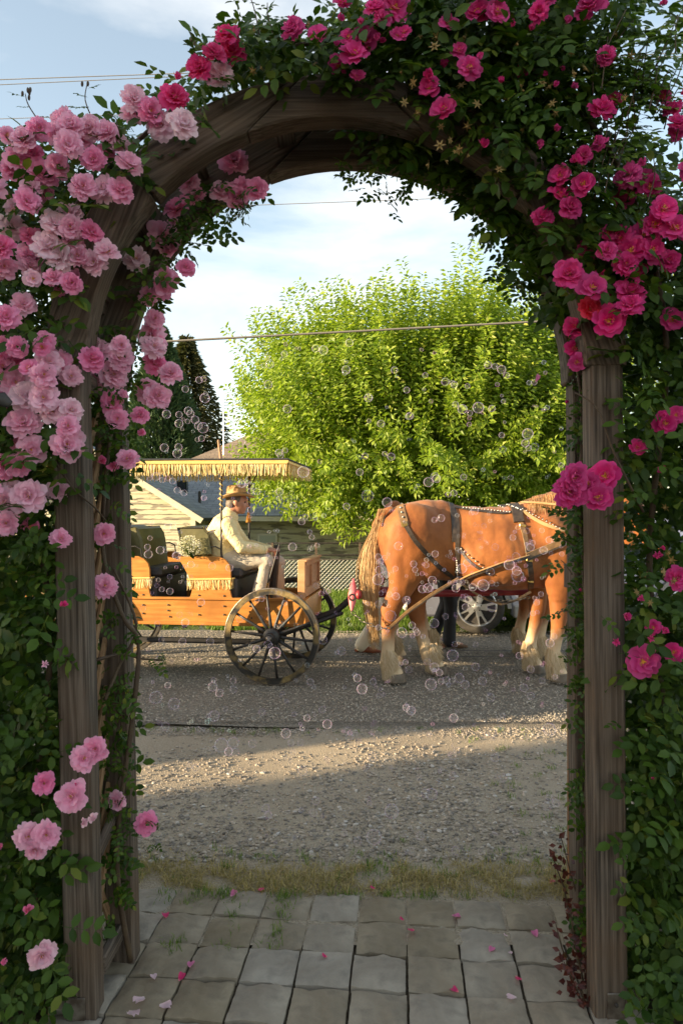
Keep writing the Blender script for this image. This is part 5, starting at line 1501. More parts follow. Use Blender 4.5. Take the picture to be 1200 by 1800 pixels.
    me.vertices.foreach_set('co', co.ravel()); me.update()
    nr = np.zeros(n * 3); me.vertices.foreach_get('normal', nr); nr = nr.reshape(-1, 3)
    amp = np.array([.015 * mnoise.noise((x * 6.5 + z * 2, y * 3, z * 3.0)) + .006 * mnoise.noise((x * 15, y * 9, z * 7 + 4)) + .0014 * mnoise.noise((x * 40, y * 30, z * 22)) for x, y, z in co])
    amp *= np.where(co[:, 2] > .8, 1, .55)
    co = co + nr * amp[:, None]
    me.vertices.foreach_set('co', co.ravel()); me.update()
    return me
hb_me = horse_body()
BV = BVHTree.FromPolygons([v.co.copy() for v in hb_me.vertices], [tuple(p.vertices) for p in hb_me.polygons])
HOOF_AT = [(.50, -.205, .045), (.945, .12, .045), (2.045, -.19, .045), (1.915, .19, .045)]
def hairs(name, roots, m, parent, w0=.004, seg=4):
    """roots: list of (points along the strand) -> thin tapering ribbons."""
    V, F = [], []
    for pts in roots:
        k = len(pts); a = len(V)
        side = (pts[-1] - pts[0]).cross(Vector((random.uniform(-.4, .4), -1, random.uniform(-.4, .4))))
        side = side.normalized() if side.length > 1e-6 else Vector((1, 0, 0))
        for i, p in enumerate(pts):
            w = w0 * (1 - .75 * (i / (k - 1)) ** 2)
            V += [p - side * w, p + side * w]
        for i in range(k - 1):
            F.append((a + 2 * i, a + 2 * i + 1, a + 2 * i + 3, a + 2 * i + 2))
    o = soup(name, [tuple(v) for v in V], F, m, parent, smooth=True)
    return stuff(o)
def surf_side(x, z, s=-1, off=.008):
    """Point on the horse's flank at (x, z), seen square from the side."""
    h = BV.ray_cast(Vector((x, HY + s * 2, z)), Vector((0, -s, 0)))
    if h[0] is None: return None
    return h[0] + h[1] * off, h[1]
def side_px(px, py):
    d = 6.45
    for _ in range(4):
        p = at(px, py, d); r_ = surf_side(p.x, p.z)
        if r_ is None: return p.x, p.z
        d = r_[0].y
    p = at(px, py, d); return p.x, p.z
def ribbon(name, P, Nn, width, m, parent, thick=.006, both=False):
    mb = MB()
    k = len(P)
    for i in range(k): pass
    V, F = [], []
    for i in range(k):
        t = (P[min(i + 1, k - 1)] - P[max(i - 1, 0)]).normalized(); n_ = Nn[i]; sd_ = t.cross(n_).normalized()
        w = (width[i] if isinstance(width, list) else width) / 2
        for a, b_ in ((-w, 0), (w, 0), (w * .9, thick), (-w * .9, thick)):
            V.append(P[i] + sd_ * a + n_ * b_)
    for i in range(k - 1):
        for j in range(4):
            F.append((4 * i + j, 4 * i + (j + 1) % 4, 4 * i + 4 + (j + 1) % 4, 4 * i + 4 + j))
    F.append((0, 1, 2, 3)); F.append((4 * k - 1, 4 * k - 2, 4 * k - 3, 4 * k - 4))
    return mb.add(V, F).build(name, m, parent)
def resample(pts, step=.02):
    out = [Vector(pts[0])]
    for a, b_ in zip(pts[:-1], pts[1:]):
        a, b_ = Vector(a), Vector(b_); n_ = max(1, int((b_ - a).length / step))
        out += [a.lerp(b_, (i + 1) / n_) for i in range(n_)]
    return out
def smooth_pts(P, it=3):
    for _ in range(it):
        P = [P[0]] + [(P[i - 1] + P[i] * 2 + P[i + 1]) / 4 for i in range(1, len(P) - 1)] + [P[-1]]
    return P
def strap(name, path, width, m, off=.004, s=-1, world=False, mind=None, thick=.007):
    """path of photograph bearings laid on the near flank."""
    q = [side_px(*p) if not world else p for p in path]
    q = [(p.x, p.z) for p in smooth_pts(resample([Vector((a, 0, b_)) for a, b_ in q], .025), 2)]
    P, Nn = [], []
    for x, z in q:
        h = surf_side(x, z, s, off)
        if h is None:
            if not P: continue
            y = P[-1].y if mind is None else mind
            P.append(Vector((x, y, z))); Nn.append(Nn[-1]); continue
        P.append(h[0]); Nn.append(h[1])
    P = smooth_pts(P, 2); Nn = [v.normalized() for v in smooth_pts(Nn, 3)]
    return ribbon(name, P, Nn, width, m, near_horse, thick)
def over_top(name, x0, a0, a1, width, m, x1=None, off=.004, thick=.008, zc=1.32):
    """Band round the trunk; angles from straight down on the near side (0) over the back (180)."""
    P, Nn = [], []
    n = 40
    for i in range(n + 1):
        a = R(a0 + (a1 - a0) * i / n); x = x0 + ((x1 if x1 is not None else x0) - x0) * i / n
        d = Vector((0, -math.sin(a), -math.cos(a)))
        h = BV.ray_cast(Vector((x, HY, zc)) + d * 1.0, -d)
        if h[0] is None: continue
        P.append(h[0] + h[1] * off); Nn.append(h[1])
    P = smooth_pts(P, 2); Nn = [v.normalized() for v in smooth_pts(Nn, 3)]
    return ribbon(name, P, Nn, width, m, near_horse, thick)
def spots_along(name, path, n, r, m, off=.014):
    q = [side_px(*p) for p in path]; pts = resample([Vector((a, 0, b_)) for a, b_ in q], .01); mb = MB()
    for i in range(n):
        p = pts[int((i + .5) / n * (len(pts) - 1))]; h = surf_side(p.x, p.z, -1, off)
        if h: mb.ball(h[0], r, 8, 5)
    return stuff(mb.build(name, m, near_horse, smooth=True))
link('body', to_parent(hb_me, near_horse), near_horse)
for hx_, hy_, hz_ in HOOF_AT:
    M = Matrix.Translation((hx_, HY + hy_, hz_)) @ Matrix.Rotation(R(90), 4, 'X')
    mb = MB()
    pr = [(.0, 0), (.105, 0), (.106, .01), (.085, .075), (.0, .075)]
    mb.lathe(pr, 22, M, closed=False); ho = mb.build('hoof', MT['hoof'], near_horse, smooth=True, angle=45)
    st = []
    for i in range(720):                               # long hair falling over fetlock and hoof
        a = random.uniform(0, 2 * math.pi); q = random.random()
        bk = .5 - .5 * math.cos(a)                     # fuller behind
        z0 = .10 + .20 * q; cx = hx_ - .035 - .03 * q
        ca, sa = math.cos(a), math.sin(a)
        p0 = Vector((cx + .048 * ca, HY + hy_ + .048 * sa, hz_ + z0))
        ln = min(z0 - .015, random.uniform(.07, .17) + .06 * bk)
        z2 = hz_ + z0 - ln
        bul = .064 + .016 * bk * random.random() + .012 * random.random()
        p1 = Vector((cx + .008 + bul * ca, HY + hy_ + bul * sa, hz_ + z0 - ln * .5))
        r2 = .076 + .022 * bk + random.uniform(-.025, .010)
        a2 = a + random.uniform(-.35, .35)
        p2 = Vector((hx_ - .02 + r2 * math.cos(a2), HY + hy_ + r2 * math.sin(a2), z2))
        st.append([p0, p0.lerp(p1, .6) + Vector((0, 0, -.004)), p1, p2])
    hairs('feather', st, MT['feather'], near_horse, .0029)
# tail: thick switch from the dock
st = []
dock = at(686, 903, HY)
tb = MB().tube([Vector((.475, HY, 1.63)), Vector((.40, HY, 1.60)), Vector((.335, HY - .01, 1.50)), Vector((.305, HY - .02, 1.33))], [.055, .055, .045, .03], 12)
link('dock', to_parent(union(tb, .012, 2, 'dock', MT['coat']), near_horse), near_horse)
for i in range(1500):
    t = random.random()
    if t < .25: b0 = Vector((.455 - .1 * random.random(), HY + random.uniform(-.05, .05), 1.66 - .03 * random.random()))
    else:
        q = random.random(); b0 = Vector((.36, HY, 1.57)).lerp(Vector((.30, HY - .02, 1.33)), q) + Vector((random.uniform(-.03, .02), random.uniform(-.05, .05), 0))
    sx = random.gauss(0, .04); sy = random.gauss(0, .055)
    endz = random.uniform(.36, .95) if random.random() < .75 else random.uniform(.30, .5)
    tp = 1 - .45 * max(0, (1.0 - endz)) / .7
    P = [b0, Vector((.275 + sx * .8, HY - .03 + sy, 1.28)), Vector((.265 + sx * 1.1, HY - .04 + sy * 1.1, 1.0)), Vector((.275 + sx * .9 * tp, HY - .04 + sy * tp, max(endz, .72))), Vector((.315 + sx * .55, HY - .04 + sy * .6, endz))]
    if P[3].z < P[4].z: P[3].z = P[4].z + .05
    if P[0].z < P[1].z: P[0].z = P[1].z + .05
    R_ = []
    for a in range(len(P) - 1):
        for tt in (0, .5): R_.append(P[a].lerp(P[a + 1], tt))
    R_.append(P[-1]); R_ = smooth_pts(R_, 2)
    wob = random.uniform(0, 6)
    R_ = [p + Vector((.006 * math.sin(wob + p.z * 22), .006 * math.cos(wob + p.z * 18), 0)) for p in R_]
    st.append(R_)
hairs('tail', st, MT['tail_hair'], near_horse, .0028)
st = []
for i in range(520):                                   # mane lying over the near side of the crest
    t = random.random(); x = 1.80 + .85 * t
    h = BV.ray_cast(Vector((x, HY, 3)), Vector((0, 0, -1)))
    if h[0] is None: continue
    p0 = h[0] + Vector((random.uniform(-.01, .01), random.uniform(-.015, .02), .004))
    P = [p0]; ln = random.uniform(.16, .34) * (.5 + .7 * min(1, t * 2)); bx = -random.uniform(.10, .5)
    for q in (.25, .5, .75, 1):
        z = p0.z - ln * q * .8 + .01; xx = p0.x + bx * ln * q
        g = surf_side(xx, z, -1, .006 + .008 * random.random())
        P.append(g[0] if g and g[0].y < HY + .02 else Vector((xx, HY - .05, z)))
    st.append(smooth_pts(P, 1))
hairs('mane', st, MT['mane_hair'], near_horse, .0028)
eb = MB()
for s in (-1, 1): eb.ball((2.81, HY + s * .108, 1.685), (.018, .01, .016), 10, 8)
eb.build('eyes', MT['black'], near_horse, smooth=True)
# harness
L1, L2 = MT['leather'], MT['tan_leather']
strap('hip_strap', [(703, 889), (707, 905), (712, 925)], .075, L2); strap('hip_strap', [(712, 922), (728, 950), (748, 972), (770, 996), (798, 1016)], .042, L1)
spots_along('buckle', [(704, 892), (711, 922)], 4, .010, MT['nickel'], .016)
bz = side_px(711, 922); h = surf_side(bz[0], bz[1], -1, .016)
MB().box(h[0], (.05, .01, .05), Matrix.Rotation(R(-20), 3, 'Y')).build('buckle_frame', MT['brass'], near_horse, bevel=.004)
strap('crupper', [(672, 926), (680, 906), (692, 895), (703, 889)], .022, L1)
over_top('loin_strap', side_px(795, 900)[0], 90, 200, .05, L1, zc=1.35)
strap('loin_strap', [(794, 890), (802, 912), (803, 935)], .055, L1); strap('trace_carrier', [(803, 930), (803.5, 965), (803, 1016)], .042, L1)
spots_along('carrier_spots', [(803, 985), (803, 1014)], 9, .009, MT['nickel'])
strap('back_strap', [(792, 890), (815, 895), (845, 899), (880, 903), (905, 900)], .035, L1); spots_along('back_studs', [(812, 894), (900, 902)], 16, .008, MT['nickel'])
strap('quarter_strap', [(808, 962), (816, 978), (830, 991), (848, 1003), (862, 1010)], .028, L1); spots_along('quarter_spots', [(808, 962), (862, 1010)], 9, .0085, MT['nickel'])
xs = side_px(908, 900)[0]
over_top('back_pad', xs, 130, 230, .10, L1, thick=.02)
strap('girth', [(903, 893), (913, 915), (922, 940), (927, 972)], .048, L2); strap('girth', [(927, 968), (931, 1000), (932, 1034)], .055, L1)
strap('pad_edge', [(897, 890), (910, 887), (918, 897)], .06, L1, off=.012); spots_along('pad_studs', [(898, 888), (917, 900)], 10, .010, MT['nickel'], .024)
for p in ((918, 925), (929, 985), (931, 1020)):
    q = side_px(*p); h = surf_side(q[0], q[1], -1, .014)
    MB().box(h[0], (.06, .012, .022), Matrix.Rotation(R(10), 3, 'Y')).build('buckle_frame', MT['brass'], near_horse, bevel=.003)
strap('shoulder_strap', [(913, 895), (930, 908), (955, 922), (985, 932), (1010, 938)], .034, MT['light_leather'], off=.010); spots_along('shoulder_studs', [(916, 897), (985, 932)], 12, .0075, MT['nickel'], .022)
strap('breast_collar', [(924, 980), (945, 971), (968, 962), (990, 951), (1020, 936)], .075, L2, off=.010, thick=.014); strap('breast_edge', [(926, 984), (968, 967), (1015, 943)], .02, L1, off=.02)
strap('rein', [(912, 884), (950, 887), (1000, 890), (1040, 892)], .022, MT['light_leather'], off=.02)
strap('trace', [(803, 1019), (840, 1005), (880, 991), (928, 978)], .036, L1, off=.02, thick=.012); strap('trace_top', [(803, 1016), (840, 1002), (880, 988), (926, 976)], .010, MT['light_leather'], off=.034)
def free_band(name, pts, w, m, up=(0, -1, 0)):
    P = smooth_pts(resample(pts, .03), 2); return ribbon(name, P, [Vector(up)] * len(P), w, m, near_horse, .010)
free_band('trace', [at(806, 1017, 6.40), at(760, 1044, 6.38), at(715, 1076, 6.38), at(686, 1103, 6.40)], .034, L2)
free_band('trace_edge', [at(806, 1019, 6.392), at(760, 1047, 6.372), at(715, 1079, 6.372), at(686, 1106, 6.392)], .012, L1)
free_band('belly_strap', [at(803, 1020, 6.42), at(830, 1040, 6.5), at(850, 1052, 6.55), at(880, 1062, 6.6)], .022, L2); free_band('belly_strap', [at(880, 1062, 6.6), at(905, 1056, 6.6), at(932, 1040, 6.5)], .022, L1)
def chain(name, p0, p1, n, sag, size, m, parent):
    mb = MB()
    for i in range(n):
        t = (i + .5) / n; p = p0.lerp(p1, t) - Vector((0, 0, sag * 4 * t * (1 - t)))
        d = (p1 - p0).normalized(); d = (d - Vector((0, 0, sag * 4 * (1 - 2 * t) / max(.01, (p1 - p0).length)))).normalized()
        sd_ = Vector((0, 0, 1)).cross(d).normalized() if i % 2 else d.cross(Vector((0, 0, 1)).cross(d)).normalized()
        L_ = (p1 - p0).length / n * .72
        ring = []
        for q in range(11):
            a = 2 * math.pi * q / 10; ring.append(p + d * L_ * math.cos(a) + sd_ * size * math.sin(a))
        mb.tube(ring, size * .28, 6, cap=False)
    return mb.build(name, m, parent, smooth=True)
chain('trace_chain', at(617, 1074, 6.44), at(686, 1104, 6.39), 9, .05, .014, MT['steel'], near_horse)
chain('belly_chain', at(845, 1050, 6.56), at(930, 1050, 6.52), 11, .03, .011, MT['black'], near_horse)
chain('pole_chain', at(640, 1040, 7.0), at(690, 1010, 7.0), 9, .02, .012, MT['black'], near_horse)

# the second horse of the pair: a copy on the far side
def copy_tree(o, parent=None):
    c = o.copy(); C.objects.link(c)
    if parent is not None: c.parent = parent
    for ch in list(o.children): copy_tree(ch, c)
    return c
far_horse = thing('horse', 'second chestnut horse of the pair, mostly hidden on the far side of the nearest one', 'horse', (1.3 + .11, HY + .86, 0.045))
near_horse['group'] = far_horse['group'] = 'pair of harnessed horses'
for ch in list(near_horse.children):
    if ch.name.split('.')[0] in ('trace', 'trace_edge', 'trace_chain', 'pole_chain', 'trace_top', 'tail', 'dock'): continue
    copy_tree(ch, far_horse)
M = Matrix.Translation((.115, .86, 0))
bun = MB(); c0 = at(690, 893, HY + .86)
for i in range(5): bun.ball(c0 + Vector((random.uniform(-.03, .03), random.uniform(-.03, .03), random.uniform(-.02, .02))), (.07, .06, .065), 14, 10)
link('tail_bun', to_parent(union(bun, .01, 2, 'tail_bun', MT['coat']), far_horse), far_horse)

# ================================================================== PARKED CAR
car = thing('parked_car', 'silver grey car with five spoke alloy wheels parked on the far edge of the road', 'car', (3.0, 10.0, 0.05))
def carpaint():
    m, N, L, b = newmat('car_paint'); setin(b, Base_Color=(.36, .37, .44, 1), Roughness=.32, Metallic=.55, Coat_Weight=.8, Coat_Roughness=.06); return m
MT['car_paint'] = carpaint()
MT['car_trim'] = coat('car_trim', (.33, .31, .27), (.28, .26, .23), scale=5, rough=.45)
MT['tyre'] = coat('tyre_rubber', (.028, .025, .02), (.05, .043, .034), scale=12, rough=.85, bump=.2)
MT['alloy'] = coat('alloy', (.70, .69, .66), rough=.28, metal=.9)
MT['glass'] = coat('dark_glass', (.012, .014, .016), rough=.06, spec=.6)
MT['white_plastic'] = coat('pale_bumper', (.58, .55, .48), rough=.4)
CXW, CYN, GR = 1.785, 9.15, .05        # near front wheel
WR = .352
x_f, x_r = CXW - .97, CXW + 3.75       # nose and tail
xa_r = CXW + 2.72
def arch(cx, r, n=12): return [(cx - r * math.cos(math.pi * i / n), GR + .33 + r * math.sin(math.pi * i / n) * 1.0) for i in range(n + 1)]
low = [(x_f + .10, GR + .22)] + [(CXW - .43, GR + .22)] + arch(CXW, .43) + [(CXW + .43, GR + .22), (xa_r - .43, GR + .24)] + arch(xa_r, .43) + [(xa_r + .43, GR + .24), (x_r - .12, GR + .30), (x_r, GR + .55), (x_r - .02, GR + .92), (x_r - .2, GR + 1.0), (CXW + .95, GR + .98), (CXW + .35, GR + .96), (x_f + .25, GR + .84), (x_f + .02, GR + .70), (x_f, GR + .45)]
mb = MB().prism(low, CYN - .02, CYN + 1.80)
mb.build('body', MT['car_paint'], car, bevel=.03)
cab = [(CXW + .45, GR + .965), (CXW + 1.15, GR + 1.50), (CXW + 1.5, GR + 1.56), (CXW + 2.7, GR + 1.55), (CXW + 3.3, GR + 1.40), (x_r - .25, GR + .99)]
y0, y1 = CYN + .06, CYN + 1.72
V = [Vector((a, y0 + .16 * max(0, (b - GR - .97) / .6), b)) for a, b in cab] + [Vector((a, y1 - .16 * max(0, (b - GR - .97) / .6), b)) for a, b in cab]
n = len(cab)
MB().add(V, [tuple(range(n)), tuple(range(2 * n - 1, n - 1, -1))] + [(i, i + n, (i + 1) % n + n, (i + 1) % n) for i in range(n)]).build('cabin', MT['car_paint'], car, bevel=.03)
for yy, s in ((y0, -1), (y1, 1)):
    for a in ([(CXW + .72, 1.02), (CXW + 1.2, 1.42), (CXW + 1.78, 1.46), (CXW + 1.78, 1.02)], [(CXW + 1.86, 1.02), (CXW + 1.86, 1.46), (CXW + 2.6, 1.44), (CXW + 2.85, 1.02)]):
        P = [Vector((x, yy - s * .16 * (z - .97) / .6 + s * .012, GR + z)) for x, z in a]
        Q = [p - Vector((0, s * .02, 0)) for p in P]
        MB().add(P + Q, [(0, 1, 2, 3), (7, 6, 5, 4), (0, 4, 5, 1), (1, 5, 6, 2), (2, 6, 7, 3), (3, 7, 4, 0)]).build('side_window', MT['glass'], car)
MB().add([(CXW + .50, y0 + .1, GR + 1.0), (CXW + .50, y1 - .1, GR + 1.0), (CXW + 1.10, y1 - .22, GR + 1.49), (CXW + 1.10, y0 + .22, GR + 1.49)] + [(CXW + .47, y0 + .1, GR + 1.02), (CXW + .47, y1 - .1, GR + 1.02), (CXW + 1.07, y1 - .22, GR + 1.51), (CXW + 1.07, y0 + .22, GR + 1.51)], [(0, 1, 2, 3), (7, 6, 5, 4), (0, 4, 5, 1), (1, 5, 6, 2), (2, 6, 7, 3), (3, 7, 4, 0)]).build('windscreen', MT['glass'], car)
MB().box(((CXW + .43 + xa_r - .43) / 2, CYN - .025, GR + .29), (xa_r - CXW - .90, .05, .17)).build('sill', MT['car_trim'], car, bevel=.02)
for cx in (CXW, xa_r):
    for yy in (CYN - .015,):
        pa, pb = arch(cx, .43), arch(cx, .375)
        mb = MB().prism(pa + pb[::-1], yy - .03, yy + .05); mb.build('wheel_arch', MT['car_trim'], car)
MB().box((x_f + .05, CYN + .9, GR + .42), (.16, 1.74, .26)).build('front_bumper', MT['white_plastic'], car, bevel=.05)
g = MB()
for i in range(5): g.box((x_f + .0, CYN + .9, GR + .60 + i * .035), (.06, 1.2, .014))
g.build('grille', MT['black'], car)
for yy in (CYN + .18, CYN + 1.6): MB().box((x_f + .08, yy, GR + .69), (.22, .3, .12)).build('headlight', MT['alloy'], car, bevel=.03)
for a in (CXW + .55, CXW + 1.82): MB().box((a, CYN - .022, GR + .64), (.008, .006, .62)).build('door_gap', MT['black'], car)
for a in (CXW + 1.5, CXW + 2.5): MB().box((a, CYN - .035, GR + .84), (.2, .03, .03)).build('door_handle', MT['car_paint'], car, bevel=.008)
for cx, cy, steer in ((CXW, CYN + .06, R(14)), (xa_r, CYN + .06, 0), (CXW, CYN + 1.68, R(14)), (xa_r, CYN + 1.68, 0)):
    w = bpy.data.objects.new('wheel', None); C.objects.link(w); w.parent = car
    flip = math.pi if cy > CYN + 1 else 0
    w.location = (cx - 3.0, cy - 10.0, GR + WR - .05); w.rotation_euler = (0, 0, steer * -1 + flip)
    B = lambda mb, nm, m, **k: mb.build(nm, m, w, local=True, **k)
    B(MB().lathe([(.245, -.10), (.27, -.115), (.32, -.112), (.345, -.09), (WR, -.06), (WR, .10), (.34, .125), (.245, .11)], 48), 'tyre', MT['tyre'], smooth=True, angle=50)
    rim = B(MB().lathe([(.262, -.108), (.25, -.118), (.238, -.105), (.232, -.02), (.22, .09), (.255, .09)], 48), 'rim', MT['alloy'], smooth=True, angle=40)
    MB().lathe([(0, -.055), (.233, -.055), (.233, -.03), (0, -.03)], 32, closed=False).build('brake_disc', MT['black'], rim, local=True)
    for i in range(5):
        a = 2 * math.pi * i / 5 + .3
        mb = MB()
        for s in (-1, 1):
            poly = [(-.008 + s * .010, .05), (.018 + s * .012, .05), (.012 + s * .046, .236), (-.012 + s * .052, .238)]
            mb.prism(poly if s > 0 else poly, -.098, -.06, Matrix.Rotation(a, 4, 'Y'))
        mb.prism([(-.028, .05), (.038, .05), (.05, .13), (-.04, .13)], -.096, -.062, Matrix.Rotation(a, 4, 'Y'))
        mb.build('spoke', MT['alloy'], rim, local=True)
        MB().lathe([(0, -.103), (.009, -.103), (.009, -.09), (0, -.09)], 8, Matrix.Translation((.055 * math.cos(a), 0, .055 * math.sin(a))), closed=False).build('wheel_nut', MT['black'], rim, local=True)
    MB().lathe([(0, -.108), (.028, -.106), (.062, -.094), (.066, -.06), (0, -.06)], 24, closed=False).build('hub_cap', MT['alloy'], rim, local=True, smooth=True, angle=40)
# ================================================================== HOUSES, FENCE, TREES BEYOND THE ROAD
def siding_mat():
    m = coat('peeling_siding', (0.56, 0.52, 0.36), (0.50, 0.46, 0.31), scale=4, rough=0.85, bump=.35, bscale=30, c3=(0.25, 0.22, 0.165), c3scale=4.5, c3lo=.52, c3hi=.57, stretch=(.55, 1, 3.2), detail=6)
    return m
MT['siding'] = siding_mat()
MT['white_trim'] = coat('cream_trim', (0.62, 0.58, 0.45), (0.55, 0.5, 0.38), scale=6, rough=.8)
def shingles(name, c1, c2):
    m, N, L, b = newmat(name); setin(b, Roughness=.9, Specular_IOR_Level=.2)
    tc = N.new('ShaderNodeTexCoord'); br = N.new('ShaderNodeTexBrick')
    br.inputs['Scale'].default_value = 1.0; br.inputs['Brick Width'].default_value = .30; br.inputs['Row Height'].default_value = .145; br.inputs['Mortar Size'].default_value = .006
    br.inputs['Color1'].default_value = rgba(c1); br.inputs['Color2'].default_value = rgba(c2); br.inputs['Mortar'].default_value = rgba([q * .55 for q in c1])
    L.new(tc.outputs['UV'], br.inputs['Vector']); L.new(br.outputs['Color'], b.inputs['Base Color'])
    nb = N.new('ShaderNodeTexNoise'); nb.inputs['Scale'].default_value = 40
    bp = N.new('ShaderNodeBump'); bp.inputs['Strength'].default_value = .7; bp.inputs['Distance'].default_value = .012
    ad = N.new('ShaderNodeMath'); ad.operation = 'ADD'; L.new(br.outputs['Fac'], ad.inputs[0]); L.new(nb.outputs['Fac'], ad.inputs[1]); L.new(tc.outputs['Object'], nb.inputs['Vector'])
    bp.invert = True
    L.new(ad.outputs[0], bp.inputs['Height']); L.new(bp.outputs['Normal'], b.inputs['Normal'])
    return m
MT['grey_roof'] = shingles('grey_shingles', (.17, .185, .20), (.24, .255, .27))
MT['tan_roof'] = shingles('tan_shingles', (.20, .155, .115), (.27, .21, .155))
def roof_slab(name, P, m, parent, th=.08):
    """Sloping quad P0 P1 (eave) P2 P3 (ridge) with thickness and shingle coordinates."""
    P = [Vector(p) for p in P]
    nrm = (P[1] - P[0]).cross(P[3] - P[0]).normalized()
    if nrm.z < 0: nrm = -nrm
    V = P + [p - nrm * th for p in P]
    F = [(0, 1, 2, 3), (7, 6, 5, 4), (0, 4, 5, 1), (1, 5, 6, 2), (2, 6, 7, 3), (3, 7, 4, 0)]
    o = MB().add(V, F).build(name, m, parent)
    me = o.data; uv = me.uv_layers.new(name='UVMap')
    e = (P[1] - P[0]).normalized(); s = nrm.cross(e)
    for pl in me.polygons:
        for li in pl.loop_indices:
            v = world_m(o) @ me.vertices[me.loops[li].vertex_index].co - P[0]
            uv.data[li].uv = (v.dot(e), v.dot(s))
    return o
house = thing('old_house', 'old cottage with peeling cream siding and grey shingle roof behind the wagon', 'house', (-4.0, 17.0, -.6))
GA = 15.9
def siding_wall(x0, x1, y, z0, z1, parent, top=None, course=.115):
    """Lapped boards, one by one; top(x) = rake line."""
    z = z0; n = 0
    while z < z1:
        zz = min(z + course, z1)
        a, b = x0, x1
        if top is not None:
            def lim(zq): return [x for x in np.linspace(x0, x1, 160) if top(x) >= zq]
            l0, l1 = lim(z), lim(zz)
            if not l0: break
            a0, b0 = l0[0], l0[-1]
            a1, b1 = (l1[0], l1[-1]) if l1 else ((a0 + b0) / 2, (a0 + b0) / 2)
        else: a0, b0, a1, b1 = a, b, a, b
        V = [(a0, y - .024, z), (b0, y - .024, z), (b1, y - .006, zz), (a1, y - .006, zz), (a0, y + .01, z), (b0, y + .01, z), (b1, y + .01, zz), (a1, y + .01, zz)]
        MB().add(V, [(0, 1, 2, 3), (7, 6, 5, 4), (0, 4, 5, 1), (1, 5, 6, 2), (2, 6, 7, 3), (3, 7, 4, 0)]).build('siding_board', MT['siding'], parent)
        z = zz + .0015; n += 1
xr_, xl_, xm_ = -3.32, -8.2, -5.76
rz = lambda x: 1.60 + (.70 / 1.12) * ((xr_ - x) if x > xm_ else (x - xl_))
siding_wall(xl_, xr_, GA, -.6, 3.2, house, rz)
MB().box(((xl_ + xr_) / 2, GA + 2.5, .45), (xr_ - xl_ - .06, 4.96, 2.1)).build('wing_wall', MT['siding'], house)
MB().box((xr_ - .04, GA - .03, .48), (.11, .03, 2.15)).build('corner_board', MT['white_trim'], house)
zr0, zr1 = 1.60 - .18, rz(xm_) + .09
roof_slab('roof', [(xr_ + .25, GA - .28, 1.53), (xr_ + .25, GA + 5.2, 1.53), (xm_, GA + 5.2, rz(xm_) + .10), (xm_, GA - .28, rz(xm_) + .10)], MT['grey_roof'], house)
roof_slab('roof', [(xl_ - .25, GA + 5.2, 1.53), (xl_ - .25, GA - .28, 1.53), (xm_, GA - .28, rz(xm_) + .098), (xm_, GA + 5.2, rz(xm_) + .098)], MT['grey_roof'], house)
for s in (1, -1):
    xe = xr_ + .22 if s > 0 else xl_ - .22
    p0, p1 = Vector((xe, GA - .30, 1.46)), Vector((xm_, GA - .30, rz(xm_) + .02))
    plank('barge_board', p0, p1, .13, .025, MT['white_trim'], house, up=(0, 1, 0))
# main range behind, eave on
E0 = 17.6
siding_wall(-3.3, 0.9, E0 + .35, -.6, 1.60, house)
MB().box((-1.2, E0 + 3.0, .5), (4.2, 5.2, 2.15)).build('main_wall', MT['siding'], house)
roof_slab('roof', [(-6.5, E0, 1.58), (1.15, E0, 1.58), (1.15, E0 + 3.3, 3.05), (-6.5, E0 + 3.3, 3.05)], MT['grey_roof'], house)
roof_slab('roof', [(1.15, E0 + 6.6, 1.58), (-6.5, E0 + 6.6, 1.58), (-6.5, E0 + 3.3, 3.048), (1.15, E0 + 3.3, 3.048)], MT['grey_roof'], house)
MB().box((-1.1, E0 - .02, 1.50), (4.4, .03, .12)).build('gutter', MT['white_trim'], house)
for px, py, dd in ((321, 856, 18.6), (351, 880, 18.2)):
    p = at(px, py, dd)
    if px < 330: MB().box(p + Vector((0, 0, .0)), (.26, .22, .34)).build('roof_vent', MT['glass'], house, bevel=.02)
    else: MB().tube([p - Vector((0, 0, .25)), p + Vector((0, 0, .22))], .04, 10).build('vent_pipe', MT['black'], house)
wp = at(470, 948, E0 + .3)
wnd = MB().box(wp, (.52, .05, .30)).build('window', MT['white_trim'], house, bevel=.01); MB().box(wp - Vector((0, .028, 0)), (.40, .012, .20)).build('pane', coat('hazy_pane', (.35, .38, .30), rough=.15), wnd)
wp = at(300, 985, GA - .02)
# taller house behind with tan roof, aerial
back = thing('far_house', 'house with tan hipped roof, vent stack and aerial mast rising behind the wagon canopy', 'house', (-2.5, 27, -.7))
ap = at(458, 748, 27); e1 = at(318, 812, 24.5)
xl2, xr2 = -6.4, 2.2; ze = 3.05; ya, yb = 24.2, 31
MB().box(((xl2 + xr2) / 2, (ya + yb) / 2, 1.2), (xr2 - xl2 - .8, yb - ya - .8, 3.9)).build('wall', MT['render_wall'], back)
r0, r1 = Vector((-2.95, 27.4, 5.02)), Vector((-.6, 27.4, 5.02))
A, B_, Cc, D_ = Vector((xl2, ya, ze)), Vector((xr2, ya, ze)), Vector((xr2, yb, ze)), Vector((xl2, yb, ze))
roof_slab('roof', [A, B_, r1, r0], MT['tan_roof'], back); roof_slab('roof', [Cc, D_, r0, r1], MT['tan_roof'], back)
roof_slab('roof', [D_, A, r0, r0 + Vector((0, .001, 0))], MT['tan_roof'], back); roof_slab('roof', [B_, Cc, r1 + Vector((0, .001, 0)), r1], MT['tan_roof'], back)
p0 = at(389, 812, 24.8); p1 = at(384, 775, 24.8)
MB().tube([p0, p1], [.05, .045], 8).build('vent_stack', coat('rust_pipe', (.32, .17, .09), rough=.7), back)
m0, m1 = at(393, 800, 25), at(393, 700, 25)
MB().tube([m0, m1], .022, 6).build('aerial_mast', MT['brass'], back)
ar = MB()
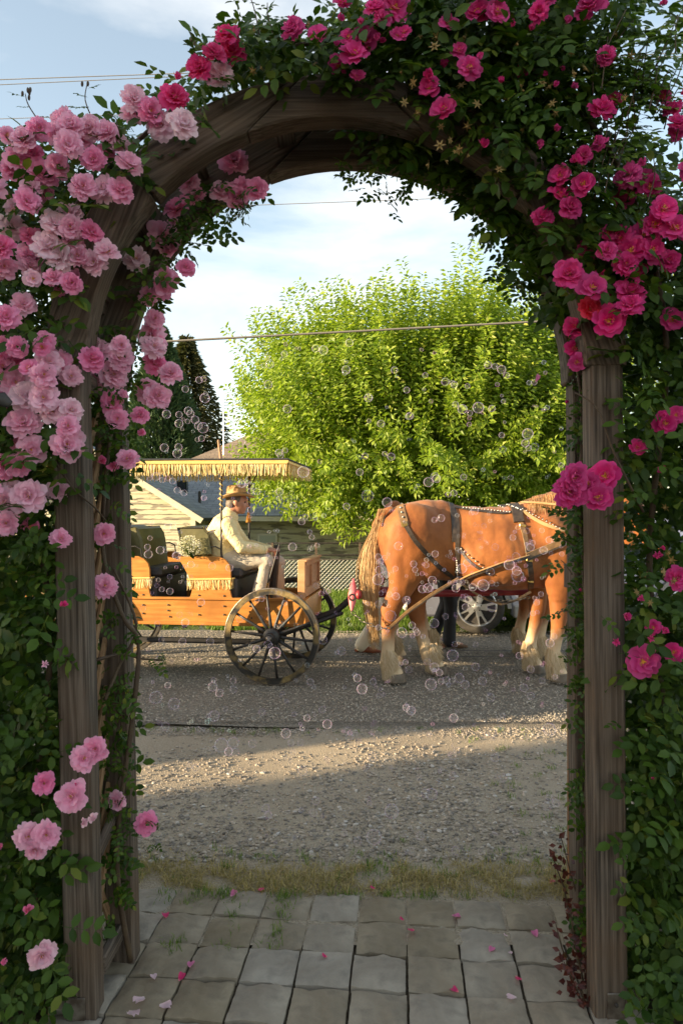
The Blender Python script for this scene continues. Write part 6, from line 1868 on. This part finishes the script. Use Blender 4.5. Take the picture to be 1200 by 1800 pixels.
for i in range(6):
    z = m1.z - .04 - i * .11; ar.tube([m1 + Vector((.02, 0, z - m1.z)), m1 + Vector((.36 - .02 * i, .15, z - m1.z))], .009, 5)
ar.tube([m1 + Vector((.30, .12, 0)), m1 + Vector((.30, .12, -.62))], .009, 5); ar.build('aerial', MT['steel'], back)
# chain link fence
fence = thing('chain_link_fence', 'low chain link fence with metal posts behind the wagon and horses', 'fence', (0, 13.9, .05))
MT['wire'] = coat('galvanised_wire', (.62, .60, .50), rough=.45, metal=.5)
FY, zf0, zf1, fx0, fx1 = 13.9, .04, .70, -5.2, 6.5
V, F = [], []
stp = .082
def bar(p, q, w=.0042):
    a = len(V); d = (q - p).normalized(); s = d.cross(Vector((0, 1, 0))).normalized() * w
    for e in (p, q):
        for k in range(3):
            an = k * 2.094; V.append(tuple(e + s * math.cos(an) + Vector((0, w, 0)) * math.sin(an)))
    for k in range(3): F.append((a + k, a + (k + 1) % 3, a + 3 + (k + 1) % 3, a + 3 + k))
hgt = zf1 - zf0
for x in np.arange(fx0 - hgt, fx1, stp):
    for s in (1, -1):
        a, b = Vector((x, FY + .004 * s, zf0 if s > 0 else zf1)), Vector((x + hgt, FY + .004 * s, zf1 if s > 0 else zf0))
        if a.x < fx0: t = (fx0 - a.x) / hgt; a = a.lerp(b, t)
        if b.x > fx1: t = (fx1 - a.x) / (b.x - a.x); b = a.lerp(b, t)
        bar(a, b)
soup('mesh_wire', V, F, MT['wire'], fence)
for x in np.arange(fx0, fx1 + .1, 1.17): MB().tube([(x, FY + .03, -.1), (x, FY + .03, zf1 + .04)], .022, 8).build('post', MT['steel'], fence, smooth=True)
MB().tube([(fx0, FY + .01, zf1 + .01), (fx1, FY + .01, zf1 + .01)], .016, 8).build('top_rail', MT['steel'], fence, smooth=True)
pf = thing('rail_fence', 'dark metal rail fence with two bars standing behind the chain link mesh', 'fence', (.1, 15.2, 0))
for z in (.98, .72): MB().tube([(-1.6, 15.2, z), (3.5, 15.2, z + .02)], .02, 8).build('rail', MT['black'], pf, smooth=True)
for x in np.arange(-1.5, 3.5, .95): MB().box((x, 15.2, .40), (.05, .05, 1.2)).build('post', MT['arbor'], pf)

# ------------------------------------------------------------------ trees
MT['big_leaf'] = leafmat('bright_leaf', (0.13, 0.21, 0.018), (0.265, 0.35, 0.035), (0.40, 0.43, 0.10), rough=.5, transl=.42, tint=1.5)
MT['bark'] = coat('bark', (0.09, 0.065, 0.045), (0.15, 0.11, 0.08), scale=8, rough=.9, bump=.8, stretch=(4, 4, 1))
def leaves_at(P, Dv, size, nrm_bias=(0, -.3, .8), width=.42):
    """Folded leaf of 2 quads per point; P (n,3), Dv (n,3) growing direction."""
    n = len(P); up = np.array(nrm_bias) + rng.normal(0, .55, (n, 3))
    y = Dv / np.linalg.norm(Dv, axis=1, keepdims=True)
    x = np.cross(y, up); x /= np.linalg.norm(x, axis=1, keepdims=True) + 1e-9
    z = np.cross(x, y); s = (size * rng.uniform(.65, 1.25, n))[:, None]
    w = width
    V = np.stack([P, P + s * (y * .45 + x * w * .5 + z * .08), P + s * (y - z * .12), P + s * (y * .45 - x * w * .5 + z * .08)], 1)
    F = (np.arange(n) * 4)[:, None, None] + np.array([[0, 1, 2], [0, 2, 3]])[None]
    return V.reshape(-1, 3), F.reshape(-1, 3)
def bush_tree(c, rx, ry, rz, nshoot, label, cat, m, base, leaf=.122, spire=1.0):
    t = thing('leafy_tree', label, cat, base)
    P, D = [], []
    c = np.array(c)
    for i in range(nshoot):
        th = rng.uniform(0, 2 * np.pi); cz = rng.uniform(-.92, 1); r = rng.uniform(.52, .98) if rng.uniform() < .8 else rng.uniform(.2, .6)
        sr = (1 - abs(cz) ** 2.6) ** .42
        bump_ = 1 + .34 * mnoise.noise((math.cos(th) * 2.2, math.sin(th) * 2.2, cz * 2.2 + 5)) + .12 * mnoise.noise((math.cos(th) * 6, math.sin(th) * 6, cz * 6))
        u = np.array([sr * math.cos(th), sr * math.sin(th), cz])
        p0 = c + u * np.array([rx, ry, rz]) * r * bump_
        upw = .9 if cz > -.2 else .25
        d = u * np.array([.75, .75, .55]) + np.array([0, 0, upw]) + rng.normal(0, .22, 3)
        d /= np.linalg.norm(d)
        L_ = rng.uniform(.35, .75) * (1.0 + (.65 * spire if cz > .45 and rng.uniform() < .45 else 0))
        nl = int(L_ / .0145); tt = np.linspace(0, 1, nl)
        curve = p0 + d * (tt[:, None] * L_) + np.array([0, 0, 1]) * (tt[:, None] ** 2) * L_ * (.18 if cz > -.3 else -.15)
        ang = np.arange(nl) * 2.4 + rng.uniform(0, 6)
        a1 = np.cross(d, [0.3, 0.9, .1]); a1 /= np.linalg.norm(a1); a2 = np.cross(d, a1)
        out = np.cos(ang)[:, None] * a1 + np.sin(ang)[:, None] * a2
        off = (.028 + .05 * (1 - tt)[:, None] * rng.uniform(.4, 1.4, (nl, 1)))
        P.append(curve + out * off); D.append(out * .9 + d * .5 + np.array([0, 0, -.25]))
    P = np.concatenate(P); D = np.concatenate(D)
    V, F = leaves_at(P, D, leaf, width=.5)
    stuff(soup('crown', V, F, m, t))
    mb = MB(); b = Vector(base)
    for i in range(7):
        a = i * 2.4; tip = Vector(c) + Vector((rx * .4 * math.cos(a), ry * .4 * math.sin(a), rz * (.05 * i - .1)))
        s0 = b + Vector((.1 * math.cos(a), .1 * math.sin(a), 0)); mid = s0.lerp(tip, .45) + Vector((0, 0, .4))
        mb.tube([s0, mid, tip], [.09, .055, .015], 8)
    mb.build('trunk', MT['bark'], t, smooth=True)
    return t
bush_tree((2.0, 15.2, 3.42), 4.05, 3.0, 2.3, 5000, 'big rounded tree with bright yellow green leaves behind the horses', 'tree', MT['big_leaf'], (1.8, 15.2, -.3))
MT['conifer'] = leafmat('conifer_spray', (0.03, 0.068, 0.026), (0.06, 0.11, 0.036), (0.09, 0.13, 0.04), rough=.6, transl=.12, tint=1.2)
MT['spruce'] = leafmat('spruce_spray', (0.05, 0.06, 0.025), (0.09, 0.095, 0.03), (0.12, 0.10, 0.03), rough=.6, transl=.15, tint=1.1)
def conifer(name, label, base, height, rad, m, n_spray, droop=False, r0=.12, leaf=.2):
    t = thing(name, label, 'tree', base); b = np.array(base)
    h = rng.uniform(0, 1, n_spray) ** .8; th = rng.uniform(0, 2 * np.pi, n_spray)
    if droop:
        lev = np.round(h * 16) / 16 + rng.normal(0, .022, n_spray); h = np.clip(lev, 0.02, .995)
        th = np.round(th * 9 / 6.283 + np.round(h * 16) * .37) / 9 * 6.283 + rng.normal(0, .11, n_spray)
    prof = rad * (1 - h) ** .8 * (1 if droop else np.clip(np.minimum(1, h * 6 + .3), 0, 1))
    clump = np.array([1 + .2 * mnoise.noise((math.cos(a) * 3, math.sin(a) * 3, q * 7)) for a, q in zip(th, h)])
    fr = rng.uniform(.25 if droop else .6, 1, n_spray)
    r = prof * fr * clump + r0 * (1 - h)
    z = h * height - (.22 * r * fr if droop else 0) + (.1 * fr ** 3 if droop else 0)
    P = b + np.stack([r * np.cos(th), r * np.sin(th), z], 1)
    D = np.stack([np.cos(th), np.sin(th), np.full(n_spray, -.15 if droop else .9)], 1) + rng.normal(0, .35, (n_spray, 3))
    V, F = leaves_at(P, D, leaf, nrm_bias=(0, 0, 1) if droop else (0, -1, .4), width=.36)
    stuff(soup('crown', V, F, m, t))
    MB().tube([Vector(base), Vector(base) + Vector((0, 0, height * .97))], [.22, .02], 8).build('trunk', MT['bark'], t)
    return t
pb = at(292, 800, 30); 
conifer('juniper_tree', 'dense dark evergreen tree behind the wagon canopy at the left edge of the arch opening', (-7.7, 30, -.7), 10.2, 2.9, MT['conifer'], 32000, leaf=.26)
conifer('juniper_tree', 'shorter dark evergreen standing beside the dense evergreen behind the canopy', (-10.6, 31, -.7), 7.0, 2.2, MT['conifer'], 9000, leaf=.26)
conifer('spruce_tree', 'spruce with drooping bronze tipped branches just right of the dense evergreen', (-7.3, 33, -.7), 10.6, 3.9, MT['spruce'], 16000, droop=True, leaf=.30)
bush_tree((-2.4, 40, 3.0), 3.2, 2.5, 2.3, 260, 'distant pale green tree peeking over the tan roof beside the aerial', 'tree', MT['big_leaf'], (-2.4, 40, -.7), leaf=.2)
bush_tree((8.5, 22, 4.2), 4.5, 3.5, 3.6, 500, 'green tree standing further off behind the right side of the arch', 'tree', MT['big_leaf'], (8.5, 22, -.7), leaf=.14)
# overhead cables
def cable(a, b, d0, d1, r, sag, label):
    p, q = at(a[0], a[1], d0), at(b[0], b[1], d1); e = (q - p); k = 14.0 / e.length
    p2, q2 = p - e * k, q + e * k
    pts = [p2.lerp(q2, t) - Vector((0, 0, 0)) for t in np.linspace(0, 1, 15)]
    o = MB().tube(pts, r, 6).build('overhead_cable', MT['wire_dark'], smooth=True); tag(o, label, 'cable', 'overhead cables'); return o
MT['wire_dark'] = coat('cable', (.20, .18, .15), rough=.6)
cable((295, 600), (950, 565), 10.6, 10.9, .017, 0, 'thick overhead cable crossing in front of the bright green tree')
cable((0, 140), (320, 129), 16, 16, .009, 0, 'upper of two thin cables against the sky above the pale roses')
cable((0, 149), (300, 135), 16, 16, .008, 0, 'lower of two thin cables against the sky above the pale roses')
cable((0, 209), (400, 196), 16, 16, .007, 0, 'thin faint cable just touching the top of the pale roses')
cable((440, 361), (820, 347), 16, 16, .007, 0, 'thin faint cable crossing the sky just below the top of the arch')

# ================================================================== SOAP BUBBLES
def bubble_mat():
    m, N, L, b = newmat('soap_film'); N.remove(b)
    lw = N.new('ShaderNodeLayerWeight'); lw.inputs['Blend'].default_value = .5
    pw = N.new('ShaderNodeMath'); pw.operation = 'POWER'; pw.inputs[1].default_value = 4.6; L.new(lw.outputs['Facing'], pw.inputs[0])
    mr = N.new('ShaderNodeMapRange'); mr.inputs['To Min'].default_value = .018; mr.inputs['To Max'].default_value = .92; L.new(pw.outputs[0], mr.inputs['Value'])
    tc = N.new('ShaderNodeTexCoord'); nz_ = N.new('ShaderNodeTexNoise'); nz_.inputs['Scale'].default_value = 1.6
    oi = N.new('ShaderNodeObjectInfo'); ad = N.new('ShaderNodeVectorMath'); ad.operation = 'ADD'
    L.new(tc.outputs['Object'], ad.inputs[0]); L.new(oi.outputs['Random'], ad.inputs[1]); L.new(ad.outputs[0], nz_.inputs['Vector'])
    cr = N.new('ShaderNodeValToRGB'); els = cr.color_ramp.elements
    els[0].position = .3; els[0].color = (.5, .9, 1, 1); els[1].position = .72; els[1].color = (1, .92, .7, 1)
    for p, c in ((.42, (1, 1, 1, 1)), (.5, (1, .5, .9, 1)), (.58, (.5, .6, 1, 1)), (.65, (1, 1, 1, 1))):
        e = els.new(p); e.color = c
    L.new(nz_.outputs['Fac'], cr.inputs['Fac'])
    gl0 = N.new('ShaderNodeBsdfGlossy'); df = N.new('ShaderNodeBsdfDiffuse'); gl = N.new('ShaderNodeMixShader'); gl.inputs[0].default_value = .7; L.new(gl0.outputs[0], gl.inputs[1]); L.new(df.outputs[0], gl.inputs[2]); L.new(cr.outputs['Color'], df.inputs['Color']); gl0.inputs['Roughness'].default_value = .03; L.new(cr.outputs['Color'], gl0.inputs['Color'])  # diffuse share paints in the bright rim of reflected sky
    tr = N.new('ShaderNodeBsdfTransparent')
    ms = N.new('ShaderNodeMixShader'); L.new(mr.outputs['Result'], ms.inputs[0]); L.new(tr.outputs[0], ms.inputs[1]); L.new(gl.outputs[0], ms.inputs[2])
    L.new(ms.outputs[0], N['Material Output'].inputs['Surface'])
    return m
MT['soap'] = bubble_mat()
bub = MB().ball((0, 0, 0), 1.0, 28, 18).mesh('soap_bubble', MT['soap'], smooth=True)
BUBBLES = []
def bubble(px, py, dia, d, label): BUBBLES.append((dia, px, py, d))
def scatter(x0, x1, y0, y1, n, label, dmin, dmax, big=.08):
    for _ in range(n):
        dia = 5.5 + 9.5 * random.random() ** 2.3 + (random.uniform(5, 12) if random.random() < big else 0)
        x, y = random.uniform(x0, x1), random.uniform(y0, y1)
        d = random.uniform(dmin, dmax)
        if y > 1000: d = min(d, .93 * EYE * FP / (y - HORIZON))
        bubble(x, y, dia, d, label)
        if random.random() < .28:                      # a second one clinging close by
            a = random.uniform(0, 6.28); bubble(x + dia * .9 * math.cos(a), y + dia * .9 * math.sin(a), dia * random.uniform(.5, .9), d, label)
EXACT = '''293 728 15;315 729 12;331 722 14;335 727 13;343 738 14;349 748 14;357 752 19;326 684 12;360 700 17;350 668 12;358 666 10;409 735 20;314 786 13;312 797 16;347 773 8;608 650 15;718 732 12;720 731 13;798 676 12;764 838 15;680 883 17;883 790 12;884 705 8;864 718 12;274 1226 22;306 1237 20;386 1218 14;374 1207 16;628 1192 14;636 1211 18;706 1112 18;795 1152 20;757 1203 20;763 1173 16;722 1249 16;835 1172 14;688 1426 24;758 1396 20;402 1321 14;747 1394 15;575 1273 16;471 1433 14'''
for e in EXACT.split(';'):
    px, py, dd = [float(q) for q in e.split()]
    d = 4.6 if py < 1100 else min(4.6, .9 * EYE * FP / (py - HORIZON))
    where = ('in front of the dark evergreen and the roofs' if px < 420 and py < 800 else 'in front of the bright green tree' if py < 890 else 'over the sunlit road around the wagon wheels and hooves' if py < 1280 else 'low over the gravel')
    bubble(px, py, dd, d, 'round soap bubble with a bright rim ' + where)
scatter(255, 500, 830, 1010, 44, 'small soap bubble in front of the driver and the wagon seats', 4.2, 6.1)
scatter(255, 330, 965, 1030, 12, 'small soap bubble in front of the driver and the wagon seats', 5.2, 6.1)
scatter(250, 600, 1010, 1170, 50, 'small soap bubble near the wagon body and its spoked front wheel', 4.2, 6.0)
scatter(660, 990, 895, 1060, 95, 'small soap bubble in front of the chestnut horse', 4.4, 6.0)
scatter(660, 830, 960, 1060, 26, 'small soap bubble in front of the chestnut horse', 4.4, 6.0)
scatter(610, 990, 1060, 1200, 66, 'small soap bubble around the horse legs', 4.2, 5.8)
scatter(256, 990, 1190, 1290, 72, 'faint soap bubble low over the shaded asphalt', 3.8, 5.2)
scatter(256, 990, 1290, 1500, 74, 'faint soap bubble low over the gravel shoulder', 3.0, 4.2, .12)
scatter(450, 1000, 600, 880, 80, 'small soap bubble in front of the bright green tree', 4.4, 7.5, .1)
scatter(255, 450, 690, 850, 18, 'small soap bubble in front of the canopy and the tan roof', 4.4, 6.0)
scatter(500, 650, 880, 1040, 14, 'small soap bubble in front of the chain link fence', 4.6, 6.5)

LAND = [('the driver', 405, 920, 'in front of'), ("the driver's knees", 470, 985, 'beside'), ('the straw hat', 415, 855, 'beside'), ('the front of the canopy', 520, 830, 'beside'), ('the canopy fringe', 320, 828, 'in front of'),
  ("the baby's breath", 335, 955, 'beside'), ('the front seat panel', 365, 1010, 'in front of'), ('the dark gap between the seats', 285, 1005, 'inside'), ('the rear seat panel', 255, 1000, 'beside'), ('the wagon sill', 300, 1070, 'in front of'),
  ('the top of the near front wheel', 475, 1050, 'by'), ('the hub of the near front wheel', 475, 1126, 'by'), ('the bottom of the near front wheel', 475, 1200, 'by'), ('the reach bar', 300, 1125, 'by'), ('the far front wheel', 575, 1080, 'by'), ('the dash box', 515, 1020, 'by'),
  ('the chain link fence', 600, 1010, 'in front of'), ('the pink singletree', 620, 1045, 'by'), ('the horse tail', 655, 1010, 'in front of'), ('the hip strap', 710, 910, 'by'), ('the horse rump', 690, 960, 'in front of'), ('the horse thigh', 720, 1010, 'in front of'),
  ('the loin strap', 800, 900, 'by'), ('the trace carrier strap', 803, 980, 'by'), ('the horse flank', 850, 950, 'in front of'), ('the horse belly', 860, 1015, 'in front of'), ('the girth strap', 928, 960, 'by'), ('the back pad', 905, 895, 'by'), ('the horse shoulder', 960, 930, 'in front of'), ('the breast collar', 960, 970, 'by'),
  ('the car wheel', 840, 1080, 'in front of'), ('the silver car door', 910, 1070, 'in front of'), ('the near hind hoof', 690, 1190, 'by'), ('the far hind hoof', 765, 1190, 'by'), ('the near front hoof', 980, 1195, 'by'), ('the hind hocks', 700, 1080, 'by'), ('the walker in cream trousers', 640, 1130, 'by'), ('the far front leg', 935, 1130, 'by'),
  ('the dark evergreen', 300, 720, 'in front of'), ('the aerial mast', 395, 740, 'beside'), ('the tan roof', 400, 785, 'in front of'), ('the overhead cable', 620, 590, 'below'), ('the left side of the bright tree', 530, 700, 'in front of'), ('the middle of the bright tree', 700, 720, 'in front of'), ('the right side of the bright tree', 880, 700, 'in front of'), ('the lower left of the bright tree', 560, 860, 'in front of'), ('the lower middle of the bright tree', 740, 840, 'in front of'), ('the lower right of the bright tree', 880, 840, 'in front of'),
  ('the left asphalt edge', 330, 1270, 'above'), ('the middle asphalt edge', 620, 1265, 'above'), ('the right asphalt edge', 900, 1255, 'above'), ('the shaded road left of the wheel', 330, 1215, 'over'), ('the shaded road ahead of the wheel', 600, 1210, 'over'), ('the shaded road under the belly', 860, 1190, 'over'),
  ('the left end of the sunlit strip', 340, 1370, 'over'), ('the middle of the sunlit strip', 620, 1330, 'over'), ('the right end of the sunlit strip', 900, 1300, 'over'), ('the left gravel', 350, 1450, 'over'), ('the middle gravel', 640, 1440, 'over'), ('the right gravel', 900, 1430, 'over')]
BUBBLES.sort(reverse=True)
for k_, (dia, px, py, d) in enumerate(BUBBLES[:300]):
    near = min(LAND, key=lambda l: (l[1] - px) ** 2 + (l[2] - py) ** 2)
    dx_, dy_ = px - near[1], py - near[2]
    sz = 'tiny' if dia < 10.5 else 'small' if dia < 13.5 else 'medium' if dia < 18 else 'large'
    close = math.hypot(dx_, dy_) < 16
    side = '' if close else ((', to its right' if dx_ > 0 else ', to its left') if abs(dx_) > abs(dy_) else (', lower down' if dy_ > 0 else ', higher up'))
    twin = any(q[1:3] != (px, py) and math.hypot(q[1] - px, q[2] - py) < (dia + q[0]) * .62 for q in BUBBLES)
    lab = sz + (' paired bubble ' if twin else ' lone bubble ') + near[3] + ' ' + near[0] + side
    r_ = dia / 2 / FP * d
    o = link('soap_bubble', bub); o.location = at(px, py, d); o.scale = (r_, r_, r_)
    if o.location.z - r_ < .05: o.location.z = .06 + r_
    o.rotation_euler = (random.uniform(0, 6), random.uniform(0, 6), random.uniform(0, 6))
    tag(o, lab, 'bubble', 'soap bubbles drifting beyond the arch')
mb = MB()
for dia, px, py, d in BUBBLES[300:]:
    p = at(px, py, d); r_ = dia / 2 / FP * d; p.z = max(p.z, .06 + r_); mb.ball(p, r_, 16, 10)
o = mb.build('soap_bubbles', MT['soap'], smooth=True); tag(o, 'many tiny soap bubbles scattered through the air over the road', 'bubbles', kind='stuff')

# ================================================================== FALLEN PETALS
def fallen_mesh(s):
    V, A, F = petal_grid(1, .8, .5, .8, s)
    me = bpy.data.meshes.new('fallen_petal'); me.from_pydata([tuple(v) for v in V], [], F)
    at_ = me.attributes.new('along', 'FLOAT', 'POINT'); at_.data.foreach_set('value', A)
    me.polygons.foreach_set('use_smooth', [True] * len(F)); me.materials.append(MT['petal']); return me
FM = [fallen_mesh(.2), fallen_mesh(.7), fallen_mesh(.9)]
PINK, PALE, DEEP = (.78, .2, .42), (.84, .6, .66), (.72, .03, .17)
for px, py, s, col, lab in ((255, 1763, .045, PALE, 'pale fallen petal lying on a paver near the left post, upper of three'), (280, 1777, .042, PALE, 'pale fallen petal on a paver near the left post, between two others'), (225, 1788, .05, PALE, 'pale curled petal on the paver edge beside the left post base'),
        (315, 1733, .032, DEEP, 'deep pink petal in the joint right of the pale petals'), (334, 1709, .034, PINK, 'pink petal on a paver above the deep pink petal'), (272, 1730, .03, PALE, 'small white petal on a paver close to the left post'),
        (292, 1621, .036, DEEP, 'deep pink petal by the grassy joint at the left'), (406, 1583, .035, PINK, 'pink petal on the front row of pavers at the left'), (455, 1567, .034, DEEP, 'magenta petal on the dry grass before the front pavers'),
        (794, 1617, .036, PINK, 'pink petal on a grassy joint right of the middle'), (727, 1641, .034, DEEP, 'magenta petal on a paver joint in the middle of the path'), (710, 1625, .02, DEEP, 'tiny magenta fragment beside a joint in the middle'),
        (575, 1690, .022, DEEP, 'tiny dark red petal on a middle paver'), (805, 1753, .034, DEEP, 'magenta petal on the joint of the nearest pavers'), (860, 1681, .03, PINK, 'pink petal on a joint at the right of the path'),
        (943, 1655, .034, PINK, 'pink petal on the rightmost paver column'), (906, 1724, .028, DEEP, 'deep pink petal in the long joint at the right'), (907, 1763, .034, PALE, 'pale petal lower in the long joint at the right'), (898, 1680, .022, PALE, 'small pale petal in the long joint at the right'),
        (966, 1557, .03, DEEP, 'magenta petal on the dry grass near the fence post'), (660, 1567, .026, DEEP, 'small magenta petal on the grass strip in the middle'), (892, 1653, .018, PALE, 'tiny pale petal at the top of the long right joint')):
    d = EYE * FP / (py - HORIZON); p = at(px, py, d)
    o = link('fallen_petal', random.choice(FM)); o.location = (p.x, p.y, .016 if d < 2.93 else .012)
    o.scale = (s, s, s); o.rotation_euler = (random.uniform(-.2, .2), random.uniform(-.2, .2), random.uniform(0, 6)); o.color = (*col, 1)
    tag(o, lab, 'petal', 'rose petals fallen on the path')
o = link('falling_petal', FM[1]); o.location = at(940, 672, 2.9); s = .042; o.scale = (s * .6, s, s); o.rotation_euler = (1.4, .5, .3); o.color = (*PINK, 1)
tag(o, 'single pink petal falling through the air in front of the bright green tree', 'petal')
